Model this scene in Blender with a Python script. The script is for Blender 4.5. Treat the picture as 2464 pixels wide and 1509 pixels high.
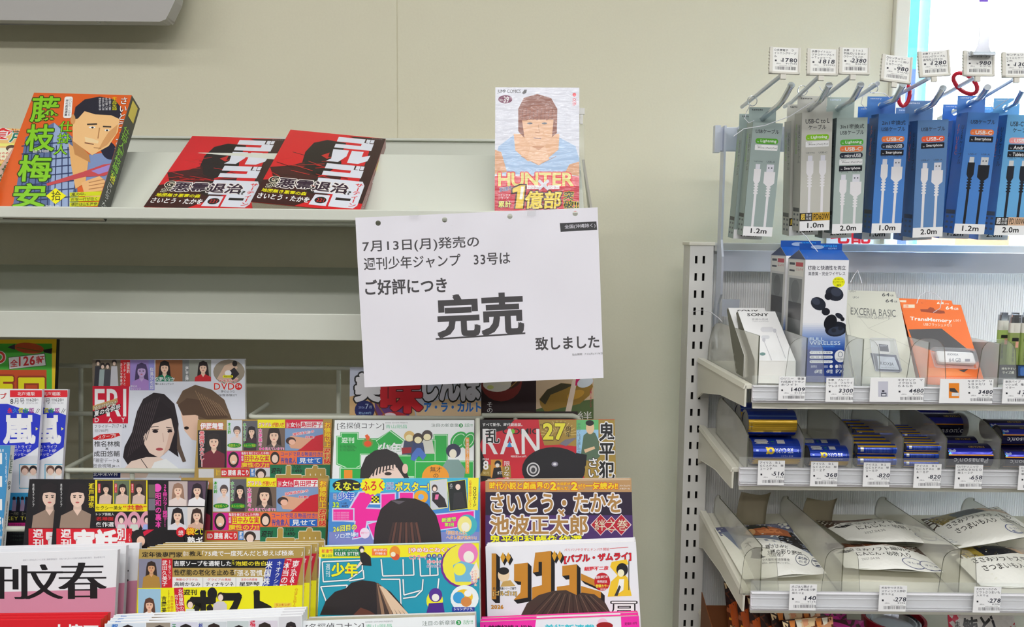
import bpy, math, random
from mathutils import Vector, Matrix
from mathutils.geometry import tessellate_polygon
random.seed(7)
for _o in list(bpy.data.objects):
 bpy.data.objects.remove(_o)
SC = bpy.context.scene
COL = SC.collection

# ------------------------------------------------------------------ camera
F_PX, PITCH, ROLL = 1900.0, math.radians(5.5), math.radians(0.55)
CAM = Vector((0, 0, 1.40))
_f = Vector((0, math.cos(PITCH), -math.sin(PITCH)))
_u = Vector((0, math.sin(PITCH), math.cos(PITCH)))
_r = Vector((1, 0, 0))
CR = _r * math.cos(ROLL) + _u * math.sin(ROLL)
CU = _u * math.cos(ROLL) - _r * math.sin(ROLL)
cd = bpy.data.cameras.new('camera')
cd.sensor_width = 36
cd.lens = 36 * F_PX / 2464
cd.clip_start = 0.02
cam = bpy.data.objects.new('camera', cd)
cam.matrix_world = Matrix(((CR.x, CU.x, -_f.x, CAM.x), (CR.y, CU.y, -_f.y, CAM.y), (CR.z, CU.z, -_f.z, CAM.z), (0, 0, 0, 1)))
COL.objects.link(cam)
SC.camera = cam

# ------------------------------------------------------------------ world, lamps, exposure
SC.view_settings.view_transform = 'Standard'
SC.view_settings.look = 'None'
SC.view_settings.gamma = 1
SC.view_settings.use_curve_mapping = False
SC.view_settings.exposure = 0.55
wd = bpy.data.worlds.new('sky')
SC.world = wd
wd.use_nodes = True
bg = wd.node_tree.nodes['Background']
bg.inputs[0].default_value = (0.80, 0.90, 1.0, 1)
bg.inputs[1].default_value = 11.0


def area(name, loc, sx, sy, power, col=(1, 0.98, 0.985)):
 l = bpy.data.lights.new(name, 'AREA')
 l.shape = 'RECTANGLE'
 l.size, l.size_y, l.energy, l.color = sx, sy, power, col
 o = bpy.data.objects.new(name, l)
 o.location = loc
 COL.objects.link(o)
 return o


# fluorescent ceiling rows of the shop
for _y, _p in ((0.1, 5), (-1.0, 15), (-2.4, 14)):
 for _x in (-1.9, 0.0, 1.9):
  area('ceiling_lamp', (_x, _y, 2.57), 1.25, 0.22, _p)


# ------------------------------------------------------------------ helpers
def ray(px, py):
 return CR * ((px - 1232) / F_PX) - CU * ((py - 754.5) / F_PX) + _f


def P(px, py, Y):
 r = ray(px, py)
 return CAM + r * (Y / r.y)


def Pz(px, py, Z):
 r = ray(px, py)
 return CAM + r * ((Z - CAM.z) / r.z)


def lin(v):
 v /= 255.0
 return v / 12.92 if v <= 0.04045 else ((v + 0.055) / 1.055) ** 2.4


GAIN = 1.1


def rgb(c):
 return tuple(min(0.88, lin(x) * GAIN) for x in c)


def mat(name, c, rough=0.5, metal=0.0, spec=0.5, noise=0.0, nscale=60, bump=0.0):
 m = bpy.data.materials.new(name)
 m.use_nodes = True
 nt = m.node_tree
 b = nt.nodes['Principled BSDF']
 b.inputs['Roughness'].default_value = rough
 b.inputs['Metallic'].default_value = metal
 b.inputs['Specular IOR Level'].default_value = spec
 col = rgb(c) + (1,)
 b.inputs['Base Color'].default_value = col
 if noise or bump:
  tc = nt.nodes.new('ShaderNodeTexCoord')
  n = nt.nodes.new('ShaderNodeTexNoise')
  n.inputs['Scale'].default_value = nscale
  n.inputs['Detail'].default_value = 4
  nt.links.new(tc.outputs['Object'], n.inputs['Vector'])
  if noise:
   mx = nt.nodes.new('ShaderNodeMix')
   mx.data_type = 'RGBA'
   mx.inputs[6].default_value = tuple(x * (1 - noise) for x in col[:3]) + (1,)
   mx.inputs[7].default_value = tuple(min(1, x * (1 + noise)) for x in col[:3]) + (1,)
   nt.links.new(n.outputs['Fac'], mx.inputs[0])
   nt.links.new(mx.outputs[2], b.inputs['Base Color'])
  if bump:
   bp = nt.nodes.new('ShaderNodeBump')
   bp.inputs['Strength'].default_value = bump
   bp.inputs['Distance'].default_value = 0.002
   nt.links.new(n.outputs['Fac'], bp.inputs['Height'])
   nt.links.new(bp.outputs[0], b.inputs['Normal'])
 return m


def clear(name, tint, alpha, rough=0.08):
 """thin clear plastic or glass: mostly straight-through, a bit of gloss"""
 m = bpy.data.materials.new(name)
 m.use_nodes = True
 nt = m.node_tree
 nt.nodes.clear()
 out = nt.nodes.new('ShaderNodeOutputMaterial')
 tr = nt.nodes.new('ShaderNodeBsdfTransparent')
 tr.inputs[0].default_value = tuple(tint) + (1,)
 pr = nt.nodes.new('ShaderNodeBsdfPrincipled')
 pr.inputs['Base Color'].default_value = tuple(tint) + (1,)
 pr.inputs['Roughness'].default_value = rough
 fr = nt.nodes.new('ShaderNodeLayerWeight')
 fr.inputs[0].default_value = 0.35
 ma = nt.nodes.new('ShaderNodeMath')
 ma.operation = 'MULTIPLY_ADD'
 ma.inputs[1].default_value = 0.35
 ma.inputs[2].default_value = alpha
 mx = nt.nodes.new('ShaderNodeMixShader')
 nt.links.new(fr.outputs['Fresnel'], ma.inputs[0])
 nt.links.new(ma.outputs[0], mx.inputs[0])
 nt.links.new(tr.outputs[0], mx.inputs[1])
 nt.links.new(pr.outputs[0], mx.inputs[2])
 nt.links.new(mx.outputs[0], out.inputs[0])
 return m


def printed(name, rough, coat=0.0, crinkle=0.0, metal=0.0):
 """printed paper or plastic: ink colour comes with the mesh"""
 m = mat(name, (255, 255, 255), rough)
 nt = m.node_tree
 a = nt.nodes.new('ShaderNodeAttribute')
 a.attribute_name = 'Col'
 b = nt.nodes['Principled BSDF']
 nt.links.new(a.outputs['Color'], b.inputs['Base Color'])
 b.inputs['Coat Weight'].default_value = coat
 b.inputs['Coat Roughness'].default_value = 0.15
 b.inputs['Metallic'].default_value = metal
 if crinkle:
  tc = nt.nodes.new('ShaderNodeTexCoord')
  n = nt.nodes.new('ShaderNodeTexNoise')
  mp = nt.nodes.new('ShaderNodeMapping')
  mp.inputs['Scale'].default_value = (40, 40, 160)
  nt.links.new(tc.outputs['Object'], mp.inputs['Vector'])
  nt.links.new(mp.outputs[0], n.inputs['Vector'])
  n.inputs['Scale'].default_value = 1.0
  bp = nt.nodes.new('ShaderNodeBump')
  bp.inputs['Strength'].default_value = crinkle
  bp.inputs['Distance'].default_value = 0.004
  nt.links.new(n.outputs['Fac'], bp.inputs['Height'])
  nt.links.new(bp.outputs[0], b.inputs['Coat Normal'])
 return m


def translucent(name, c):
 m = mat(name, c, 0.5)
 nt = m.node_tree
 b = nt.nodes['Principled BSDF']
 tr = nt.nodes.new('ShaderNodeBsdfTranslucent')
 tr.inputs[0].default_value = rgb(c) + (1,)
 mx = nt.nodes.new('ShaderNodeMixShader')
 mx.inputs[0].default_value = 0.32
 nt.links.new(b.outputs[0], mx.inputs[1])
 nt.links.new(tr.outputs[0], mx.inputs[2])
 nt.links.new(mx.outputs[0], nt.nodes['Material Output'].inputs[0])
 return m


M = {}
M['print'] = printed('printed_cover', 0.42)
M['gloss'] = printed('printed_gloss', 0.3, 0.35)
M['wrap'] = printed('shrink_wrapped_cover', 0.35, 1.0, 0.9)
M['matte'] = printed('printed_paper', 0.75)
M['foil'] = printed('printed_pouch', 0.4, 0.15)
M['cell'] = printed('battery_label', 0.28, 0.3, 0.0, 0.55)
M['pages'] = mat('page_edges', (222, 218, 200), 0.85, noise=0.18, nscale=900)
M['newsprint'] = mat('newsprint_edges', (196, 188, 165), 0.9, noise=0.25, nscale=900)
M['wall'] = mat('painted_wall', (212, 208, 184), 0.62, noise=0.03, nscale=300, bump=0.06)
M['shelf'] = mat('shelf_enamel', (205, 208, 196), 0.45)
M['rack'] = mat('rack_enamel', (196, 199, 184), 0.4)
M['cream'] = mat('gondola_enamel', (222, 220, 206), 0.4)
M['upright'] = mat('upright_enamel', (212, 212, 208), 0.4)
M['dark'] = mat('slot_shadow_steel', (40, 38, 34), 0.7)
M['black'] = mat('black_plastic', (22, 22, 24), 0.4)
M['chrome'] = mat('chromed_steel', (200, 204, 212), 0.2, 1.0)
M['steel'] = mat('brushed_steel', (196, 202, 214), 0.4, 0.65)
M['white'] = mat('white_plastic', (232, 230, 226), 0.4)
M['holder'] = mat('label_holder_plastic', (206, 203, 192), 0.4)
M['rail'] = mat('price_rail_plastic', (228, 226, 232), 0.3)
M['clear'] = clear('clear_acrylic', (0.97, 0.98, 0.975), 0.07)
M['smoke'] = clear('aged_clear_acrylic', (0.92, 0.92, 0.88), 0.08)
M['glass'] = clear('window_glass', (0.96, 0.98, 0.98), 0.02, 0.02)
M['film'] = clear('blister_film', (0.95, 0.96, 0.98), 0.06, 0.1)
M['acedge'] = mat('acrylic_edge', (92, 94, 82), 0.3)
M['nylon'] = mat('nylon_tag_loop', (225, 225, 232), 0.4)
M['board'] = mat('overhead_board', (172, 170, 166), 0.5)
M['red'] = mat('red_plastic', (196, 20, 48), 0.3)
M['card'] = mat('brown_card', (142, 134, 112), 0.8, noise=0.03)


def tag(o, label, cat, group=None):
 o['label'], o['category'] = label, cat
 if group:
  o['group'] = group
 return o


def empty(name, loc, label=None, cat=None, group=None):
 o = bpy.data.objects.new(name, None)
 o.empty_display_size = 0.02
 o.location = loc
 COL.objects.link(o)
 if label:
  tag(o, label, cat, group)
 return o


class MB:
 """collects world-space geometry, links it as one mesh object"""

 def __init__(s):
  s.v, s.f, s.mi = [], [], []
  s.m = 0

 def poly(s, pts):
  i = len(s.v)
  s.v += [Vector(p) for p in pts]
  s.f.append(tuple(range(i, i + len(pts))))
  s.mi.append(s.m)

 def hexa(s, p):
  i = len(s.v)
  s.v += [Vector(x) for x in p]
  for q in ((0, 3, 2, 1), (4, 5, 6, 7), (0, 1, 5, 4), (1, 2, 6, 5), (2, 3, 7, 6), (3, 0, 4, 7)):
   s.f.append(tuple(i + k for k in q))
   s.mi.append(s.m)
  return s

 def box(s, a, b):
  x0, y0, z0 = (min(a[k], b[k]) for k in range(3))
  x1, y1, z1 = (max(a[k], b[k]) for k in range(3))
  return s.hexa(((x0, y0, z0), (x1, y0, z0), (x1, y1, z0), (x0, y1, z0), (x0, y0, z1), (x1, y0, z1), (x1, y1, z1), (x0, y1, z1)))

 def fbox(s, O, U, V, N, u0, u1, v0, v1, n0, n1):
  q = lambda u, v, n: O + U * u + V * v + N * n
  return s.hexa((q(u0, v0, n0), q(u1, v0, n0), q(u1, v1, n0), q(u0, v1, n0), q(u0, v0, n1), q(u1, v0, n1), q(u1, v1, n1), q(u0, v1, n1)))

 def prism(s, pts, d, edge_mat=None):
  """outline polygon extruded by vector d"""
  pts = [Vector(p) for p in pts]
  n, i = len(pts), len(s.v)
  d = Vector(d)
  s.v += pts + [p + d for p in pts]
  tris = tessellate_polygon([pts])
  for t in tris:
   s.f.append(tuple(i + k for k in t)); s.mi.append(s.m)
   s.f.append(tuple(i + n + k for k in reversed(t))); s.mi.append(s.m)
  for k in range(n):
   l = (k + 1) % n
   s.f.append((i + k, i + l, i + n + l, i + n + k))
   s.mi.append(s.m if edge_mat is None else edge_mat)
  return s

 def tube(s, pts, r, seg=10, closed=False):
  pts = [Vector(p) for p in pts]
  n = len(pts)
  rings = []
  up = None
  for k in range(n):
   if closed:
    t = (pts[(k + 1) % n] - pts[k - 1]).normalized()
   else:
    t = (pts[min(k + 1, n - 1)] - pts[max(k - 1, 0)]).normalized()
   if up is None:
    up = t.orthogonal().normalized()
   up = (up - t * up.dot(t))
   up = up.normalized() if up.length > 1e-6 else t.orthogonal().normalized()
   w = t.cross(up)
   rings.append([pts[k] + (up * math.cos(a) + w * math.sin(a)) * r for a in (2 * math.pi * j / seg for j in range(seg))])
  i = len(s.v)
  for g in rings:
   s.v += g
  for k in range(n if closed else n - 1):
   k2 = (k + 1) % n
   for j in range(seg):
    j2 = (j + 1) % seg
    s.f.append((i + k * seg + j, i + k * seg + j2, i + k2 * seg + j2, i + k2 * seg + j)); s.mi.append(s.m)
  if not closed:
   s.f.append(tuple(i + j for j in reversed(range(seg)))); s.mi.append(s.m)
   s.f.append(tuple(i + (n - 1) * seg + j for j in range(seg))); s.mi.append(s.m)
  return s

 def build(s, name, mats, parent=None, smooth=False, bevel=0.0):
  mats = mats if isinstance(mats, (list, tuple)) else [mats]
  me = bpy.data.meshes.new(name)
  if parent is not None:
   base = parent['_w'].to_list() if '_w' in parent else list(parent.location)
  else:
   lo = [min(v[k] for v in s.v) for k in range(3)]
   hi = [max(v[k] for v in s.v) for k in range(3)]
   base = [(lo[0] + hi[0]) / 2, (lo[1] + hi[1]) / 2, lo[2]]
  b = Vector(base)
  me.from_pydata([v - b for v in s.v], [], s.f)
  for m in mats:
   me.materials.append(M[m])
  me.polygons.foreach_set('material_index', s.mi)
  if smooth:
   me.polygons.foreach_set('use_smooth', [True] * len(me.polygons))
   me.set_sharp_from_angle(angle=math.radians(40))
  me.update()
  o = bpy.data.objects.new(name, me)
  COL.objects.link(o)
  if parent is not None:
   o.parent = parent
   o['_w'] = base
  else:
   o.location = b
   o['_w'] = base
  if bevel:
   bm_ = o.modifiers.new('soft_edges', 'BEVEL')
   bm_.width, bm_.segments, bm_.limit_method = bevel, 2, 'ANGLE'
  return o


def structure(o):
 o['kind'] = 'structure'
 return o


def copy_thing(root, shift, label, name=None):
 c = root.copy()
 COL.objects.link(c)
 c.location = root.location + Vector(shift)
 c['label'] = label
 for ch in list(root.children):
  k = ch.copy()
  COL.objects.link(k)
  k.parent = c
  for g in list(ch.children):
   h = g.copy()
   COL.objects.link(h)
   h.parent = k
 return c


# ------------------------------------------------------------------ printed sheets
SHEETS = []
EPS = 0.00003


class Sheet:
 """flat (or gently curved) printed surface; artwork coordinates are u right, v up (from the upper corner), in metres.
 px() turns a picture coordinate into u,v on this surface."""

 def __init__(s, O, U, V, W, H, shape=None, cyl=None):
  s.O, s.U, s.V, s.W, s.H = O, U, V, W, H
  s.N = U.cross(V)
  s.shape, s.cyl = shape, cyl
  s.el, s.bb = [], []
  s.clip = (0, -H, W, 0)
  s.fine, s.eps = 0.012, EPS
  s.raw = []          # (world quad, colour)
  SHEETS.append(s)

 def at(s, u, v, n=0.0):
  if s.cyl:
   r = s.cyl
   a = v / r
   return s.O + s.U * u + s.V * ((r + n) * math.sin(a)) + s.N * ((r + n) * math.cos(a))
  if s.shape:
   n = n + s.shape(u, v)
  return s.O + s.U * u + s.V * v + s.N * n

 def px(s, x, y):
  r = ray(x, y)
  t = (s.O - CAM).dot(s.N) / r.dot(s.N)
  p = CAM + r * t - s.O
  return (p.dot(s.U), p.dot(s.V))

 def layer(s, pts, extra=0):
  b = (min(p[0] for p in pts), min(p[1] for p in pts), max(p[0] for p in pts), max(p[1] for p in pts))
  l = 0
  for c, m in s.bb:
   if b[0] < c[2] and b[2] > c[0] and b[1] < c[3] and b[3] > c[1] and m >= l:
    l = m + 1
  s.bb.append((b, l + extra))
  return l

 # --- elements in uv
 def upoly(s, pts, c, clip=None):
  l = s.layer(pts)
  s.el.append(('P', pts, rgb(c), l, clip))
  return s

 def urect(s, u0, v0, u1, v1, c):
  return s.upoly([(u0, v0), (u1, v0), (u1, v1), (u0, v1)], c)

 def utext(s, t, u0, v0, u1, v1, c, w=0.012, oc=None, ow=0.05, vert=False, du=0.0, flip=False, dv=0.0):
  """text fitted to the box with upper corner u0,v0 and lower corner u1,v1 (v1 < v0)"""
  A = ((u0, v0), (u1, v0 + dv), (u0 + du, v1))
  if flip:
   A = ((u1, v1), (u0, v1), (u1, v0))
  return s._text(t, A, c, w, oc, ow, vert)

 def _text(s, t, A, c, w, oc, ow, vert):
  D = (A[1][0] + A[2][0] - A[0][0], A[1][1] + A[2][1] - A[0][1])
  l = s.layer(list(A) + [D], 1 if oc else 0)
  if oc:
   s.el.append(('T', t, A, rgb(oc), l, w, w + ow, vert))
   l += 1
  s.el.append(('T', t, A, rgb(c), l, w, w, vert))
  return s

 # --- elements in picture coordinates
 def poly(s, pts, c, clip=None):
  if clip:
   q = [s.px(clip[0], clip[1]), s.px(clip[2], clip[1]), s.px(clip[2], clip[3]), s.px(clip[0], clip[3])]
   clip = (max(q[0][0], q[3][0]), max(q[2][1], q[3][1]), min(q[1][0], q[2][0]), min(q[0][1], q[1][1]))
  return s.upoly([s.px(*p) for p in pts], c, clip)

 def rect(s, x0, y0, x1, y1, c, dy=0, dx=0):
  return s.poly([(x0, y0), (x1, y0 + dy), (x1 + dx, y1 + dy), (x0 + dx, y1)], c)

 def ell(s, cx, cy, rx, ry, c, clip=None, rot=0, n=20):
  ca, sa = math.cos(math.radians(rot)), math.sin(math.radians(rot))
  pts = []
  for k in range(n):
   a = 2 * math.pi * k / n
   x, y = rx * math.cos(a), ry * math.sin(a)
   pts.append((cx + x * ca - y * sa, cy + x * sa + y * ca))
  return s.poly(pts, c, clip)

 def pill(s, x0, y0, x1, y1, c, r=None, dx=0, dy=0):
  r = r or (y1 - y0) / 2
  pts = []
  for (cx, cy, a0) in ((x1 - r, y0 + r, -90), (x1 - r, y1 - r, 0), (x0 + r, y1 - r, 90), (x0 + r, y0 + r, 180)):
   for k in range(5):
    a = math.radians(a0 + 22.5 * k)
    x, y = cx + r * math.cos(a), cy + r * math.sin(a)
    pts.append((x + dx * (y - y0) / (y1 - y0), y + dy * (x - x0) / (x1 - x0)))
  return s.poly(pts, c)

 def line(s, x0, y0, x1, y1, t, c):
  d = math.hypot(x1 - x0, y1 - y0) or 1
  a, b = -(y1 - y0) / d * t / 2, (x1 - x0) / d * t / 2
  return s.poly([(x0 + a, y0 + b), (x1 + a, y1 + b), (x1 - a, y1 - b), (x0 - a, y0 - b)], c)

 def text(s, t, x0, y0, x1, y1, c, w=0.012, oc=None, ow=0.05, dy=0, dx=0, vert=False):
  return s._text(t, (s.px(x0, y0), s.px(x1, y0 + dy), s.px(x0 + dx, y1)), c, w, oc, ow, vert)

 def vt(s, t, x0, y0, x1, y1, c, w=0.012, oc=None, ow=0.05, dy=0, dx=0):
  return s.text(t, x0, y0, x1, y1, c, w, oc, ow, dy, dx, True)

 def box(s, u0, u1, v0, v1, n0, n1, c):
  """solid slab in the sheet's frame, printed in one colour"""
  q = lambda u, v, n: s.at(u, v, n)
  k = 12 if s.shape else 1
  for i in range(k):
   for j in range(k):
    a0, a1 = u0 + (u1 - u0) * i / k, u0 + (u1 - u0) * (i + 1) / k
    b0, b1 = v0 + (v1 - v0) * j / k, v0 + (v1 - v0) * (j + 1) / k
    s.raw.append(([q(a0, b0, n1), q(a1, b0, n1), q(a1, b1, n1), q(a0, b1, n1)], rgb(c)))
    s.raw.append(([q(a0, b1, n0), q(a1, b1, n0), q(a1, b0, n0), q(a0, b0, n0)], rgb(c)))
  for i in range(k):
   a0, a1 = u0 + (u1 - u0) * i / k, u0 + (u1 - u0) * (i + 1) / k
   b0, b1 = v0 + (v1 - v0) * i / k, v0 + (v1 - v0) * (i + 1) / k
   s.raw.append(([q(a0, v0, n0), q(a1, v0, n0), q(a1, v0, n1), q(a0, v0, n1)], rgb(c)))
   s.raw.append(([q(a1, v1, n0), q(a0, v1, n0), q(a0, v1, n1), q(a1, v1, n1)], rgb(c)))
   s.raw.append(([q(u0, b1, n0), q(u0, b0, n0), q(u0, b0, n1), q(u0, b1, n1)], rgb(c)))
   s.raw.append(([q(u1, b0, n0), q(u1, b1, n0), q(u1, b1, n1), q(u1, b0, n1)], rgb(c)))
  return s

 def make(s, name, m, parent):
  """links the (still empty) mesh object now; flush_prints() fills it in"""
  s.me = bpy.data.meshes.new(name)
  s.me.materials.append(M[m])
  o = bpy.data.objects.new(name, s.me)
  COL.objects.link(o)
  if parent is not None:
   o.parent = parent
   s.base = Vector(parent['_w'].to_list()) if '_w' in parent else Vector(parent.location)
   o['_w'] = list(s.base)
  else:
   s.base = s.O.copy()
   o.location = s.base
   o['_w'] = list(s.base)
  s.obj = o
  return o


GL = {}


def is_wide(ch):
 return ord(ch) >= 0x2E80 or ch in '●★×・…―'


def glyphs(need):
 obs = []
 for ch, w in need:
  cu = bpy.data.curves.new('glyph', 'FONT')
  cu.body = ch
  cu.resolution_u = 3
  cu.offset = w
  cu.fill_mode = 'FRONT'
  o = bpy.data.objects.new('glyph', cu)
  COL.objects.link(o)
  obs.append((ch, w, o, cu))
 dg = bpy.context.evaluated_depsgraph_get()
 for ch, w, o, cu in obs:
  ev = o.evaluated_get(dg)
  me = ev.to_mesh()
  GL[(ch, w)] = ([(v.co.x, v.co.y) for v in me.vertices], [tuple(p.vertices) for p in me.polygons])
  ev.to_mesh_clear()
 for ch, w, o, cu in obs:
  bpy.data.objects.remove(o)
  bpy.data.curves.remove(cu)


def layout(t, w, vert):
 out, pen = [], 0.0
 for ch in t:
  if ch in ' \u3000':
   pen += 1.0 if ch == '\u3000' else 0.3
   continue
  vs = GL[(ch, w)][0]
  if not vs:
   pen += 0.4
   continue
  x0, x1 = min(v[0] for v in vs), max(v[0] for v in vs)
  y0, y1 = min(v[1] for v in vs), max(v[1] for v in vs)
  if vert:
   if ch in 'ー「」()（）〜―…':
    out.append((ch, None, pen))
    pen += 1.0
   elif is_wide(ch):
    out.append((ch, -0.5, -pen - 0.86))
    pen += 1.0
   else:
    out.append((ch, -(x0 + x1) / 2, -pen - y1))
    pen += (y1 - y0) + 0.1
  elif is_wide(ch):
   out.append((ch, pen, 0.0))
   pen += 1.0
  elif ch.isdigit():
   out.append((ch, pen + 0.28 - (x0 + x1) / 2, 0.0))
   pen += 0.56
  else:
   out.append((ch, pen - x0 + 0.03, 0.0))
   pen += (x1 - x0) + 0.08
 return out


def place(vs, ox, oy):
 if ox is None:      # quarter turn for vertical setting
  return [(-(0.38 - y) if False else (y - 0.38), -oy - x) for x, y in vs]
 return [(x + ox, y + oy) for x, y in vs]


def clip_poly(pts, c):
 for ax, lim, sg in ((0, c[0], 1), (1, c[1], 1), (0, c[2], -1), (1, c[3], -1)):
  out = []
  for k in range(len(pts)):
   a, b = pts[k - 1], pts[k]
   da, db = (a[ax] - lim) * sg, (b[ax] - lim) * sg
   if (da < 0) != (db < 0):
    f = da / (da - db)
    out.append((a[0] + (b[0] - a[0]) * f, a[1] + (b[1] - a[1]) * f))
   if db >= 0:
    out.append(b)
  pts = out
  if len(pts) < 3:
   return []
 return pts


def split(tri, lim):
 a, b, c = tri
 e = [math.dist(a, b), math.dist(b, c), math.dist(c, a)]
 m = max(e)
 if m <= lim:
  return [tri]
 k = e.index(m)
 p, q, r = (a, b, c) if k == 0 else ((b, c, a) if k == 1 else (c, a, b))
 h = ((p[0] + q[0]) / 2, (p[1] + q[1]) / 2)
 return split((p, h, r), lim) + split((h, q, r), lim)


def flush_prints():
 need = set()
 for s in SHEETS:
  for e in s.el:
   if e[0] == 'T':
    for ch in e[1]:
     if ch not in ' \u3000':
      need.add((ch, -0.012 if e[5] < 0 else min(e[5], 0.012)))
 glyphs(sorted(need))
 for s in SHEETS:
  V, Fc, C = [], [], []

  def face(pts, c):
   i = len(V)
   V.extend(pts)
   Fc.append(tuple(range(i, i + len(pts))))
   C.extend([c] * len(pts))

  for q, c in s.raw:
   face([p - s.base for p in q], c)
  lim = s.fine if s.shape else (0.4 * s.cyl if s.cyl else None)
  for e in s.el:
   polys = []
   clip = s.clip
   if e[0] == 'P':
    _, pts, c, l, cl = e
    if cl:
     clip = (max(cl[0], clip[0]), max(cl[1], clip[1]), min(cl[2], clip[2]), min(cl[3], clip[3]))
    for t in tessellate_polygon([[Vector((p[0], p[1], 0)) for p in pts]]):
     polys.append(([pts[k] for k in t], 0))
   else:
    _, t, A, c, l, w0, w1, vert = e
    wo = -0.012 if w0 < 0 else min(w0, 0.012)
    rad = max(0, w0 - wo) * 0.55 + (w1 - w0)
    thick = -w0
    w0 = w1 = wo
    if thick > 0:      # thick stems, thin bars
     offs = [(thick * k / 3, 0) for k in range(-3, 4)]
    elif rad < 0.006:
     offs = [(0, 0)]
    else:
     q = 14 if rad > 0.06 else (8 if rad > 0.03 else 4)
     offs = [(rad * math.cos(2 * math.pi * (k + .5) / q), rad * math.sin(2 * math.pi * (k + .5) / q)) for k in range(q)]
     if rad > 0.05:
      offs += [(x * .5, y * .5) for x, y in offs[::2]]
    lay = layout(t, w0, vert)
    if not lay:
     continue
    allp = [p for ch, ox, oy in lay for p in place(GL[(ch, w0)][0], ox, oy)]
    x0, x1 = min(p[0] for p in allp), max(p[0] for p in allp)
    y0, y1 = min(p[1] for p in allp), max(p[1] for p in allp)
    sx, sy = 1 / max(x1 - x0, 1e-6), 1 / max(y1 - y0, 1e-6)
    for ch, ox, oy in lay:
     vs, fs = GL[(ch, w1)]
     pl = place(vs, ox, oy)
     for gi, (gx, gy) in enumerate(offs):
      m = []
      for x, y in pl:
       fx, fy = (x + gx - x0) * sx, (y1 - y - gy) * sy
       m.append((A[0][0] + (A[1][0] - A[0][0]) * fx + (A[2][0] - A[0][0]) * fy,
                                      A[0][1] + (A[1][1] - A[0][1]) * fx + (A[2][1] - A[0][1]) * fy))
      for f in fs:
       polys.append(([m[k] for k in f], gi))
   for p, gi in polys:
    h = (l + 1) * s.eps + gi * min(1.4e-6, s.eps / 22)
    if any(x < clip[0] or x > clip[2] or y < clip[1] or y > clip[3] for x, y in p):
     p = clip_poly(p, clip)
     if not p:
      continue
    ar = sum(p[k - 1][0] * p[k][1] - p[k][0] * p[k - 1][1] for k in range(len(p)))
    if abs(ar) < 1e-13:
     continue
    if ar < 0:
     p = p[::-1]
    if lim:
     for k in range(1, len(p) - 1):
      for t in split((p[0], p[k], p[k + 1]), lim):
       face([s.at(x, y, h) - s.base for x, y in t], c)
    else:
     face([s.at(x, y, h) - s.base for x, y in p], c)
  me = s.me
  me.from_pydata(V, [], Fc)
  a = me.color_attributes.new('Col', 'FLOAT_COLOR', 'CORNER')
  flat = []
  for c in C:
   flat += (c[0], c[1], c[2], 1.0)
  a.data.foreach_set('color', flat)
  me.update()


# --- frames
def frame(tl, tr, Y, lean, Yr=None, yaw=0):
 O = P(tl[0], tl[1], Y)
 R = P(tr[0], tr[1], Yr or Y)
 U = (R - O).normalized()
 a = math.radians(lean)
 V = Vector((0, math.sin(a), math.cos(a)))
 V = (V - U * V.dot(U)).normalized()
 return O, U, V, (R - O).length


def portrait(s, x0, y0, x1, y1, bgc, hair, top, skin=(232, 196, 172), long=True, fx=0.5, fs=1.0, fy=0.36, neck=True):
 """an anonymous printed portrait inside the given picture box"""
 s.rect(x0, y0, x1, y1, bgc)
 w, h = x1 - x0, y1 - y0
 cx = x0 + w * fx
 k = min(w * 0.40, h * 0.36) * fs
 cy = y0 + h * fy
 cl = (x0, y0, x1, y1)
 if long:
  s.poly([(cx - k * .72, cy - k * .1), (cx - k * .55, cy - k * .75), (cx, cy - k * .98), (cx + k * .55, cy - k * .75), (cx + k * .72, cy - k * .1),
    (cx + k * .85, cy + k * 1.3), (cx + k * .35, cy + k * 1.5), (cx - k * .35, cy + k * 1.5), (cx - k * .85, cy + k * 1.3)], hair, cl)
 else:
  s.ell(cx, cy - k * .15, k * .72, k * .85, hair, cl)
 s.poly([(cx - k * .25, cy + k * .3), (cx + k * .25, cy + k * .3), (cx + k * .3, cy + k * 1.1), (cx - k * .3, cy + k * 1.1)], tuple(int(c * .93) for c in skin), cl)
 s.poly([(cx - k * .32, cy + k * .95), (cx + k * .32, cy + k * .95), (cx + k * 1.15, cy + k * 1.35), (cx + k * 1.4, cy + k * 3.4), (cx - k * 1.4, cy + k * 3.4), (cx - k * 1.15, cy + k * 1.35)], top, cl)
 s.poly([(cx - k * .28, cy + k * .93), (cx + k * .28, cy + k * .93), (cx, cy + k * 1.35)], skin, cl)
 s.ell(cx, cy + k * .08, k * .50, k * .66, skin, cl)
 s.poly([(cx - k * .54, cy + k * .15), (cx - k * .5, cy - k * .45), (cx, cy - k * .75), (cx + k * .5, cy - k * .45), (cx + k * .54, cy + k * .15),
   (cx + k * .42, cy - k * .22), (cx, cy - k * .3), (cx - k * .42, cy - k * .22)], hair, cl)
 for e in (-1, 1):
  s.ell(cx + e * k * .2, cy + k * .06, k * .085, k * .05, (40, 28, 26), cl, n=8)
  s.line(cx + e * k * .1, cy - k * .06, cx + e * k * .31, cy - k * .05, k * .05, tuple(int(c * .8) for c in hair))
 s.line(cx, cy + k * .1, cx + k * .03, cy + k * .28, k * .04, tuple(int(c * .86) for c in skin))
 s.ell(cx, cy + k * .43, k * .14, k * .055, (186, 86, 86), cl, n=8)


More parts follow.
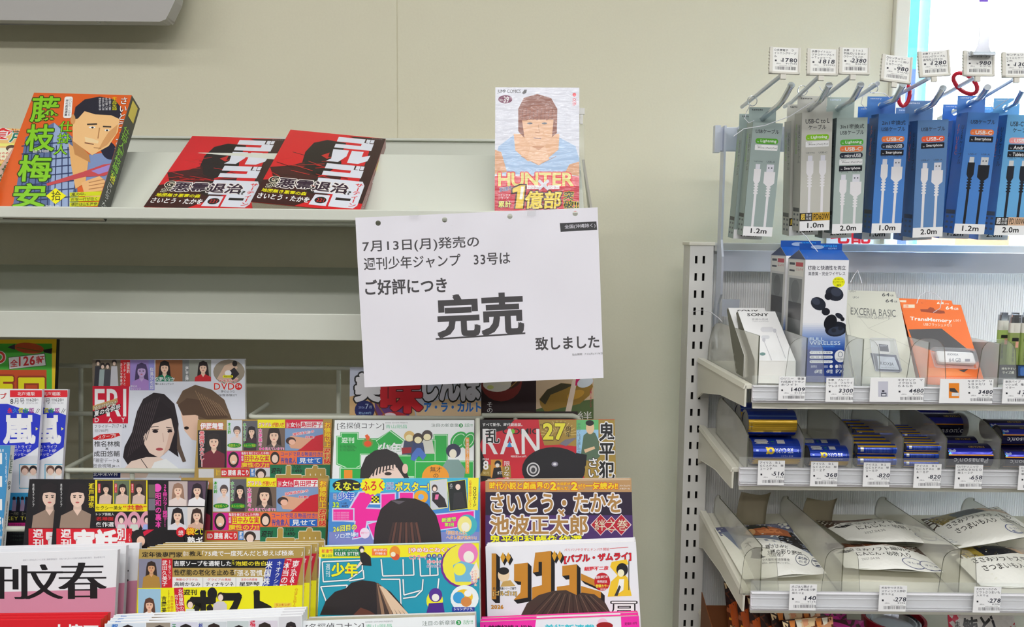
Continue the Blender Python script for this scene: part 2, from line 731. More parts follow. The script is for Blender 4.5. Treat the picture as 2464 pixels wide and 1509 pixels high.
def magazine(label, tl, tr, Y, lean, H, T, bgc, spine=(230, 228, 222), spine_side='r', name='magazine', cat='magazine', group=None, Yr=None,
             m='print', pages='pages', shape=None, wpx=None):
 O, U, V, W = frame(tl, tr, Y, lean, Yr)
 N = U.cross(V)
 root = empty(name, O - V * H + U * (W / 2) - N * (T / 2), label, cat, group)
 s = Sheet(O, U, V, W, H, shape)
 s.root, s.T = root, T
 q = lambda u, v, n: s.at(u, v, n)
 mb = MB()
 e = 0.0006
 k = 10 if shape else 1
 for i in range(k):
  u0, u1 = e + (W - 2 * e) * i / k, e + (W - 2 * e) * (i + 1) / k
  mb.hexa((q(u0, -H + e, -T + e), q(u1, -H + e, -T + e), q(u1, -H + e, -e), q(u0, -H + e, -e),
                 q(u0, -e * 2, -T + e), q(u1, -e * 2, -T + e), q(u1, -e * 2, -e), q(u0, -e * 2, -e)))
 mb.build('pages', pages, root)
 s.box(0, W, -H, 0, -0.0004, 0, bgc)
 s.box(0, W, -H, 0, -T, -T + 0.0004, spine)
 if spine_side == 'r':
  s.box(W - 0.0006, W, -H, 0, -T + 0.0004, -0.0004, spine)
 elif spine_side == 'l':
  s.box(0, 0.0006, -H, 0, -T + 0.0004, -0.0004, spine)
 s.urect(0, 0, W, -H, bgc)
 s.make('cover', m, root)
 return s


WH, BK, RD, YE, GO, GR, BL, PK = (238, 238, 242), (16, 16, 18), (205, 22, 40), (252, 226, 0), (176, 146, 72), (0, 130, 72), (20, 60, 190), (235, 20, 140)
M['floor'] = mat('vinyl_floor', (118, 116, 110), 0.3, noise=.05, nscale=12)
M['farwall'] = mat('shop_shelving_wall', (96, 92, 86), 0.8)
M['ribbed'] = translucent('ribbed_translucent_back', (236, 239, 244))
M['orangebox'] = mat('orange_brown_card', (120, 66, 26), 0.6)
M['redtin'] = mat('red_tin_wall', (150, 16, 40), 0.35)
M['purple'] = mat('purple_card', (130, 90, 220), 0.5)
M['frame'] = mat('window_frame_enamel', (228, 226, 212), 0.4)
M['pavement'] = mat('pavement', (170, 170, 168), 0.9, noise=.1)
M['turq'] = mat('turquoise_sign_face', (20, 150, 158), 0.4)
M['bluep'] = mat('blue_sign_face', (34, 60, 140), 0.4)
M['palepost'] = mat('pale_blue_post', (70, 120, 170), 0.4)
M['brick'] = mat('orange_cladding', (120, 70, 40), 0.8, noise=.1)
M['leaf'] = mat('leaves', (44, 84, 34), 0.7)

# ================================================================== the room
YW = 1.27            # inner face of the wall behind the rack
mb = MB(); mb.box((-3.4, -4.2, -0.1), (3.4, 1.6, 0)); structure(mb.build('floor', 'floor'))
mb = MB(); mb.box((-3.4, -4.2, 2.6), (3.4, 1.6, 2.7)); structure(mb.build('ceiling', 'white'))
XJ = P(2146, 60, YW).x
seamx = P(956, 160, YW).x
mb = MB(); mb.box((-3.4, YW, 0), (seamx - 0.0008, YW + 0.12, 2.6))
mb.box((seamx + 0.0008, YW, 0), (XJ, YW + 0.12, 2.6)); mb.box((seamx - 0.001, YW + 0.0012, 0), (seamx + 0.001, YW + 0.1, 2.6))
mb.box((XJ, YW, 2.35), (3.4, YW + 0.12, 2.6)); mb.box((XJ, YW, 0), (3.4, YW + 0.12, 0.25)); mb.box((2.6, YW, 0.25), (3.4, YW + 0.12, 2.35))
structure(mb.build('wall_back', 'wall'))
mb = MB(); mb.box((-3.5, -4.2, 0), (-3.4, 1.39, 2.6)); structure(mb.build('wall_left', 'farwall'))
mb = MB(); mb.box((3.4, -4.2, 0), (3.5, 1.39, 2.6)); structure(mb.build('wall_right', 'farwall'))
mb = MB(); mb.box((-3.5, -4.3, 0), (3.5, -4.2, 2.6)); structure(mb.build('wall_rear', 'farwall'))
XG = P(2188, 60, YW - 0.01).x
w1 = MB(); w1.box((XJ + 0.0005, YW - 0.012, 0.25), (XG, YW + 0.09, 2.35))
w1.box((2.56, YW - 0.012, 0.25), (2.6, YW + 0.09, 2.35)); w1.box((XG, YW + 0.02, 0.25), (2.56, YW + 0.09, 0.30)); w1.box((XG, YW + 0.02, 2.31), (2.56, YW + 0.09, 2.35))
w1 = structure(w1.build('window_1', 'frame', bevel=0.002))
g = MB(); g.box((XG, YW + 0.05, 0.30), (2.56, YW + 0.056, 2.31)); g.build('pane', 'glass', w1)
# outside, overexposed daylight
mb = MB(); mb.box((-2, 1.6, -0.15), (9, 14, -0.05)); structure(mb.build('ground', 'pavement'))
pb = empty('street_sign_column', (P(2215, 100, 2.3).x, 2.34, 0), 'tall white and turquoise sign column standing outside the window', 'sign')
xs = [P(x, 100, 2.3).x for x in (2150, 2208, 2229, 2239)]
zt = P(2200, 166, 2.3).z
mb = MB(); mb.box((xs[0], 2.3, zt), (xs[1], 2.38, 3.2)); mb.build('turquoise_panel', 'turq', pb)
mb = MB(); mb.box((xs[0], 2.3, -0.05), (xs[1], 2.38, zt)); mb.build('blue_panel', 'bluep', pb)
mb = MB(); mb.box((xs[2], 2.31, -0.05), (xs[3], 2.36, 3.2)); mb.build('post', 'palepost', pb)
a, b = P(2300, 560, 8.0), P(2412, 640, 8.0)
mb = MB(); mb.box((a.x, 8.0, -0.05), (b.x + .05, 9.0, P(2300, 566, 8).z)); o = mb.build('building', 'brick')
tag(o, 'orange brick building far outside the window, seen above the gondola top', 'building')
mb = MB()
for k in range(90):
 c = Vector((b.x + 0.15 + random.random() * 1.1, 7.2 + random.random(), random.random() * (P(2430, 562, 7.5).z)))
 for q in range(4):
  n = Vector((random.uniform(-1, 1), random.uniform(-1, 1), random.uniform(-.3, 1))).normalized() * .09
  t_ = n.orthogonal()
  mb.poly((c, c + n + t_ * .4, c + n * 2, c + n - t_ * .4))
o = mb.build('bush', 'leaf'); tag(o, 'green leafy bush outside the window beside the orange building', 'bush')
# white poster with red writing in the window, just above the gondola
O, U, V, W = frame((1992, 490), (2106, 490), YW - 0.004, 0)
ps = Sheet(O, U, V, W, 0.085)
ps.box(0, W, -0.085, 0, -0.0006, 0, WH)
ps.text('宅配', 1999, 545, 2094, 586, (225, 25, 40), 0.05)
tag(ps.make('poster', 'matte', None), 'white paper notice with red characters on the wall behind the blue cable boxes', 'poster')

# overhead board, lower edge in the frame
ob = empty('overhead_sign', P(150, 20, 1.205), 'pale grey overhead signboard hanging along the wall in the upper corner', 'sign')
bl, br = P(-300, 46, 1.205), P(392, 42, 1.205)
z0 = (bl.z + br.z) / 2
xr = P(416, 0, 1.205).x
pts = [(bl.x, 1.205, z0), (br.x - 0.006, 1.205, z0), (br.x + 0.002, 1.205, z0 + 0.003), (br.x + .006, 1.205, z0 + .01), (xr, 1.205, P(416, 0, 1.205).z), (xr + 0.012, 1.205, P(416, 0, 1.205).z + 0.06), (xr + .012, 1.205, 1.95), (bl.x, 1.205, 1.95)]
mb = MB(); mb.prism(pts, (0, 0.03, 0)); mb.build('panel', 'board', ob, bevel=0.003)
mb = MB()
for k in range(2):
 c = P(237 + 20 * k, 42, 1.215)
 mb.tube([c + Vector((.007 * math.cos(t_), .002 * k, .007 * math.sin(t_))) for t_ in [math.pi + math.pi * j / 8 for j in range(9)]], 0.0011, 6)
c = P(247, 41, 1.22); mb.box(c - Vector((.016, .002, .0015)), c + Vector((.012, .002, .004)))
mb.build('clip', 'clear', ob)

# ================================================================== magazine rack
rack = empty('magazine_rack', P(700, 1500, 1.15), 'pale grey wire magazine rack holding the rows of magazines under the shelves', 'rack')
ush = empty('display_shelf', P(430, 530, 1.1), 'upper pale grey sloping display shelf holding the comic books', 'shelf')
lsh = empty('display_shelf', P(430, 816, 1.1), 'lower pale grey display shelf, empty, with a deep front lip', 'shelf')
X1 = P(1412, 500, 0.96).x
XL = -1.5
# upper display shelf: front lip, gutter, sloping panel, back plate
zl0, zl1 = P(430, 527, 0.95).z, P(430, 500, 0.95).z
mb = MB(); mb.box((XL, 0.949, zl0), (X1, 0.953, zl1)); mb.box((XL, 0.953, zl0), (X1, 1.02, zl0 + .004))
zt2 = P(430, 367, 1.075).z
mb.hexa([(XL, 0.985, zl0 + .004), (X1, .985, zl0 + .004), (X1, .989, zl0 + .002), (XL, .989, zl0 + .002), (XL, 1.071, zt2), (X1, 1.071, zt2), (X1, 1.076, zt2 - .001), (XL, 1.076, zt2 - .001)])
mb.box((XL, 1.02, zl0 - .004), (X1, 1.262, zl0))
mb.build('sloping_tray', 'shelf', ush, bevel=0.0012)
zb = P(430, 328, 1.25).z
mb = MB(); mb.box((XL, 1.25, zl0), (X1, 1.256, zb)); mb.box((XL, 1.245, zb - .004), (X1, 1.262, zb)); mb.build('back_plate', 'shelf', ush, bevel=.001)
# lower display shelf
za, zb2 = P(430, 816, 1.0).z, P(430, 752, 1.0).z
mb = MB(); mb.box((XL, 1.0, za), (X1, 1.004, zb2)); mb.box((XL, 1.004, zb2 - .02), (X1, 1.03, zb2 - .016))
zc = P(430, 640, 1.2).z
mb.hexa([(XL, 1.03, zb2 - .02), (X1, 1.03, zb2 - .02), (X1, 1.034, zb2 - .022), (XL, 1.034, zb2 - .022), (XL, 1.2, zc), (X1, 1.2, zc), (X1, 1.204, zc - .002), (XL, 1.204, zc - .002)])
mb.build('sloping_tray', 'shelf', lsh, bevel=.0012)
# wires
def wire(name, pts, r=0.0032):
 m_ = MB(); m_.tube(pts, r, 12); m_.build(name, 'rack', rack, smooth=True)
for y in (885, 1000, 1150, 1330):
 wire('wire', [P(-200, y - 8, 1.16), P(1400, y + 5, 1.16)], 0.0034)
for x in (195, 815, 1190, -60, 520):
 wire('wire', [P(x, 884, 1.164), P(x, 1600, 1.164)], 0.0034)
# front rails that hold each tier
def rail(x0, x1, y, Y, depth=0.03, posts=(), dy=5):
 a, b = P(x0, y, Y), P(x1, y + dy, Y)
 r = 0.006
 wire('rail', [a + Vector((0, depth, 0)), a + Vector((0, r, 0)), a + Vector((r * .3, r * .3, 0)), a + Vector((r, 0, 0)), b - Vector((r, 0, 0)), b + Vector((-r * .3, r * .3, 0)), b + Vector((0, r, 0)), b + Vector((0, depth, 0))], 0.0032)
 for x in posts:
  c = P(x, y + 2, Y + .004)
  wire('rail_post', [c, c + Vector((0, 0, -.05))], 0.0032)
rail(152, 496, 1131, 1.040, 0.10, (162, 318), 3)
rail(600, 1160, 1003, 1.058, 0.08, (652, 672), 4)
a = P(1160, 1000, 1.064); b = P(1378, 1001, 1.064)
wire('rail', [a, b, b + Vector((.006, 0, -.002)), b + Vector((.009, 0, -.008)), b + Vector((.010, 0, -.03))], 0.0036)
c = P(1240, 1002, 1.064); wire('rail_post', [c, c + Vector((0, 0, -.05))], 0.003)
for x in (1149,):
 wire('upright_wire', [P(x, 1008, .995), P(x + 1, 1150, .955), P(x + 3, 1520, .89)], 0.0032)
wire('rail', [P(-60, 1272, .97), P(68, 1273, .97)], 0.0036)

# ================================================================== sold-out notice (taped to the shelf lip)
O = P(855, 524, 0.942); R_ = P(1438, 499, 0.9395); U = (R_ - O).normalized(); W = (R_ - O).length
V = Vector((0, 0.03, 1)); V = (V - U * V.dot(U)).normalized()
H = W / 1.4142
def crumple(u, v, W=W, H=H):
 return 0.0009 * math.sin(u * 31 + v * 17) * math.sin(v * 23 - u * 9) + 0.0012 * math.sin(u * 75 - v * 40) * max(0, v + .09) * 9 + .004 * max(0, u / W - .8) * max(0, -v / H - .3)
nt_ = Sheet(O, U, V, W, H, crumple)
nt_.fine, nt_.eps = .004, 2e-5
nb = empty('sold_out_notice', O + U * W / 2 - V * H, 'white A4 sold-out notice with black characters taped to the shelf lip', 'notice')
# paper with four punched holes
mesh_b = MB()
holes = [nt_.px(x, y) for x, y in ((910, 537), (1070, 529), (1227, 521), (1384, 514))]
us = sorted(set([0, W] + [W * k / 24 for k in range(25)]))
def paper(s, c):
 r = .0031
 vs_ = sorted(set([-H * k / 18 for k in range(19)]))
 def quad(u0, u1, v0, v1):
  for h in holes:
   if u0 < h[0] + .007 and u1 > h[0] - .007 and v0 < h[1] + .007 and v1 > h[1] - .007:
    return False
  return True
 n, NU = 84, 120
 for i in range(NU):
  for j in range(n):
   u0, u1, v0, v1 = W * i / NU, W * (i + 1) / NU, -H * (j + 1) / n, -H * j / n
   if quad(u0, u1, v0, v1):
    s.raw.append(([s.at(u0, v0), s.at(u1, v0), s.at(u1, v1), s.at(u0, v1)], rgb(c)))
 for h in holes:
  i0 = [i for i in range(NU) if not (W * i / NU >= h[0] + .007 or W * (i + 1) / NU <= h[0] - .007)]
  j0 = [j for j in range(n) if not (-H * (j + 1) / n >= h[1] + .007 or -H * j / n <= h[1] - .007)]
  u0, u1, v1, v0 = W * i0[0] / NU, W * (i0[-1] + 1) / NU, -H * j0[0] / n, -H * (j0[-1] + 1) / n
  K = 32
  outer, inner = [], []
  for k in range(K):
   a_ = 2 * math.pi * (k + .5) / K
   d = Vector((math.cos(a_), math.sin(a_)))
   t = min(((u1 - h[0]) if d.x > 0 else (u0 - h[0])) / d.x if abs(d.x) > 1e-6 else 9, ((v1 - h[1]) if d.y > 0 else (v0 - h[1])) / d.y if abs(d.y) > 1e-6 else 9)
   outer.append((h[0] + d.x * t, h[1] + d.y * t)); inner.append((h[0] + d.x * r, h[1] + d.y * r))
  for k in range(K):
   l = (k + 1) % K
   s.raw.append(([s.at(*inner[k]), s.at(*outer[k]), s.at(*outer[l]), s.at(*inner[l])], rgb(c)))
  for cu, cv in ((u0, v0), (u1, v0), (u1, v1), (u0, v1)):
   near = sorted(outer, key=lambda p: math.dist(p, (cu, cv)))[:2]
   s.raw.append(([s.at(*near[0]), s.at(cu, cv), s.at(*near[1])], rgb(c)))
paper(nt_, (226, 224, 236))
nt_.bb.append(((0, -H, W, 0), 0))
INK = (72, 70, 72)
def nrow(t, x0, y0, x1, y1, w, sk=-.043):
 # the sheet hangs a little askew, its rows rise to the right
 nt_._text(t, (nt_.px(x0, y0), nt_.px(x1, y0 + sk * (x1 - x0)), nt_.px(x0 + .05 * (y1 - y0), y1)), INK, w * .9, None, 0, False)
nrow('7月13日(月)発売の', 872, 579, 1152, 611, 0.018)
nrow('週刊少年ジャンプ　33号は', 875, 620, 1227, 651, 0.018)
nrow('ご好評につき', 878, 674, 1074, 711, 0.042, -.036)
nrow('完売', 1050, 712, 1256, 812, 0.068, -.045)
nt_.poly([(1048, 814), (1264, 800), (1264, 804), (1049, 818)], INK)
nrow('致しました', 1288, 812, 1441, 844, 0.042, -.04)
nrow('貼出期間：7/13(月)-7/19(日)', 1377, 851, 1452, 857, 0.006, -.05)
nt_.poly([(1347, 537), (1435, 533), (1437, 553), (1349, 558)], (64, 64, 66))
nt_._text('全国(沖縄除く)', (nt_.px(1358, 541), nt_.px(1432, 537), nt_.px(1359, 552)), (216, 214, 222), 0.004, None, 0, False)
nt_.make('paper', 'matte', nb)
mb = MB()
for x0, y0 in ((985, 509), (1268, 507)):
 mb = MB()
 c = P(x0, y0, .9375); d = P(x0 + 22, y0 - 1, .9375)
 for k in range(6):
  a_ = c + (d - c) * (k / 6); b_ = c + (d - c) * ((k + 1) / 6)
  mb.poly((a_ + Vector((0, .0006 * (k % 2), -.006)), b_ + Vector((0, .0006 * ((k + 1) % 2), -.006)), b_ + Vector((0, .001, .006)), a_ + Vector((0, .001, .006))))
 mb.build('adhesive_tape', 'clear', nb)

# ================================================================== comic books on the upper shelf
# thick paperback with a man in a plaid kimono
s = magazine('thick orange paperback with a plaid robe and green brush characters on its cover', (82, 223), (317, 229), 1.053, 32, 0.179, 0.026,
             (214, 92, 30), (24, 30, 22), 'r', 'comic_book', 'comic book', 'paperbacks on the upper shelf', m='gloss', pages='newsprint')
for pts, c in (([(62, 330), (130, 295), (175, 330), (190, 500), (30, 500)], (88, 108, 148)), ([(130, 295), (165, 330), (182, 430), (168, 500), (120, 500)], (146, 166, 200)),
               ([(215, 372), (268, 366), (272, 400), (262, 440), (190, 440)], (120, 140, 182))):
 s.poly(pts, c)
for k in range(9):
 s.line(66 + k * 14, 340 + k * 2, 46 + k * 17, 497, 2.6, (44, 58, 100))
for k in range(8):
 s.line(52, 352 + 19 * k, 178, 340 + 19 * k, 2.6, (44, 58, 100))
s.poly([(165, 345), (214, 380), (206, 440), (182, 455), (172, 400)], (222, 170, 106))
s.poly([(172, 330), (214, 372), (218, 392), (180, 372)], (186, 130, 76))
s.ell(262, 362, 24, 18, (26, 28, 52), rot=60)
s.poly([(174, 280), (192, 262), (290, 276), (284, 318), (262, 352), (222, 374), (176, 340)], (232, 186, 128))
s.poly([(176, 288), (182, 258), (204, 240), (240, 233), (276, 240), (294, 262), (290, 288), (268, 278), (230, 276), (204, 268), (188, 286)], (32, 32, 48))
s.ell(176, 288, 6, 12, (206, 150, 92))
s.line(210, 300, 234, 299, 3.4, (50, 40, 38)); s.line(248, 305, 268, 306, 3.4, (50, 40, 38))
s.ell(222, 307, 8, 2.5, (240, 236, 230), n=10); s.ell(258, 314, 6, 2.5, (240, 236, 230), n=10)
s.line(240, 308, 236, 334, 2.5, (170, 116, 70)); s.line(204, 344, 226, 348, 2.4, (120, 70, 50))
s.ell(223, 307.5, 3, 2.4, (30, 26, 30), n=8); s.ell(258, 314.5, 2.6, 2.4, (30, 26, 30), n=8); s.poly([(262, 318), (284, 300), (280, 322), (258, 350), (236, 362), (248, 340)], (206, 150, 94)); s.poly([(204, 330), (222, 334), (238, 340), (236, 346), (206, 342)], (240, 204, 156)); s.line(226, 356, 244, 358, 2, (170, 120, 76))
s.poly([(112, 442), (200, 414), (250, 396), (290, 392), (292, 408), (250, 424), (205, 426), (114, 448)], (190, 70, 74))
s.poly([(220, 412), (290, 388), (294, 402), (238, 420)], (150, 130, 196))
s.poly([(196, 440), (240, 424), (258, 440), (250, 474), (205, 474)], (226, 176, 118))
for k in range(4):
 s.line(214, 440 + 8 * k, 252, 432 + 9 * k, 2, (176, 120, 74))
for t, x0, y0, x1, y1 in (('藤', 78, 232, 147, 294), ('枝', 66, 300, 134, 364), ('梅', 48, 374, 126, 437), ('安', 36, 442, 112, 500)):
 s.text(t, x0, y0, x1, y1, (128, 196, 30), 0.03, (30, 60, 14), 0.03, dx=-6)
for t, x0, y0, x1, y1 in (('仕', 144, 292, 176, 318), ('掛', 140, 322, 172, 346), ('人', 132, 348, 164, 373)):
 s.text(t, x0, y0, x1, y1, (128, 196, 30), 0.02, (30, 60, 14), 0.03, dx=-3)
s.pill(156, 233, 176, 285, (236, 234, 228), 5, dx=-4)
s.vt('さいとう・たかを', 167, 238, 174, 280, (40, 40, 60), 0, dx=-4); s.vt('時代劇画選集', 159, 240, 166, 280, (40, 40, 60), 0.01, dx=-4)
s.vt('さいとう・たかを', 291, 235, 309, 390, (240, 238, 234), 0.01, (90, 30, 10), 0.03, dx=-18)
s.vt('池波正太郎', 272, 404, 286, 466, (240, 238, 234), 0.0, dx=-7)
s.vt('画北鏡', 262, 470, 272, 497, (240, 238, 234), 0.0, dx=-2)
s.vt('全十五作を収録', 270, 234, 282, 266, YE, 0.0)
for k in range(4):
 s.vt('梅安乱れ雲八景'[k:], 238 + 8 * k, 236, 244 + 8 * k, 266, (225, 225, 228), 0)
s.poly([(134, 453), (160, 472), (134, 492), (111, 472)], YE); s.text('拾', 124, 460, 147, 483, BK, 0)
for k, (t, x1) in enumerate((('嵐の中、', 235), ('梅安一行が往く', 262), ('標的は山城屋伊八', 272))):
 s.rect(168, 464 + 12 * k, x1 + 10, 474 + 12 * k, (200, 206, 20), -3)
 s.text(t, 172, 465 + 12 * k, x1 - 28, 473 + 12 * k, BK, 0.01, dy=-2)
s.text('Baian The Assassin', 80, 360, 118, 368, WH, 0, dy=-1)
s.text('定価690円', 110, 494, 142, 500, WH, 0)
# the spine, a printed face of its own
sp = Sheet(s.at(s.W, 0, 0), -s.N, s.V, s.T, s.H); sp.bb = []
sp.utext('仕掛人藤枝梅安', .004, -.045, .020, -.125, (128, 196, 30), .02, None, 0, True); sp.urect(.005, -.004, .021, -.03, (206, 190, 60))
sp.utext('さいとう・たかを', .006, -.132, .018, -.178, WH, .0, None, 0, True); sp.utext('拾', .007, -.118, .019, -.130, YE, .02)
sp.O = sp.O + sp.N * 0.0002
sp.make('spine', 'gloss', s.root)

# partly framed gourmet comic at the edge
s = magazine('yellow-edged gourmet comic with red and green title, cut off at the edge of the frame', (-150, 300), (64, 311), 1.032, 46, 0.182, 0.02,
             (238, 190, 120), (232, 230, 220), 'r', 'comic_book', 'comic book', 'paperbacks on the upper shelf', m='gloss', pages='newsprint')
s.text('食', -20, 308, 36, 335, (216, 44, 44), .05, WH, .05, dx=-10); s.text('戸', 30, 316, 62, 342, (20, 120, 96), .05, WH, .05, dx=-8)
s.text('No.70', 30, 309, 66, 319, (200, 90, 20), .02, dx=-3, dy=3)
s.rect(-120, 345, 52, 352, (250, 226, 120)); s.rect(-90, 356, 46, 385, (246, 232, 196)); s.ell(28, 357, 14, 8, (90, 70, 60)); s.ell(28, 363, 9, 7, (240, 214, 190))
for k in range(3):
 s.text('山下おとなのめし', -40 - 8 * k, 366 + 8 * k, 30 - 9 * k, 372 + 8 * k, (206, 40, 44), .02)
s.ell(-6, 400, 14, 7, (120, 150, 40)); s.ell(-2, 402, 8, 4, (210, 170, 60))
sp = Sheet(s.at(s.W, 0, .0002), -s.N, s.V, s.T, s.H); sp.O = sp.O + sp.N * .0002
sp.utext('酒場グルメ', .004, -.05, .016, -.12, (20, 120, 80), .02, None, 0, True); sp.urect(.003, -.10, .017, -.125, (205, 44, 40))
sp.make('spine', 'gloss', s.root)


# two red and black comics
def red_comic(label, tl, tr, Yl, Yr, lean, dx0, dy0, k):
 s = magazine(label, tl, tr, Yl, lean, 0.179, 0.014, (206, 18, 30), (120, 14, 26), 'r', 'comic_book', 'comic book', 'paperbacks on the upper shelf', Yr=Yr, m='gloss', pages='newsprint')
 W, H = s.W, s.H
 u = lambda x: W * x
 v = lambda y: -H * y
 pu = lambda pts, c: s.upoly([(u(x), v(y)) for x, y in pts], c)
 # dark brushed shapes
 pu([(.30, .16), (.42, .1), (.62, .12), (.62, .3), (.66, .42), (.56, .56), (.42, .66), (.34, .62), (.28, .45), (.26, .3)], (20, 8, 12))
 pu([(0, .55), (.2, .5), (.3, .44), (.36, .56), (.5, .62), (.7, .55), (.72, .66), (.4, .74), (.1, .7)], (60, 8, 14))
 pu([(.62, 0.02), (1, 0), (1, .9), (.9, .9), (.88, .1)], (44, 12, 16))
 pu([(.0, .72), (.3, .66), (.66, .7), (.7, .8), (.4, 1), (.0, 1)], (54, 8, 14))
 pu([(.45, .66), (.55, .62), (.62, .8), (.5, .84), (.4, .78)], (18, 6, 10))
 for q in range(34):
  x0, y0 = .03 + .6 * random.random(), .3 + .45 * random.random()
  d = (.1 + .15 * random.random(), random.uniform(-.06, .06))
  pu([(x0, y0), (x0 + d[0], y0 + d[1]), (x0 + d[0], y0 + d[1] + .007), (x0, y0 + .006)], (190, 30, 30) if q % 2 else (30, 6, 10))
 pu([(.43, .33), (.5, .28), (.505, .35), (.55, .33), (.5, .37)], (190, 34, 30))
 # title blocks
 G = (212, 216, 226)
 def ko(y):
  pu([(.52, y), (.90, y), (.90, y + .16), (.52, y + .16), (.52, y + .105), (.78, y + .105), (.78, y + .07), (.52, y + .07)], G)
  pu([(.80, y), (.84, y), (.84, y + .055), (.80, y + .055)], (50, 12, 16))
  pu([(.855, y - .01), (.905, y - .01), (.905, y + .06), (.855, y + .06)], (50, 12, 16))
  pu([(.86, y), (.895, y), (.895, y + .05), (.86, y + .05)], G); pu([(.815, y), (.847, y), (.847, y + .05), (.815, y + .05)], G)
 ko(.04)
 pu([(.52, .225), (.68, .225), (.68, .31), (.62, .40), (.5, .40), (.54, .36), (.53, .3)], G)
 pu([(.71, .225), (.83, .225), (.83, .30), (.91, .27), (.90, .35), (.82, .40), (.71, .40)], G)
 ko(.43)
 s.bb.append(((0, -H, W, 0), 6))
 pu([(.50, .63), (.93, .63), (.96, .68), (.96, .93), (.93, .97), (.70, .97), (.70, .82), (.52, .82)], G)
 pu([(.54, .84), (.68, .84), (.68, .97), (.52, .97)], G)
 pu([(.74, .855), (.88, .855), (.88, .885), (.74, .885)], (30, 20, 24))
 s.utext('悪霊退治', u(.15), v(.675), u(.82), v(.80), (40, 10, 44), .05, (236, 226, 220), .05)
 s.utext('G', u(.06), v(.67), u(.14), v(.745), BK, .05, (240, 226, 200), .05); s.utext('が', u(.06), v(.755), u(.14), v(.81), BK, .05, (240, 226, 200), .05)
 s.utext('!?', u(.80), v(.765), u(.86), v(.81), BK, .03)
 s.utext('地図無き悪霊の森', u(.04), v(.825), u(.46), v(.87), YE, .03)
 s.utext('さいとう・たかを', u(.03), v(.885), u(.51), v(.95), (238, 236, 236), .04)
 s.upoly([(u(.61 + .055 * math.cos(a / 8 * math.pi)), v(.905 + .04 * math.sin(a / 8 * math.pi))) for a in range(16)], (24, 12, 14))
 s.utext('221', u(.575), v(.885), u(.645), v(.925), (214, 30, 36), .02)
 s.utext('サーティーン', u(.875), v(.66), u(.945), v(.95), (214, 30, 36), .03, None, 0, True)
 s.utext('SPコミックス', u(.86), v(.014), u(.97), v(.026), (190, 180, 180), .0)
 sp = Sheet(s.at(W, 0, 0), -s.N, s.V, s.T, H); sp.O = sp.O + sp.N * .0002
 sp.utext('ゴルゴ13', .003, -.03, .013, -.10, (230, 220, 220), .02, None, 0, True)
 sp.urect(.003, -.045, .013, -.075, (226, 190, 40)); sp.utext('さいとう・たかを', .004, -.12, .012, -.17, (225, 200, 200), 0, None, 0, True)
 sp.make('spine', 'gloss', s.root)
 return s


red_comic('red and black comic with white block title, lying lower, nearer the orange paperback', (463, 327), (689, 335), 1.108, 1.108, 55, 0, 0, 0)
red_comic('red and black comic with white block title, propped higher on its twin, nearer the notice', (699, 312), (928, 334), 1.102, 1.102, 54, 0, 0, 1)

# shrink-wrapped white comic and its clear stand
s = magazine('white shrink-wrapped comic with a brown-haired figure and red obi band, upright in a clear stand', (1192, 210), (1394, 211), 1.0, 8, 0.176, 0.014,
             (214, 216, 226), (225, 225, 230), 'r', 'comic_book', 'comic book', 'paperbacks on the upper shelf', m='wrap', pages='pages')
s.poly([(1190, 390), (1200, 352), (1240, 322), (1330, 322), (1385, 352), (1396, 390), (1396, 420), (1190, 420)], (164, 192, 224))
s.poly([(1236, 322), (1346, 322), (1344, 360), (1310, 388), (1270, 388), (1240, 362)], (226, 176, 136))
s.poly([(1190, 360), (1206, 366), (1220, 414), (1190, 420)], (214, 160, 120)); s.poly([(1396, 388), (1370, 396), (1358, 418), (1396, 424)], (214, 160, 120))
s.poly([(1247, 262), (1260, 236), (1292, 226), (1326, 236), (1341, 262), (1340, 320), (1326, 332), (1262, 332), (1247, 316)], (140, 84, 66))
s.poly([(1256, 288), (1332, 288), (1328, 330), (1310, 352), (1280, 352), (1262, 332)], (228, 180, 142))
s.poly([(1250, 290), (1254, 262), (1292, 252), (1334, 262), (1338, 290), (1326, 284), (1316, 290), (1304, 284), (1292, 290), (1280, 284), (1268, 290)], (150, 90, 68))
for k in range(9):
 s.line(1258 + 9 * k, 262, 1256 + 9 * k, 288, 1.2, (112, 62, 50))
s.ell(1275, 297, 7, 2.4, (90, 96, 108), n=8); s.ell(1310, 297, 7, 2.4, (90, 96, 108), n=8)
s.line(1284, 332, 1302, 334, 2, (150, 130, 136)); s.line(1288, 318, 1298, 320, 1.4, (170, 120, 90))
s.poly([(1276, 352), (1312, 352), (1322, 384), (1296, 398), (1268, 384)], (234, 186, 150)); s.poly([(1280, 352), (1310, 352), (1296, 362)], (206, 152, 116)); s.line(1295, 300, 1298, 320, 1.4, (196, 146, 112)); s.line(1254, 376, 1294, 396, 1, (190, 140, 108)); s.line(1338, 376, 1298, 396, 1, (190, 140, 108))
s.text('JUMP COMICS', 1197, 216, 1253, 226, (30, 30, 34), 0.0)
s.poly([(1256, 224), (1262, 216), (1268, 216), (1266, 224), (1260, 227)], (60, 60, 64))
s.ell(1216, 239, 17, 10, (110, 14, 70)); s.text('39', 1212, 232, 1224, 247, WH, .02); s.text('NO.', 1202, 238, 1210, 243, WH, 0)
s.ell(1382, 228, 4.5, 4.5, (225, 40, 60)); s.vt('交渉', 1377, 236, 1387, 254, (225, 40, 60), .02)
s.rect(1180, 440, 1400, 520, (196, 28, 54))
s.poly([(1180, 424), (1400, 424), (1400, 448), (1180, 448)], (222, 100, 110))
s.text('HUNTER', 1199, 416, 1380, 448, (226, 214, 130), .05, (226, 30, 60), .05)
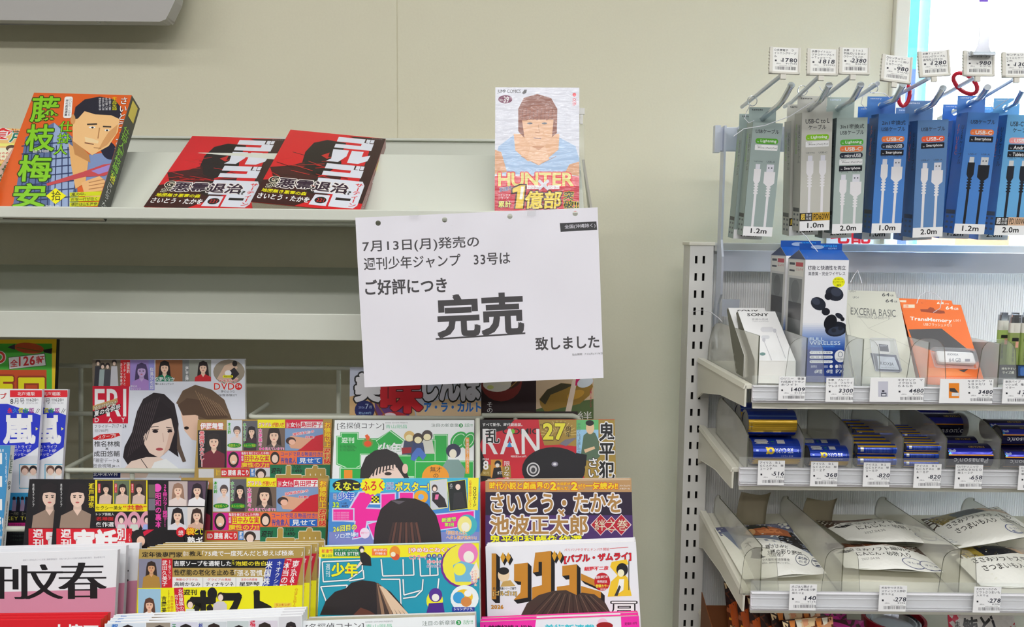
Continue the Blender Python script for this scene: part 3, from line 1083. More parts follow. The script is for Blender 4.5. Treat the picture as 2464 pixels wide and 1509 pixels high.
s.rect(1268, 446, 1298, 455, WH); s.rect(1318, 446, 1346, 455, WH); s.text('ハンター', 1271, 448, 1296, 454, (200, 30, 90), .0); s.text('ハンター', 1320, 448, 1344, 454, (200, 30, 90), 0)
s.line(1296, 434, 1320, 456, 7, (214, 214, 222)); s.line(1320, 434, 1296, 456, 7, (214, 214, 222))
s.poly([(1229, 461), (1231, 451), (1250, 443), (1268, 443), (1261, 504), (1236, 504), (1241, 466), (1230, 468)], (60, 10, 10)); s.poly([(1233, 460), (1234, 454), (1252, 446), (1264, 446), (1258, 502), (1240, 502), (1245, 461), (1234, 464)], (246, 196, 50)); s.poly([(1254, 449), (1261, 449), (1257, 480), (1250, 480)], (236, 232, 220)); s.text('億部', 1266, 460, 1352, 502, (250, 206, 60), .04, (70, 10, 14), .06, dx=-4)
s.text('突', 1358, 460, 1382, 481, (20, 10, 10), .04, YE, .03, dx=-3); s.text('破!!', 1356, 482, 1392, 502, (20, 10, 10), .04, YE, .03)
s.text('累計', 1199, 484, 1230, 499, (250, 226, 120), .03, (80, 10, 30), .06); s.text('コミックス', 1198, 467, 1228, 473, WH, 0); s.text('シリーズ', 1199, 474, 1224, 480, WH, 0)
s.text('冨樫義博', 1202, 452, 1230, 462, (70, 70, 130), .02, (220, 220, 240), .04, dy=-5)
s.rect(1180, 503, 1400, 540, (190, 40, 60))
sp = Sheet(s.at(s.W, 0, 0), -s.N, s.V, s.T, s.H); sp.O = sp.O + sp.N * .0002
sp.utext('HUNTER×HUNTER', .002, -.03, .012, -.10, (205, 60, 80), .02, None, 0, True); sp.make('spine', 'wrap', s.root)
st = empty('book_stand', P(1400, 500, 1.0), 'clear bent acrylic book stand with a white clip behind the shrink-wrapped comic', 'stand')
mb = MB()
A_ = [P(1290, 505, 1.022), P(1406, 505, 1.022), P(1406, 300, 1.032), P(1290, 300, 1.032)]
mb.hexa([A_[0], A_[1], A_[1] + Vector((0, .002, 0)), A_[0] + Vector((0, .002, 0)), A_[3], A_[2], A_[2] + Vector((0, .002, 0)), A_[3] + Vector((0, .002, 0))])
mb.build('back_plate', 'clear', st)
mb = MB(); a_, b_ = P(1401, 384, 1.034), P(1420, 500, 1.05)
for d in (0,):
 mb.hexa([b_, b_ + Vector((.003, 0, 0)), b_ + Vector((.003, .03, 0)), b_ + Vector((0, .03, 0)), a_, a_ + Vector((.003, 0, 0)), a_ + Vector((.003, .005, 0)), a_ + Vector((0, .005, 0))])
mb.build('rear_leg', 'holder', st)
mb = MB(); c = P(1401, 268, 1.03); mb.box(c + Vector((-.004, -.002, -.004)), c + Vector((.003, .004, .004))); mb.box(c + Vector((-.003, -.0015, -.016)), c + Vector((.001, .003, -.004)))
mb.build('clip', 'white', st)

# ================================================================== magazines in the rack
# --- gourmet guide, green with yellow border
s = magazine('green and yellow gourmet guide with a fish drawing, behind the blue and white magazines', (-240, 819), (136, 816), 1.09, 10, 0.29, 0.008, (246, 196, 20), (30, 30, 30), 'r')
s.rect(-260, 827, 125, 1100, (66, 176, 50)); s.rect(-260, 890, 112, 1100, (200, 74, 20)); s.pill(-200, 892, 110, 1000, (200, 74, 20), 10)
s.text('年ロ', -40, 898, 105, 975, YE, .08, (150, 50, 10), .05)
s.ell(70, 838, 36, 13, (196, 84, 40), rot=6); s.poly([(104, 842), (126, 838), (124, 852), (106, 848)], (24, 24, 20)); s.poly([(18, 836), (36, 828), (36, 842)], (50, 50, 60)); s.line(40, 836, 100, 846, 2, (110, 110, 30))
s.poly([(20, 860), (108, 850), (111, 880), (22, 889)], (30, 30, 30)); s.poly([(21, 861), (107, 851.5), (110, 879), (23, 888)], WH)
s.text('全', 25, 866, 43, 884, (205, 30, 40), .03, dy=-2); s.text('126', 46, 859, 84, 881, (205, 30, 40), .05, dy=-3); s.text('軒', 87, 857, 107, 876, (205, 30, 40), .03, dy=-2)
s.text('の', -20, 846, 12, 874, (206, 50, 30), .06, WH, .05)
# --- two idol magazines
def idol(label, tl, tr, Y):
 s = magazine(label, tl, tr, Y, 12, 0.297, 0.005, (226, 228, 238), (220, 220, 230), 'r', group='blue and white idol magazines')
 d = tr[0] - 102
 R = lambda x0, y0, x1, y1, c, **k: s.rect(x0 + d, y0, x1 + d, y1, c, **k)
 T = lambda t, x0, y0, x1, y1, c, w=.012, oc=None, ow=.05, **k: s.text(t, x0 + d, y0, x1 + d, y1, c, w, oc, ow, **k)
 R(24, 939, 101, 956, (216, 22, 40)); T('北海道版', 42, 943, 84, 952, WH, .01); R(-160, 937, 22, 970, (236, 236, 240)); T('ライブ', -34, 946, 16, 960, (190, 40, 44), .04)
 T('8', 25, 960, 32, 972, (30, 30, 40), .01); T('月号', 34, 959, 59, 972, (30, 30, 40), 0); T('特別定価', 63, 959, 71, 966, (60, 60, 70), 0); T('620', 72, 959, 87, 966, (30, 30, 40), .02); T('円', 88, 960, 92, 965, (30, 30, 40), 0)
 T('2026 No.381', 63, 968, 91, 972, (150, 150, 160), 0)
 s.poly([(x + d, y) for x, y in ((-180, 972), (18, 972), (100, 1000), (98, 1072), (60, 1098), (20, 1112), (-180, 1120))], (30, 48, 190))
 for k, (ch, c) in enumerate(zip('永久保存版', ((214, 30, 60), (30, 120, 200), (190, 190, 20), (20, 140, 70), (150, 50, 140)))):
  T(ch, 18 + 13 * k, 982, 30 + 13 * k, 994, c, .05)
 s.line(86 + d, 994, 92 + d, 983, 1.2, (90, 90, 90)); s.line(90 + d, 994, 96 + d, 984, 1.2, (90, 90, 90))
 T('嵐', 9, 998, 84, 1068, (236, 238, 244), .06)
 s.poly([(86 + d, 1028), (92 + d, 1032), (86 + d, 1036)], (240, 226, 130))
 for k, t in enumerate(('ラストライブ', 'リポート8P', 'のメッセージも')):
  T(t, 26, 1071 + 9.3 * k, 76 - 2 * k + (8 if k == 2 else 0), 1079 + 9.3 * k, WH, .0)
 R(46, 1117, 94, 1176, (70, 170, 205)); R(48, 1119, 92, 1174, (226, 222, 214))
 for x, hc in ((60, (110, 76, 60)), (80, (40, 34, 34))):
  s.ell(x + d, 1131, 10, 11, hc); s.ell(x + d, 1135, 7.5, 8, (232, 198, 178)); s.poly([(x - 14 + d, 1172), (x - 8 + d, 1146), (x + 8 + d, 1146), (x + 12 + d, 1172)], (226, 228, 232))
 R(-200, 1186, 90, 1230, (50, 150, 200)); R(-200, 1228, 90, 1410, (24, 24, 30))
 for k in range(4):
  s.ell(34 + 10 * k + d, 1200, 4, 5, (30, 26, 34)); s.poly([(28 + 10 * k + d, 1230), (31 + 10 * k + d, 1203), (38 + 10 * k + d, 1203), (41 + 10 * k + d, 1230)], (40, 40, 56) if k % 2 else (150, 130, 160))
 T('一月初　全ヘア', 26, 1232, 70, 1240, (150, 146, 120), 0); T('KEY TO LIT', 16, 1243, 96, 1252, (206, 196, 70), .02); R(20, 1258, 90, 1268, (206, 40, 130)); T('ドラマ主題プリンス', 28, 1260, 72, 1266, (90, 20, 60), 0)
 for k in range(3):
  T('三宅和&藤村共聖', 24, 1278 + 9 * k, 68, 1284 + 9 * k, (70, 84, 76), 0)
 return s
idol('blue and white idol magazine with a large white character, the rear copy', (-160, 934), (163.5, 937), 1.055)
idol('blue and white idol magazine with a large white character, the front copy', (-225, 936), (102, 937), 1.043)
# --- fashion magazine seen from its back cover
s = magazine('light blue magazine back cover with web address, standing at the frame edge', (-330, 1071), (25.5, 1072), 0.985, 14, 0.285, 0.009, (62, 140, 190), (226, 228, 224), 'r')
s.rect(-300, 1090, 5, 1117, WH); s.rect(-300, 1146, 5, 1172, WH); s.rect(-300, 1201, 5, 1228, WH); s.text('集!', -20, 1080, 9, 1088, WH, .02)
s.vt('https://lee.hpplus.jp/', 13, 1090, 17, 1164, WH, .0); s.text('で!', -14, 1245, 8, 1280, WH, .03); s.text('後', 0, 1290, 8, 1298, WH, 0)
sp = Sheet(s.at(s.W, 0, 0), -s.N, s.V, s.T, s.H); sp.O = sp.O + sp.N * .0002
sp.utext('LEE', .002, -.012, .007, -.035, (80, 110, 90), .01, None, 0, True); sp.utext('89', .002, -.045, .007, -.056, BK, .0, None, 0, True)
sp.utext('2026 AUGUST / SEPTEMBER', .003, -.07, .006, -.14, (60, 60, 60), 0, None, 0, True); sp.utext('チームLEE', .002, -.15, .007, -.19, BK, .01, None, 0, True)
sp.make('spine', 'print', s.root)
# --- weekly photo magazine
s = magazine('white photo magazine with a red title block and two women, behind the wire rail', (222, 866), (589, 864), 1.068, 5, 0.275, 0.005, (214, 218, 228), (226, 226, 230), 'l')
s.rect(220, 866, 290, 930, (110, 100, 84))
for k, (x, c) in enumerate(((236, (50, 50, 58)), (247, (150, 166, 166)), (259, (70, 70, 78)), (275, (190, 190, 196)))):
 y = 872 + (8 if k in (1, 2) else 0)
 s.ell(x, y, 6, 7, (40, 32, 30)); s.ell(x, y + 3, 3.6, 4.6, (222, 196, 178)); s.poly([(x - 10, 930), (x - 7, y + 9), (x + 7, y + 9), (x + 10, 930)], c)
s.rect(290, 866, 313, 930, (206, 34, 40))
s.vt('国民的', 305, 872, 312, 898, WH, .01); s.vt('アーティストと', 297, 873, 303, 927, WH, .01); s.vt('カリスマ学者が', 289, 874, 295, 927, WH, .01)
portrait(s, 313, 866, 358, 939, (150, 130, 196), (70, 56, 96), (166, 130, 196), (186, 160, 206), fx=.62, fs=1.1)
s.rect(358, 866, 372, 939, (140, 140, 206)); s.vt('似鳥沙也加', 361, 884, 370, 937, WH, .01); s.text('夢幻の', 314, 927, 330, 932, WH, 0); s.text('ラビリンス', 314, 933, 339, 938, WH, 0)
portrait(s, 374, 866, 439, 918, (150, 96, 60), (30, 24, 24), (20, 120, 86), fx=.34, fs=.95)
s.rect(439, 866, 455, 918, (120, 124, 124)); s.vt('蓬莱舞', 446, 882, 454, 916, WH, .01)
portrait(s, 455, 866, 508, 918, (146, 150, 140), (40, 30, 30), (196, 36, 46), fx=.64, fs=.9)
s.text('矢野ななか', 374, 907, 421, 917, WH, .02); s.text('駆け上るシンデレラ', 374, 921, 418, 926, (40, 40, 44), 0)
s.ell(551, 895, 38, 30, (150, 140, 124)); s.poly([(522, 912), (540, 880), (560, 872), (572, 884), (560, 900), (575, 912), (545, 922)], (206, 176, 152)); s.ell(565, 875, 6, 7, (40, 32, 30)); s.poly([(548, 896), (564, 884), (576, 900), (560, 916)], (44, 40, 44))
s.ell(549, 898, 8, 7, (232, 232, 236)); s.pill(536, 903, 561, 909, YE); s.text('特別付録', 539, 904, 558, 908, (40, 40, 40), 0)
s.text('メイキング', 526, 912, 572, 920, (216, 40, 36), .03, WH, .06); s.text('DVD', 515, 922, 564, 938, (216, 40, 36), .02, WH, .06); s.ell(574, 930, 8.5, 8.5, (216, 40, 36)); s.text('56', 569, 925, 580, 933, WH, .02)
s.text('夢のような', 532, 939, 565, 945, (60, 60, 66), 0); s.text('映像体験が!', 526, 948, 570, 954, (60, 60, 66), 0)
s.rect(217, 929, 311, 1019, (198, 18, 50), 0, -3)
s.text('FRI', 228, 936, 304, 1002, (238, 236, 238), .012); s.text('D', 228, 1005, 238, 1016, WH, .02); s.text('A', 260, 1005, 271, 1016, WH, .02); s.text('Y', 292, 1005, 301, 1016, WH, .02)
s.poly([(216, 979), (282, 958), (284, 968), (216, 990)], (196, 158, 100)); s.text('特別付録付き', 227, 978, 281, 988, (236, 222, 190), .02, (60, 50, 40), .06, dy=-15)
s.poly([(215, 992), (290, 972), (290, 982), (215, 1010)], (24, 20, 20)); s.text('夏の合併号', 227, 990, 290, 1003, WH, .03, BK, .05, dy=-18)
s.poly([(215, 1019), (294, 1019), (291, 1150), (211, 1150)], (220, 222, 230))
s.text('フライデー', 228, 1022, 268, 1030, BK, 0); s.text('7/17・24', 270, 1021, 304, 1030, BK, 0); s.text('特別定価', 228, 1033, 237, 1040, (120, 120, 124), 0); s.text('780円', 239, 1033, 260, 1040, (110, 110, 114), 0)
s.poly([(222, 1055), (240, 1046), (286, 1042), (290, 1048), (270, 1055), (230, 1059)], (204, 30, 34)); s.text('スクープ!!', 236, 1048, 279, 1057, WH, .02, dy=-5)
s.text('椎名林檎', 227, 1061, 289, 1075, BK, .005); s.text('×', 254, 1077, 261, 1083, BK, 0); s.text('成田悠輔', 226, 1085, 288, 1099, BK, .005); s.text('「親密デート&', 226, 1103, 287, 1113, (50, 50, 54), 0); s.text('密会現場」', 224, 1116, 272, 1125, BK, .0); s.text('撮った', 272, 1119, 288, 1124, BK, 0)
s.rect(208, 1133, 290, 1150, (26, 34, 90)); s.text('北中米W杯', 224, 1136, 285, 1146, WH, .005)
# the two women
s.poly([(424, 970), (440, 940), (470, 926), (510, 938), (540, 962), (558, 1010), (520, 1012), (480, 1010), (440, 985)], (104, 84, 66))
s.poly([(434, 985), (476, 985), (480, 1062), (462, 1058), (444, 1036)], (226, 190, 166))
s.poly([(428, 975), (450, 958), (500, 965), (550, 1005), (500, 1010), (470, 998), (440, 1000)], (86, 66, 52))
s.ell(449, 1030, 6, 4, (40, 30, 28), n=8)
s.poly([(330, 990), (345, 960), (370, 945), (395, 948), (420, 972), (430, 1020), (426, 1075), (430, 1100), (402, 1080), (380, 1100), (345, 1122), (310, 1122), (296, 1100), (300, 1075), (318, 1040)], (44, 38, 42))
s.poly([(345, 1050), (362, 1022), (412, 1006), (420, 1040), (408, 1080), (384, 1102), (360, 1090), (348, 1070)], (234, 206, 190))
s.poly([(334, 1030), (350, 985), (385, 965), (412, 985), (420, 1012), (400, 1000), (378, 1006), (352, 1044)], (40, 34, 38))
s.poly([(292, 1135), (316, 1110), (352, 1100), (384, 1100), (408, 1116), (440, 1150), (290, 1150)], (226, 204, 190)); s.poly([(372, 1112), (400, 1104), (440, 1135), (430, 1150), (352, 1150)], (228, 232, 240))
s.ell(374, 1038, 7, 4, (40, 30, 34), n=10); s.ell(409, 1038, 6, 4, (40, 30, 34), n=10); s.line(362, 1028, 382, 1026, 1.6, (70, 54, 50)); s.line(400, 1028, 414, 1030, 1.6, (70, 54, 50))
s.ell(384, 1081, 9, 3.6, (186, 84, 88), n=10); s.line(392, 1042, 394, 1064, 1.6, (206, 172, 156)); s.poly([(428, 1020), (434, 1070), (448, 1110), (440, 1112), (426, 1080)], (96, 80, 70))
s.line(340, 1105, 356, 1128, 1.6, (40, 34, 36))
for k in range(9):
 s.line(384 - 6 * k, 956 + 3 * k, 352 - 5.5 * k, 1060 + 5 * k, 1.3, (78, 68, 72)); s.line(470 + 7 * k, 940 + 4 * k, 500 + 6 * k, 1000, 1.4, (150, 122, 94))
s.poly([(408, 1040), (420, 1040), (408, 1080), (392, 1096), (402, 1066)], (218, 184, 166)); s.line(366, 1034, 382, 1033, 1.4, (50, 36, 36)); s.line(403, 1033, 415, 1034, 1.4, (50, 36, 36)); s.line(376, 1081, 392, 1080, 1, (120, 50, 56))
# --- gourmet comic monthly behind the notice
s = magazine('gourmet comic monthly with white and red rounded title, half behind the sold-out notice', (842, 884), (1158, 884), 1.08, 8, 0.257, 0.012, (190, 196, 214), (230, 228, 220), 'l', pages='newsprint')
s.poly([(840, 955), (900, 940), (990, 960), (1002, 1010), (840, 1010)], (206, 170, 120)); s.poly([(1000, 985), (1060, 960), (1158, 965), (1158, 1010), (1004, 1010)], (226, 198, 158)); s.poly([(900, 960), (990, 970), (985, 1000), (930, 1010), (905, 1000)], (96, 56, 120))
s.ell(948, 1003, 32, 12, (186, 40, 50)); s.ell(938, 1002, 16, 9, (236, 214, 220)); s.line(890, 962, 912, 1008, 4, (120, 66, 30)); s.line(900, 960, 930, 1006, 3, (150, 90, 40))
s.text('美', 855, 900, 914, 965, (226, 226, 234), .10, BK, .06); s.text('味', 919, 912, 1014, 992, (206, 20, 38), .09, (90, 10, 20), .02); s.text('しんぼ', 1018, 890, 1156, 962, (214, 214, 226), .11, BK, .05)
s.ell(877.5, 987, 24, 23, (18, 28, 96)); s.text('7', 879, 972, 887, 984, (190, 206, 240), 0); s.text('月', 888, 976, 894, 983, (190, 206, 240), 0); s.text('2026', 863, 978, 877, 983, (150, 170, 220), 0); s.text('定価580円', 863, 991, 893, 997, (150, 190, 240), .01); s.text('(税込)', 871, 998, 885, 1002, (150, 190, 240), 0)
s.text('ア・ラ・カルト', 1021, 969, 1157, 991, (20, 110, 200), .07); s.text('しげみ団体', 1120, 1003, 1150, 1008, (60, 60, 60), 0)
# --- cooking magazine with rice bowl and grilled fish
s = magazine('dark cooking magazine with a rice bowl and a grilled sweetfish photo, beside the bare wall', (1157, 884), (1428, 884), 1.084, 6, 0.257, 0.006, (40, 20, 26), (40, 30, 30), 'r')
s.ell(1206, 920, 50, 46, (120, 40, 36)); s.ell(1206, 913, 48, 26, (70, 40, 30)); s.ell(1196, 925, 34, 18, (226, 222, 212)); s.ell(1215, 915, 18, 12, (240, 226, 210)); s.line(1228, 932, 1250, 912, 2, (170, 130, 60)); s.ell(1180, 932, 8, 5, (206, 210, 130)); s.ell(1210, 1004, 42, 14, (26, 12, 12)); s.ell(1262, 1002, 40, 12, (70, 50, 40))
s.vt('その', 1172, 968, 1185, 993, WH, 0)
s.rect(1290, 884, 1432, 1000, (206, 180, 148)); s.poly([(1290, 985), (1330, 975), (1430, 960), (1430, 1010), (1290, 1010)], (84, 104, 60))
s.poly([(1300, 975), (1298, 960), (1316, 938), (1350, 922), (1378, 924), (1400, 932), (1420, 908), (1427, 930), (1418, 952), (1395, 972), (1350, 982), (1312, 992)], (150, 116, 44))
s.poly([(1298, 962), (1316, 938), (1350, 922), (1380, 926), (1360, 936), (1325, 950), (1312, 974)], (66, 60, 36)); s.ell(1385, 950, 22, 10, (186, 140, 50), rot=-20)
s.poly([(1376, 920), (1388, 884), (1400, 884), (1386, 930), (1374, 992), (1360, 992)], (226, 206, 186)); s.poly([(1388, 890), (1398, 884), (1394, 928), (1384, 928)], (206, 20, 96)); s.ell(1408, 920, 20, 12, (206, 214, 222), rot=-20)
s.text('絆', 1390, 990, 1424, 1012, (220, 218, 214), 0); s.vt('三猫とおいしい', 1419, 935, 1424, 980, (196, 20, 80), .02); s.rect(1290, 990, 1390, 1100, (60, 50, 50))
# --- weekly comic monthly, red and gold
s = magazine('red, black and gold comic monthly with a white roman title and a black helmet', (1155, 1010), (1479, 1009), 1.022, 15, 0.257, 0.02, (196, 24, 44), (170, 140, 70), 'r', pages='newsprint')
s.poly([(1155, 1010), (1238, 1010), (1215, 1035), (1165, 1045), (1155, 1070)], (14, 14, 14)); s.poly([(1155, 1075), (1168, 1110), (1200, 1150), (1155, 1160)], (14, 14, 14)); s.poly([(1155, 1145), (1170, 1115), (1195, 1125), (1228, 1120), (1230, 1150)], (150, 124, 50))
s.poly([(1296, 1010), (1388, 1010), (1388, 1055), (1395, 1075), (1345, 1070), (1310, 1072), (1300, 1040)], (164, 134, 56))
for k in range(14):
 a_ = math.pi * (1.02 + .96 * k / 13)
 s.line(1345 + 16 * math.cos(a_), 1048 + 10 * math.sin(a_), 1345 + 44 * math.cos(a_), 1048 + 36 * math.sin(a_), 1.4, (206, 184, 110))
s.poly([(1386, 1010), (1480, 1010), (1484, 1160), (1410, 1160), (1388, 1100)], (160, 132, 54)); s.rect(1387, 1010, 1440, 1035, (96, 180, 110)); s.rect(1387, 1034, 1440, 1100, (150, 196, 226))
s.poly([(1398, 1092), (1404, 1048), (1416, 1038), (1432, 1042), (1440, 1060), (1444, 1098), (1428, 1112), (1404, 1106)], (84, 110, 86)); s.ell(1420, 1030, 10, 15, (226, 190, 150)); s.ell(1419, 1018, 10, 7, (24, 22, 22)); s.poly([(1405, 1082), (1430, 1074), (1432, 1080), (1408, 1090)], (226, 190, 150))
s.vt('歩み行くは【王道】のみ', 1389, 1018, 1397, 1090, (90, 100, 110), 0)
s.text('すべて新作、時代劇画誌。', 1161, 1018, 1257, 1026, WH, .01); s.text('COMIC', 1209, 1031, 1298, 1045, BK, .02); s.ell(1234, 1038, 5, 5.5, (110, 190, 60))
s.text('RAN', 1161, 1032, 1298, 1093, WH, .02); s.poly([(1220, 1076), (1226, 1061), (1232, 1076)], (40, 140, 206)); s.text('乱', 1168, 1034, 1202, 1066, BK, .03, WH, .04)
s.text('刊', 1299, 1020, 1305, 1026, BK, 0); s.text('27', 1307, 1019, 1360, 1058, (246, 222, 60), .06, (80, 50, 10), .03); s.vt('周年', 1361, 1027, 1374, 1052, BK, .0)
s.text('特別定価620円', 1229, 1096, 1266, 1101, WH, .01); s.text('2026', 1161, 1102, 1176, 1107, WH, .02); s.text('8', 1163, 1109, 1175, 1130, WH, .05); s.text('葉月', 1162, 1135, 1176, 1142, (206, 190, 130), 0)
s.rect(1181, 1106, 1209, 1150, (206, 140, 50)); s.poly([(1184, 1150), (1188, 1126), (1205, 1124), (1210, 1150)], (24, 24, 26)); s.ell(1198, 1116, 8, 8, (30, 30, 32)); s.ell(1197, 1120, 5, 5, (226, 220, 210)); s.text('#27', 1197, 1134, 1209, 1142, WH, .02)
s.vt('限りなき', 1213, 1110, 1227, 1158, WH, .0)
s.ell(1332, 1130, 76, 54, (14, 12, 20), n=28); s.poly([(1386, 1090), (1412, 1094), (1410, 1120), (1392, 1140), (1370, 1150)], (14, 12, 20)); s.poly([(1346, 1068), (1360, 1058), (1388, 1053), (1380, 1060), (1362, 1074)], (120, 116, 130)); s.ell(1335, 1117, 8, 6, (130, 128, 144)); s.ell(1335, 1117, 4, 3, (226, 226, 232)); s.ell(1283, 1130, 16, 17, (206, 206, 206)); s.ell(1283, 1130, 13, 14, (50, 50, 54)); s.ell(1283, 1130, 9, 10, (190, 190, 190)); s.ell(1283, 1131, 5, 6, (60, 60, 64))
s.vt('鬼平犯', 1441, 1017, 1478, 1155, BK, .05, WH, .05); s.vt('さいとう', 1416, 1102, 1438, 1200, WH, .04, BK, .05)
# --- green and white weekly boys comic (upper)
def green_weekly(label, tl, tr, Y, lean, d0=0, sc=1.0, oy=0):
 s = magazine(label, tl, tr, Y, lean, 0.257, 0.024, (226, 230, 234), (206, 206, 206), 'r', group='thick weekly comics', pages='newsprint')
 fx = lambda x: tl[0] + (x - 805.4) * (tr[0] - tl[0]) / 335.6
 k_ = (tr[0] - tl[0]) / 335.6
 fy = lambda y: tl[1] + (y - 1011) * k_ + (x_ - tl[0]) * 0
 T = lambda t, x0, y0, x1, y1, c, w=.012, oc=None, ow=.05, **k: s.text(t, fx(x0), tl[1] + (y0 - 1011) * k_ + sl * (fx(x0) - tl[0]), fx(x1), tl[1] + (y1 - 1011) * k_ + sl * (fx(x0) - tl[0]), c, w, oc, ow, dy=sl * (fx(x1) - fx(x0)), **k)
 sl = (tr[1] - tl[1]) / (tr[0] - tl[0])
 pt = lambda pts: [(fx(x), tl[1] + (y - 1011) * k_ + sl * (fx(x) - tl[0])) for x, y in pts]
 PO = lambda pts, c: s.poly(pt(pts), c)
 GN, LG = (28, 166, 66), (196, 230, 200)
 def blk(pts):
  cx = sum(p[0] for p in pts) / len(pts); cy = sum(p[1] for p in pts) / len(pts)
  PO([(x + (3 if x > cx else -3), y + (3 if y > cy else -3)) for x, y in pts], GN); PO([(x + (1.6 if x > cx else -1.6), y + (1.6 if y > cy else -1.6)) for x, y in pts], LG); PO(pts, GN)
 # big blocky title strokes
 blk([(812, 1052), (822, 1052), (822, 1043), (860, 1043), (860, 1058), (910, 1058), (910, 1092), (866, 1092), (866, 1120), (846, 1130), (812, 1115), (812, 1092)])
 blk([(906, 1062), (938, 1038), (970, 1062), (955, 1080), (938, 1070), (920, 1080)])
 blk([(1046, 1048), (1075, 1048), (1075, 1120), (1046, 1120)]); blk([(982, 1060), (1046, 1060), (1046, 1112), (982, 1112)])
 blk([(820, 1128), (880, 1128), (880, 1400), (820, 1400)]); blk([(900, 1098), (1000, 1098), (1000, 1146), (900, 1146)]); blk([(1000, 1112), (1138, 1112), (1138, 1400), (1000, 1400)])
 s.ell(*pt([(1104, 1060)])[0], 24 * k_, 18 * k_, GN, rot=-50); s.ell(*pt([(1104, 1060)])[0], 19 * k_, 13 * k_, LG, rot=-50); s.ell(*pt([(1104, 1060)])[0], 17 * k_, 11 * k_, GN, rot=-50)
 s.ell(*pt([(1128, 1060)])[0], 15 * k_, 22 * k_, GN, rot=30); s.ell(*pt([(1128, 1060)])[0], 11 * k_, 17 * k_, LG, rot=30); s.ell(*pt([(1128, 1060)])[0], 9 * k_, 15 * k_, GN, rot=30)
 T('[名探偵コナン]', 811, 1017, 924, 1034, (60, 60, 64), 0); T('GOSHO AOYAMA PRESENTS', 927, 1016, 981, 1019, (120, 120, 124), 0); T('青山剛昌', 928, 1022, 979, 1031, (110, 190, 150), 0)
 T('注目の新章第', 1038, 1019, 1103, 1028, (90, 110, 100), 0); s.ell(*pt([(1109, 1024)])[0], 5 * k_, 5 * k_, (0, 140, 60)); T('3', 1107, 1021, 1111, 1027, WH, .02); T('話!!!', 1118, 1019, 1137, 1028, (110, 170, 130), 0)
 T('週刊', 822, 1053, 852, 1066, (206, 236, 210), .05)
 for k in range(5):
  T('週刊少年誌第三種郵便物認可通巻', 818, 1070 + 3.4 * k, 852 + 3 * (k % 3), 1072.4 + 3.4 * k, (20, 60, 30), 0)
 s.ell(*pt([(885, 1066)])[0], 13 * k_, 12 * k_, (110, 150, 60)); s.ell(*pt([(885, 1068)])[0], 9 * k_, 7 * k_, (226, 80, 20)); PO([(878, 1048), (884, 1045), (890, 1052), (888, 1060), (882, 1060)], (226, 90, 30))
 T('少年', 912, 1066, 968, 1092, (226, 246, 230), .07, (20, 140, 60), .02, dx=-6 * k_)
 # small group of generic cartoon youngsters (plain stand-ins)
 for x, y, hc, cl in ((985, 1050, (214, 180, 110), (60, 70, 96)), (1028, 1048, (70, 60, 60), (206, 206, 196)), (1006, 1055, (60, 46, 40), (50, 64, 110))):
  PO([(x - 18, y + 44), (x - 12, y + 10), (x + 12, y + 10), (x + 18, y + 44)], cl); s.ell(*pt([(x, y)])[0], 13 * k_, 13 * k_, hc); s.ell(*pt([(x, y + 4)])[0], 9 * k_, 8 * k_, (240, 222, 180))
 PO([(992, 1092), (1003, 1078), (1012, 1078), (1026, 1096), (1018, 1108), (1008, 1096), (998, 1110), (988, 1106)], (70, 110, 190)); PO([(966, 1078), (990, 1076), (990, 1090), (968, 1092)], (150, 30, 40))
 s.ell(*pt([(1091, 1085)])[0], 18 * k_, 17 * k_, (44, 46, 76)); s.ell(*pt([(1090, 1092)])[0], 9 * k_, 11 * k_, (240, 224, 206)); PO([(1060, 1130), (1076, 1106), (1104, 1106), (1120, 1130), (1112, 1175), (1070, 1175)], (120, 150, 146))
 PO([(1120, 1053), (1129, 1053), (1129, 1140), (1120, 1140)], (246, 150, 50)); T('新連載第2話カラー', 1122, 1056, 1128, 1136, WH, .0, vert=True)
 PO([(828, 1131), (848, 1131), (848, 1175), (828, 1175)], (246, 140, 20))
 s.ell(*pt([(1048, 1150)])[0], 33 * k_, 32 * k_, (246, 150, 30)); T('無才', 1035, 1123, 1063, 1137, (60, 40, 20), 0); T('の', 1043, 1140, 1055, 1150, (60, 40, 20), 0)
 # woman with a dark fringe
 HP = [(866, 1160), (868, 1128), (880, 1100), (902, 1084), (930, 1080), (956, 1092), (972, 1118), (984, 1150), (986, 1200), (866, 1200)]
 PO(HP, (30, 24, 26)); PO([(884, 1200), (888, 1150), (908, 1125), (950, 1118), (972, 1150), (970, 1200)], (232, 204, 192)); s.ell(*pt([(975, 1128)])[0], 7 * k_, 12 * k_, (226, 190, 176))
 for k in range(9):
  PO([(898 + 6.5 * k, 1100), (903 + 6.5 * k, 1098), (899 + 8 * k - 8, 1150 - 3 * k), (896 + 8 * k - 8, 1148 - 3 * k)], (34, 26, 28))
 s.ell(*pt([(934, 1140)])[0], 9 * k_, 4 * k_, (50, 34, 30), n=10); PO([(918, 1134), (936, 1128), (950, 1132), (936, 1131)], (60, 44, 40))
 return s
green_weekly('green and white weekly comic with a dark-fringed woman, upper copy under the wire rail', (805.4, 1011), (1141, 1011), 1.012, 17)
green_weekly('green and white weekly comic with only its white headline strip showing at the frame bottom', (729, 1494), (1143, 1481), 0.795, 17)
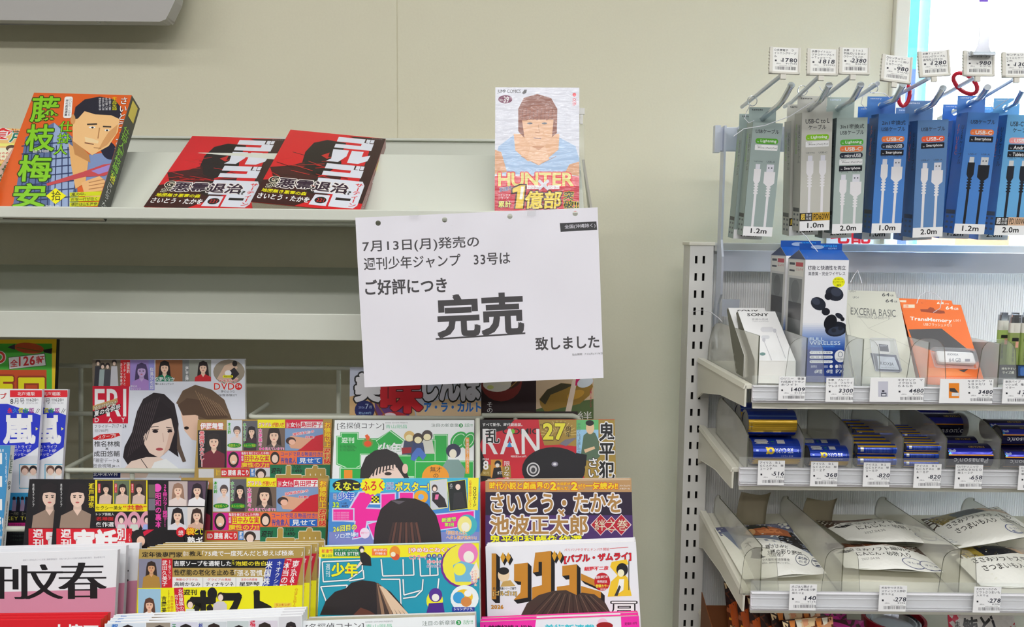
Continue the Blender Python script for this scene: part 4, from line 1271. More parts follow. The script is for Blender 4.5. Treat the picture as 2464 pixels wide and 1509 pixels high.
# --- pink and blue weekly comic
s = magazine('blue weekly comic with pink title and a dark-haired head, between the green and turquoise comics', (794, 1152), (1154.5, 1150), 0.937, 17, 0.257, 0.024, (60, 130, 200), (206, 206, 200), 'r', group='thick weekly comics', pages='newsprint')
s.rect(792, 1150, 1160, 1185, (50, 170, 206)); s.rect(792, 1280, 1160, 1320, (120, 130, 190))
def pinkb(pts):
 cx = sum(p[0] for p in pts) / len(pts); cy = sum(p[1] for p in pts) / len(pts)
 s.poly([(x + (3 if x > cx else -3), y + (3 if y > cy else -3)) for x, y in pts], (196, 200, 240)); s.poly(pts, (232, 26, 150))
pinkb([(852, 1208), (866, 1186), (898, 1184), (900, 1196), (880, 1224), (924, 1226), (924, 1252), (882, 1254), (876, 1290), (850, 1296), (856, 1254), (802, 1250), (802, 1230), (842, 1226)])
pinkb([(918, 1190), (950, 1188), (950, 1226), (918, 1236)]); pinkb([(962, 1186), (994, 1186), (990, 1240), (962, 1240)]); pinkb([(886, 1262), (930, 1250), (930, 1290), (900, 1296)]); pinkb([(802, 1226), (850, 1226), (850, 1252), (802, 1252)])
pinkb([(1046, 1240), (1140, 1230), (1140, 1262), (1048, 1276)])
s.ell(1013, 1196, 17, 16, (250, 160, 20)); s.ell(1013, 1196, 7, 7, (120, 170, 226))
s.ell(834, 1168, 34, 15, BK); s.text('えなこ', 805, 1160, 864, 1179, (226, 226, 40), .05, BK, .04)
star = []
for k in range(32):
 a_ = 2 * math.pi * k / 32; r_ = 1.0 if k % 2 else .88
 star.append((897 + 31 * r_ * math.cos(a_), 1168 + 24 * r_ * math.sin(a_)))
s.poly(star, YE); s.text('ふろく', 872, 1158, 922, 1182, (206, 20, 30), .04, dy=-2)
s.text('両面', 930, 1161, 947, 1169, (20, 60, 160), .02, WH, .05); s.text('BIG', 930, 1171, 947, 1178, (20, 60, 160), .04, WH, .05); s.text('ポスター!', 951, 1160, 1032, 1182, (250, 226, 20), .07, (20, 60, 170), .06)
s.vt('週刊', 802, 1188, 810, 1203, (20, 40, 120), .03, WH, .05); s.text('少年', 814, 1184, 852, 1204, (40, 90, 200), .07, WH, .05); s.text('32', 801, 1209, 816, 1221, (190, 226, 40), .06, (20, 60, 120), .04); s.text('7・23号', 820, 1209, 834, 1214, (40, 20, 60), .02); s.text('400円', 822, 1215, 837, 1221, (40, 20, 60), .03)
for k in range(5):
 s.text('週刊少年誌第三種郵便物認可通巻', 803, 1232 + 4 * k, 840, 1234.4 + 4 * k, (246, 190, 226), 0)
s.rect(894, 1194, 912, 1210, YE); [s.rect(894 + 4.5 * i, 1194 + 4 * j, 898.5 + 4.5 * i, 1198 + 4 * j, BK) for i in range(4) for j in range(4) if (i + j) % 2]; s.pill(889, 1210, 915, 1214, WH)
s.text('26回目の', 802, 1267, 858, 1281, (226, 240, 60), .05, (20, 60, 160), .05, dy=-6); s.text('ソロ登場!!', 806, 1285, 862, 1297, WH, .03, (30, 110, 200), .06, dy=-5); s.ell(878, 1283, 12, 13, (240, 214, 230)); s.text('巻頭グラビア', 869, 1280, 887, 1285, (226, 20, 130), 0)
s.poly([(1034, 1157), (1076, 1152), (1078, 1222), (1036, 1228)], YE); s.poly([(1035, 1158), (1075, 1153), (1077, 1221), (1037, 1227)], (196, 200, 206)); s.ell(1046, 1175, 7, 9, (60, 44, 40)); s.ell(1046, 1177, 4.6, 5.6, (236, 210, 196)); s.poly([(1040, 1186), (1054, 1184), (1070, 1200), (1076, 1220), (1056, 1222), (1040, 1205)], (40, 36, 40)); s.poly([(1048, 1190), (1056, 1190), (1054, 1202), (1046, 1202)], (226, 110, 160))
s.poly([(1076, 1160), (1120, 1154), (1126, 1224), (1082, 1230)], YE); s.poly([(1077, 1161), (1119, 1155), (1125, 1223), (1083, 1229)], (16, 26, 26)); s.ell(1102, 1168, 10, 11, (30, 26, 30)); s.ell(1102, 1172, 6, 7, (226, 200, 186)); s.poly([(1090, 1224), (1092, 1186), (1112, 1184), (1122, 1222)], (40, 40, 44)); s.vt('えなこ', 1082, 1164, 1090, 1176, WH, 0)
s.poly([(1126, 1150), (1152, 1149), (1150, 1228), (1126, 1226)], (240, 220, 30)); s.vt('QUOカード', 1138, 1172, 1146, 1220, BK, .03); s.vt('応募者全員サービス!', 1128, 1156, 1135, 1222, (206, 90, 20), .01)
s.text('新連載', 1063, 1247, 1097, 1257, (206, 230, 60), .05, (20, 120, 130), .05, dy=-3); s.text('第2回', 1070, 1258, 1092, 1267, (206, 230, 60), .04, (20, 120, 130), .05); s.ell(1124, 1264, 24, 26, (60, 170, 180)); s.ell(1118, 1262, 17, 20, (236, 220, 130)); s.ell(1120, 1268, 10, 11, (246, 228, 210))
s.text('「拝田さんは、', 1074, 1277, 1124, 1287, (206, 130, 30), .03, WH, .05); s.text('ヘタレ顔が見たい」', 1074, 1289, 1146, 1298, (206, 130, 30), .03, WH, .05)
s.poly([(898, 1320), (902, 1270), (916, 1225), (940, 1205), (968, 1198), (1000, 1200), (1028, 1212), (1050, 1240), (1060, 1275), (1064, 1320)], (36, 28, 30))
for k in range(10):
 s.poly([(945 + 6 * k, 1258), (950 + 6 * k, 1256), (950 + 9 * k - 14, 1320), (944 + 9 * k - 14, 1320)], (96, 60, 50) if k % 2 else (60, 40, 38))
s.poly([(940, 1204), (975, 1206), (960, 1214)], (90, 84, 92))
# --- turquoise weekly comic
s = magazine('turquoise weekly comic with a yellow headline strip and a streaked-hair head', (768, 1317), (1152, 1307), 0.871, 17, 0.257, 0.026, (20, 146, 170), (200, 226, 226), 'r', group='thick weekly comics', pages='newsprint')
s.poly([(766, 1316), (1156, 1306), (1156, 1338), (767, 1344)], (250, 222, 20)); s.poly([(766, 1341), (772, 1341), (764, 1480), (758, 1480)], (206, 226, 230))
def outl(pts, w=3.2):
 for k in range(len(pts) - 1):
  s.line(*pts[k], *pts[k + 1], w + 2.2, (14, 100, 124))
 for k in range(len(pts) - 1):
  s.line(*pts[k], *pts[k + 1], w, (232, 240, 244))
for g in ([(776, 1352), (872, 1348), (872, 1372), (838, 1396), (778, 1400), (776, 1352)], [(772, 1412), (836, 1408), (830, 1430), (786, 1450), (772, 1412)], [(874, 1372), (876, 1392), (840, 1398)],
          [(917, 1346), (921, 1386), (996, 1384), (994, 1344)], [(970, 1346), (971, 1384)], [(1010, 1344), (1012, 1386), (1054, 1384), (1052, 1342)], [(1034, 1345), (1035, 1384)], [(917, 1394), (962, 1394), (966, 1478)], [(970, 1394), (972, 1432), (1016, 1420), (1018, 1394)], [(1056, 1392), (1052, 1430)], [(970, 1440), (1000, 1436), (1016, 1420)]):
 outl(g)
s.vt('週刊', 784, 1357, 794, 1388, (226, 240, 244), .0); s.text('少年', 798, 1355, 860, 1387, (246, 226, 20), .07, (14, 90, 110), .03); s.text('★', 836, 1367, 845, 1376, (214, 30, 30), 0)
s.text('新連載', 774, 1322, 801, 1331, (214, 30, 60), .02); s.text('第3回!', 774, 1334, 800, 1341, (20, 120, 60), .02); s.rect(802, 1321, 868, 1339, (20, 120, 70)); s.text('KILLER SITTER', 806, 1328, 864, 1337, WH, .02); s.text('子育てジャンル', 804, 1322, 860, 1326, (200, 226, 200), 0)
s.poly([(868, 1360), (866, 1332), (878, 1328), (892, 1340), (894, 1362)], (26, 26, 30)); s.ell(870, 1322, 7, 8, (50, 44, 60)); s.ell(871, 1325, 4.4, 5, (238, 220, 206)); s.poly([(856, 1366), (868, 1350), (872, 1356), (860, 1368)], (236, 210, 196))
s.rect(895, 1320, 932, 1337, (240, 120, 50)); s.text('黙示録の', 899, 1321, 930, 1327, WH, .02); s.text('四騎士', 903, 1329, 929, 1335, WH, .02); s.ell(950, 1330, 13, 16, (226, 140, 40)); s.ell(952, 1340, 10, 8, (206, 80, 40)); s.ell(946, 1334, 6, 6, (246, 224, 196))
s.text('[ゆめねこねくと]', 984, 1318, 1092, 1331, WH, .05, (214, 30, 90), .06); s.text('Cカラー!', 985, 1336, 1024, 1346, (206, 20, 60), .03, WH, .05)
for k, ch in enumerate('発売直前!'):
 s.ell(1032 + 13 * k, 1338, 5.5, 5.5, (30, 40, 130)); s.text(ch, 1028.5 + 13 * k, 1334.5, 1035.5 + 13 * k, 1341.5, WH, 0)
s.text('第9巻の見どころ', 1027, 1348, 1088, 1356, (206, 20, 60), .02, WH, .05); s.text('紹介記事掲載!!', 1027, 1359, 1080, 1366, (30, 40, 130), .02, WH, .05)
s.ell(1112, 1362, 52, 52, (110, 30, 140)); s.ell(1114, 1360, 49, 50, (240, 220, 60)); s.ell(1126, 1332, 24, 26, (226, 120, 180)); s.ell(1128, 1340, 13, 14, (248, 226, 216)); s.poly([(1096, 1400), (1090, 1360), (1110, 1350), (1148, 1360), (1150, 1400)], (110, 176, 206)); s.ell(1106, 1370, 15, 15, (246, 226, 70)); s.poly([(1130, 1380), (1146, 1352), (1156, 1384), (1140, 1402)], (248, 220, 206))
s.vt('クイズ対談', 1133, 1374, 1140, 1404, (206, 20, 90), .02, WH, .05); s.vt('毎日を届けた', 1141, 1372, 1148, 1410, (240, 150, 20), .02, WH, .05)
s.ell(1046, 1446, 20, 24, (246, 226, 40)); s.ell(1048, 1432, 16, 17, (80, 40, 140)); s.ell(1048, 1438, 9, 9, (248, 226, 216)); s.poly([(1026, 1475), (1032, 1452), (1066, 1450), (1070, 1474)], (70, 30, 130)); s.ell(1118, 1440, 34, 32, (226, 240, 246)); s.ell(1116, 1436, 22, 18, (246, 190, 30)); s.ell(1104, 1438, 14, 14, (50, 150, 206)); s.ell(1122, 1448, 13, 12, (206, 130, 60)); s.ell(1126, 1428, 9, 8, (244, 240, 230))
s.rect(1088, 1461, 1142, 1472, (30, 50, 150)); s.text('シャングリラ:', 1092, 1462, 1138, 1469, WH, .03)
HR = [(770, 1480), (784, 1446), (806, 1424), (832, 1416), (846, 1402), (872, 1396), (902, 1400), (940, 1424), (964, 1452), (984, 1480)]
s.poly(HR, (34, 26, 28))
for k in range(8):
 s.poly([(905 + 2 * k, 1402 + 2 * k), (912 + 2.5 * k, 1404 + 2 * k), (916 + 10 * k, 1480), (908 + 10 * k, 1480)], (220, 190, 160) if k > 3 else ((150, 116, 90) if k % 2 else (70, 52, 46)))
s.poly([(850, 1480), (868, 1462), (890, 1470), (905, 1480)], (96, 50, 36))
# --- double-author comic special
s = magazine('black and purple comic special with gold characters and a bronze headline strip', (1168, 1157), (1519, 1155), 0.945, 15, 0.257, 0.012, (34, 20, 46), (220, 214, 200), 'r', group='comic magazines by the bare wall', pages='newsprint')
s.rect(1160, 1154, 1525, 1184, (178, 138, 92)); s.rect(1160, 1240, 1525, 1330, (70, 40, 100))
s.text('時代小説と劇画界の', 1178, 1160, 1322, 1178, (250, 206, 20), .05, (206, 50, 20), .06); s.text('2', 1325, 1161, 1338, 1179, (250, 206, 20), .08, (206, 50, 20), .05)
s.text('大巨匠が', 1340, 1161, 1372, 1168, (250, 206, 20), .03, (206, 50, 20), .06); s.text('組んだ、', 1340, 1171, 1370, 1179, (250, 206, 20), .03, (206, 50, 20), .06); s.text('2', 1375, 1161, 1389, 1179, (250, 206, 20), .08, (206, 50, 20), .05)
s.text('大傑作', 1391, 1164, 1408, 1178, (250, 206, 20), .02, (206, 50, 20), .05); s.text('一気読み!!', 1409, 1161, 1486, 1178, (250, 206, 20), .06, (206, 50, 20), .06); s.text('パーフェクト', 1491, 1167, 1517, 1171, WH, .01); s.text('メモワール', 1491, 1174, 1516, 1178, WH, .01)
s.text('さいとう・たかを', 1182, 1188, 1494, 1233, (166, 124, 66), .04, (228, 226, 230), .06); s.text('×', 1343, 1226, 1358, 1242, (166, 124, 66), .05, (228, 226, 230), .06); s.text('池波正太郎', 1180, 1240, 1413, 1287, (166, 124, 66), .05, (228, 226, 230), .06)
for x in (1445, 1471, 1495):
 r_ = 26 if x != 1471 else 21
 s.poly([(x, 1263 - r_), (x + r_ * .95, 1263), (x, 1263 + r_), (x - r_ * .95, 1263)], (226, 206, 206)); s.poly([(x, 1265 - r_), (x + r_ * .85, 1263), (x, 1261 + r_), (x - r_ * .85, 1263)], (176, 20, 44))
s.text('絆之巻', 1431, 1250, 1510, 1277, (226, 214, 190), .0, (120, 90, 60), .02); s.text('鬼平犯科帳傑作選', 1178, 1288, 1400, 1308, YE, .04, (40, 60, 90), .04)
# --- biweekly comic with big gold title
s = magazine('white biweekly comic with huge gold and black title and brown hair at its lower edge', (1168, 1316), (1530, 1303), 0.905, 15, 0.257, 0.008, (226, 226, 234), (228, 228, 228), 'r', group='comic magazines by the bare wall', pages='newsprint')
def gold(pts, d=9):
 n = len(pts)
 for k in range(n):
  a_, b_ = pts[k - 1], pts[k]
  s.poly([a_, b_, (b_[0] + d, b_[1] + d), (a_[0] + d, a_[1] + d)], BK)
for grp in ([[(1183, 1332), (1194, 1332), (1194, 1442), (1183, 1442)], [(1237, 1358), (1270, 1354), (1270, 1438), (1236, 1444), (1252, 1426), (1254, 1400), (1237, 1398)],
             [(1288, 1330), (1326, 1326), (1326, 1440), (1280, 1446), (1280, 1414), (1304, 1408), (1304, 1352), (1296, 1352), (1296, 1376), (1282, 1378)],
             [(1353, 1362), (1388, 1358), (1388, 1436), (1340, 1440), (1340, 1412), (1370, 1408), (1370, 1384), (1353, 1386)], [(1398, 1380), (1434, 1396), (1434, 1412), (1398, 1396)], [(1398, 1410), (1446, 1424), (1446, 1440), (1398, 1428)]],):
 for g_ in grp:
  gold(g_)
 s.bb.append(((0, -s.H, s.W, 0), 3))
 for g_ in grp:
  s.poly(g_, (190, 128, 36))
for x in (1210, 1223, 1334, 1347):
 y = 1341 if x < 1300 else 1337
 s.poly([(x + 4, y - 8), (x + 12, y + 6), (x + 4, y + 20), (x - 4, y + 6)], BK); s.poly([(x, y - 12), (x + 6, y), (x, y + 14), (x - 6, y)], (206, 150, 40))
s.ell(1212, 1384, 14, 17, (236, 206, 170)); s.ell(1212, 1374, 13, 9, (24, 22, 24)); s.poly([(1204, 1412), (1210, 1400), (1228, 1396), (1240, 1410)], (196, 160, 90))
s.text('[ゴルゴ13]', 1186, 1422, 1243, 1435, (226, 190, 110), .05, (40, 34, 30), .06); s.text('超人気長編シリーズ連載', 1186, 1413, 1242, 1419, (50, 50, 50), .02); s.text('2026', 1182, 1456, 1211, 1465, (206, 140, 30), .06, (60, 40, 10), .02)
s.text('バリバリヤクザとドンパチ開始', 1358, 1320, 1466, 1327, (206, 36, 40), .0, dy=-2); s.line(1467, 1320, 1512, 1317, 1.2, (206, 36, 40))
s.text('[バブル・ザムライ]', 1358, 1336, 1518, 1357, (206, 22, 40), .07, (60, 10, 20), .03, dy=-8); s.text('細野不二彦', 1406, 1364, 1464, 1374, (206, 22, 40), .06, dy=-2)
s.poly([(1462, 1436), (1470, 1400), (1486, 1385), (1468, 1364), (1472, 1352), (1508, 1346), (1512, 1358), (1486, 1366), (1510, 1390), (1520, 1434)], (232, 190, 40)); s.ell(1497, 1371, 14, 16, (24, 24, 28)); s.ell(1494, 1379, 8, 9, (246, 226, 190)); s.poly([(1490, 1394), (1502, 1394), (1500, 1420), (1482, 1432)], (240, 240, 226)); s.poly([(1478, 1434), (1490, 1408), (1494, 1412), (1486, 1434)], (50, 50, 56)); s.line(1513, 1350, 1513, 1420, 2, (60, 60, 60))
s.ell(1449, 1400, 19, 22, (186, 20, 34)); s.text('最新単行本', 1433, 1386, 1463, 1393, WH, .01, dy=-2); s.text('発売記念', 1437, 1396, 1461, 1403, WH, .01); s.text('巻頭カラー', 1433, 1406, 1466, 1414, (246, 226, 60), .03); s.text('!!!!!!', 1445, 1416, 1460, 1422, WH, .0)
s.text('戸', 1470, 1448, 1530, 1480, WH, .04, BK, .05)
s.poly([(1254, 1480), (1268, 1452), (1296, 1432), (1330, 1422), (1362, 1420), (1388, 1432), (1400, 1426), (1430, 1430), (1456, 1450), (1472, 1480)], (66, 50, 42))
for k in range(16):
 s.line(1330 + 6 * k, 1426 + .5 * k, 1276 + 13 * k, 1480, 1.6, (110, 86, 70) if k % 2 else (34, 26, 24))
# --- pink magazine at the frame bottom
s = magazine('white and pink comic magazine just peeping in at the frame bottom', (1155, 1497), (1537, 1482), 0.84, 15, 0.257, 0.010, (226, 224, 232), (236, 40, 150), 'r', group='comic magazines by the bare wall', pages='newsprint')
s.poly([(1155, 1497), (1290, 1491), (1285, 1530), (1155, 1540)], (236, 40, 160)); s.poly([(1494, 1484), (1540, 1482), (1540, 1530), (1496, 1530)], (236, 40, 160)); s.text('定価510円', 1503, 1498, 1532, 1505, (90, 20, 60), .02, dy=-2); s.ell(1450, 1498, 12, 10, (246, 190, 210)); s.ell(1455, 1506, 20, 9, (150, 10, 20)); s.text('上甘嗜好読み切り', 1160, 1504, 1280, 1520, (40, 10, 40), .04); s.text('美術新連載', 1310, 1503, 1430, 1520, (40, 190, 206), .04)
# --- weekly general magazines with many small photos
def taishu(label, tl, tr, Y):
 s = magazine(label, tl, tr, Y, 15, 0.257, 0.006, (166, 136, 66), (160, 134, 70), 'r', group='gold-bordered weeklies')
 k_ = (tr[0] - tl[0]) / 323.0
 X = lambda x: tl[0] + (x - 476) * k_
 Yv = lambda y: tl[1] + (y - 1010) * k_ * .98
 R = lambda x0, y0, x1, y1, c: s.rect(X(x0), Yv(y0), X(x1), Yv(y1), c)
 T = lambda t, x0, y0, x1, y1, c, w=.012, oc=None, ow=.05, dy=0, dx=0, vert=False: s.text(t, X(x0), Yv(y0), X(x1), Yv(y1), c, w, oc, ow, dy * k_, dx, vert)
 PT = lambda x0, y0, x1, y1, b, h, t_, **k: portrait(s, X(x0), Yv(y0), X(x1), Yv(y1), b, h, t_, **k)
 T('伊藤舞雪', 482, 1018, 537, 1034, WH, .06, (206, 30, 50), .06); PT(476, 1036, 545, 1128, (22, 18, 20), (34, 26, 26), (110, 24, 44), fx=.56, fs=.8, fy=.3)
 T('巻頭撮りおろし!!', 480, 1038, 492, 1125, (214, 40, 60), .04, WH, .05, vert=True)
 PT(546, 1011, 583, 1086, (206, 210, 220), (80, 66, 66), (216, 206, 206), fx=.66, fs=.85, long=False); T('本庄鈴', 548, 1017, 556, 1045, (40, 160, 40), .05, WH, .04, vert=True)
 PT(584, 1013, 620, 1086, (90, 90, 96), (26, 22, 24), (60, 40, 50), fx=.6, fs=.95); T('水トさくら', 585, 1018, 593, 1062, (60, 170, 40), .05, WH, .04, vert=True)
 for x, t in ((564, '清楚系ヘア'), (601, '水トバイ場話')):
  s.ell(X(x), Yv(1073), 17 * k_, 6 * k_, (20, 130, 40)); T(t, x - 14, 1070, x + 14, 1077, (196, 220, 40), .0)
 R(620, 1010, 686, 1030, YE); T('グラドル', 622, 1017, 653, 1027, WH, .04, (206, 30, 100), .05); T('が脱いだ', 655, 1017, 684, 1028, (206, 30, 40), .04)
 PT(620, 1030, 686, 1085, (110, 92, 80), (44, 32, 28), (90, 80, 76), fx=.6, fs=1.1, fy=.34); T('木南美々', 622, 1032, 631, 1076, (226, 50, 150), .04, WH, .05, vert=True); T('●●見えています!!', 624, 1078, 684, 1085, (226, 80, 160), .03, WH, .04)
 R(687, 1010, 777, 1031, (206, 20, 60)); T('没後4年', 689, 1017, 697, 1030, WH, 0); T('女優', 699, 1016, 723, 1029, WH, .03); R(724, 1015, 777, 1030, WH); T('島田陽子', 725, 1016, 776, 1029, (206, 20, 60), .04)
 R(686, 1031, 778, 1086, (120, 150, 190)); s.poly([(X(x), Yv(y)) for x, y in ((690, 1060), (700, 1050), (778, 1060), (778, 1086), (700, 1080))], (214, 160, 130)); s.ell(X(700), Yv(1062), 12 * k_, 9 * k_, (60, 40, 36)); s.ell(X(703), Yv(1065), 8 * k_, 6.5 * k_, (230, 180, 156)); s.poly([(X(x), Yv(y)) for x, y in ((726, 1080), (760, 1050), (778, 1046), (778, 1086), (716, 1086))], (196, 20, 40))
 T('国際派女優の', 705, 1043, 756, 1050, (214, 30, 60), .04, WH, .06, dy=-8); T('妖艶', 735, 1050, 756, 1056, (214, 30, 60), .03, WH, .05)
 R(778, 1012, 799, 1126, (176, 144, 70)); T('お値段以上', 780, 1017, 796, 1077, (240, 200, 30), .07, (196, 30, 30), .06, vert=True); T('週刊誌', 779, 1081, 796, 1118, (214, 40, 40), .06, (240, 210, 120), .05, vert=True)
 R(546, 1088, 580, 1128, (206, 20, 140)); s.ell(X(562), Yv(1108), 13 * k_, 19 * k_, (36, 26, 26)); s.ell(X(562), Yv(1108), 9 * k_, 12 * k_, (234, 190, 160)); s.ell(X(562), Yv(1114), 4 * k_, 2 * k_, (240, 236, 236), n=8)
 R(580, 1088, 650, 1128, (206, 40, 70)); T('亀梨を骨抜きにした手腕!!', 581, 1089, 648, 1096, WH, .02); R(588, 1097, 650, 1113, YE); T('田中みな実', 589, 1098, 648, 1112, (206, 20, 60), .04); T('結婚', 581, 1098, 586, 1112, WH, .02, vert=True); T('魔性の力!!', 581, 1115, 648, 1127, (250, 200, 30), .04)
 R(650, 1087, 778, 1120, (240, 110, 60)); s.ell(X(662), Yv(1104), 11 * k_, 15 * k_, (40, 30, 28)); s.ell(X(662), Yv(1106), 7.5 * k_, 10 * k_, (238, 204, 186)); T('コードで見る動画付き!!', 676, 1089, 776, 1100, (70, 70, 150), .02); R(715, 1102, 776, 1119, (20, 100, 190)); T('見せて', 720, 1104, 772, 1117, WH, .03); T('街角素人', 676, 1103, 713, 1118, (70, 70, 150), .04)
 R(476, 1129, 545, 1150, (166, 136, 66)); R(478, 1131, 515, 1160, (200, 200, 200)); R(532, 1130, 600, 1150, (206, 30, 40)); T('ED 腰痛 肩こり', 534, 1133, 598, 1147, WH, .05); T('薬のウソ', 520, 1132, 530, 1148, (250, 190, 30), .02); R(602, 1130, 613, 1150, (40, 120, 200)); T('離形', 604, 1131, 612, 1148, WH, .03, vert=True); R(614, 1128, 650, 1150, (206, 206, 210)); s.ell(X(628), Yv(1142), 13 * k_, 12 * k_, (50, 36, 32)); s.ell(X(628), Yv(1146), 8 * k_, 9 * k_, (236, 204, 190))
 R(650, 1121, 799, 1260, (10, 110, 70)); T('週刊', 654, 1129, 678, 1142, (16, 20, 16), .05, dx=-2); T('7/20', 706, 1122, 724, 1130, BK, .02); T('特別定価', 700, 1132, 708, 1139, BK, 0); T('490', 710, 1132, 726, 1140, BK, .04); T('円', 727, 1134, 730, 1139, BK, 0)
 T('大衆', 664, 1125, 790, 1200, (176, 146, 66), .08, (226, 220, 200), .02)
 T('しらべ', 752, 1176, 790, 1190, (206, 60, 20), .04); T('ベスト', 752, 1194, 790, 1204, (240, 170, 20), .04); T('休駅', 752, 1212, 798, 1260, (226, 220, 40), .04)
 return s
taishu('gold-bordered weekly with many small photos, upper copy beside the photo magazine', (476, 1010), (799, 1009), 1.052, )
taishu('gold-bordered weekly with many small photos, lower copy behind the black weekly', (436, 1150), (789, 1151), 0.962)
# --- black weekly with red title band, two copies
def jitsuwa(label, tl, tr, Y):
 s = magazine(label, tl, tr, Y, 14, 0.257, 0.005, (20, 18, 22), (40, 36, 40), 'r', group='black weeklies with a red title band')
 d = tl[0] - 138
 R = lambda x0, y0, x1, y1, c: s.rect(x0 + d, y0, x1 + d, y1, c)
 T = lambda t, x0, y0, x1, y1, c, w=.012, oc=None, ow=.05, **k: s.text(t, x0 + d, y0, x1 + d, y1, c, w, oc, ow, **k)
 PT = lambda x0, y0, x1, y1, *a, **k: portrait(s, x0 + d, y0, x1 + d, y1, *a, **k)
 PT(140, 1155, 226, 1271, (22, 20, 24), (30, 24, 28), (150, 128, 112), (226, 196, 178), fx=.54, fs=1.0, fy=.34)
 T('表紙&グラビア', 145, 1164, 150, 1220, (214, 214, 214), .01, vert=True); T('瀬戸環奈', 213, 1163, 227, 1222, (240, 214, 30), .02, (80, 60, 10), .04, vert=True)
 R(229, 1155, 355, 1231, (250, 214, 20))
 for k, (b_, h_) in enumerate((((40, 34, 34), (24, 20, 20)), ((96, 110, 84), (36, 28, 28)), ((70, 56, 44), (40, 28, 24)))):
  PT(234 + 40 * k, 1156, 272 + 40 * k, 1213, b_, h_, (206, 180, 166), fx=.56, fs=.85)
  R(236 + 40 * k, 1164, 242 + 40 * k, 1186, (206, 30, 50)); T(('木村葉心', '浅野こころ', '篠宮真心')[k], 237 + 40 * k, 1165, 241 + 40 * k, 1185, WH, 0, vert=True)
 T('セクシー美女', 231, 1217, 294, 1227, (30, 26, 20), .0); T('“共艶”', 297, 1215, 353, 1228, (206, 40, 40), .01)
 T('トップ芸能人', 231, 1234, 275, 1241, WH, .01); R(230, 1243, 275, 1254, (60, 10, 14)); T('名場面', 232, 1244, 273, 1253, (206, 30, 40), .02); T('傑作選', 231, 1256, 274, 1268, WH, .02)
 for k in range(3):
  x = 292 + 31 * k
  s.ell(x + d, 1256 - k, 16, 24, (214, 150, 170)); s.ell(x + d, 1250, 8, 10, (30, 24, 26)); s.ell(x + d, 1253, 5.5, 7, (236, 208, 194)); s.poly([(x - 12 + d, 1278 - k), (x - 8 + d, 1262), (x + 8 + d, 1262), (x + 12 + d, 1278 - k)], ((206, 206, 206), (196, 206, 196), (150, 170, 220))[k])
 R(356, 1158, 405, 1275, (16, 12, 18)); T('昭和の裏本', 374, 1186, 389, 1270, (246, 70, 170), .03, vert=True); T('26冊カラー掲載!!', 392, 1166, 403, 1268, (246, 70, 170), .03, vert=True); s.ell(379 + d, 1174, 10, 10, (246, 80, 180)); R(358, 1166, 374, 1198, (96, 96, 80)); R(358, 1200, 374, 1228, (110, 110, 120))
 PT(406, 1158, 452, 1218, (186, 170, 166), (150, 116, 96), (220, 206, 200), fx=.5); PT(453, 1158, 497, 1218, (90, 70, 90), (40, 28, 40), (226, 224, 226), fx=.5); PT(404, 1220, 452, 1275, (196, 200, 206), (30, 24, 28), (214, 214, 220), fx=.5); PT(452, 1220, 497, 1275, (214, 206, 200), (60, 40, 34), (206, 170, 150), fx=.5)
 R(136, 1272, 318, 1330, (206, 18, 40)); T('週', 147, 1274, 171, 1294, (238, 232, 232), .05); T('刊', 147, 1297, 171, 1318, (238, 232, 232), .05); T('実話', 178, 1276, 280, 1335, (238, 232, 232), .09); T('別', 281, 1272, 303, 1300, (238, 232, 232), .05); T('冊', 281, 1303, 303, 1325, (238, 232, 232), .05); T('八月号', 310, 1284, 314, 1304, WH, 0, vert=True)
 s.poly([(318 + d, 1330), (322 + d, 1290), (345 + d, 1274), (400 + d, 1274), (440 + d, 1280), (450 + d, 1330)], (16, 12, 16)); s.ell(335 + d, 1292, 18, 18, (26, 20, 22)); s.ell(340 + d, 1302, 10, 12, (230, 190, 166)); s.poly([(348 + d, 1290), (372 + d, 1274), (356 + d, 1274), (345 + d, 1280)], (206, 18, 60))
 s.ell(436 + d, 1280, 11, 12, (206, 18, 40)); T('続', 430, 1276, 442, 1288, WH, .02); T('袋', 449, 1270, 468, 1287, (250, 190, 30), .05, (206, 40, 20), .05); T('とじ', 469, 1271, 492, 1286, (250, 220, 40), .05, (40, 40, 40), .04); R(450, 1288, 497, 1330, (16, 12, 16)); T('熟ギ', 452, 1291, 490, 1310, WH, .05)
 return s
jitsuwa('black weekly with a red title band, rear copy, only a strip of it showing', (71, 1153), (430, 1156), 0.958)
jitsuwa('black weekly with a red title band, front copy, its whole cover showing', (138, 1154), (497, 1157), 0.948)
# --- pink and white weekly, three copies fanned
def bunshun(label, tl, tr, Y, sh=None):
 s = magazine(label, tl, tr, Y, 14, 0.257, 0.006, (226, 228, 240), (226, 226, 236), 'r', group='white and pink weeklies', shape=sh)
 d = tr[0] - 284; e = tr[1] - 1323
 T = lambda t, x0, y0, x1, y1, c, w=.012, **k: s.text(t, x0 + d, y0 + e, x1 + d, y1 + e, c, w, **k)
 s.poly([(x + d, y + e) for x, y in ((-140, 1424), (0, 1423), (90, 1421), (200, 1418), (290, 1412), (300, 1620), (-160, 1640))], (206, 136, 160))
 T('昭和三十四年五月二十三日第三種郵便物認可　令和八年七月十六日発行(毎週木曜日発行)　第68巻第27号', 60, 1345, 254, 1350, (150, 150, 160), 0, dy=-7)
 T('週', -112, 1360, -30, 1442, (18, 16, 20), -.035); T('刊', -16, 1359, 66, 1440, (18, 16, 20), -.05); T('文', 68, 1357, 152, 1440, (18, 16, 20), -.045); T('春', 150, 1353, 253, 1440, (18, 16, 20), -.045)
 return s
bsh = lambda u, v: 0.004 * math.sin(math.pi * min(1, max(0, u / .19)))
bunshun('white and pink weekly with black brush characters, rearmost copy, beside the yellow weekly', (-33, 1316), (336, 1307), 0.918)
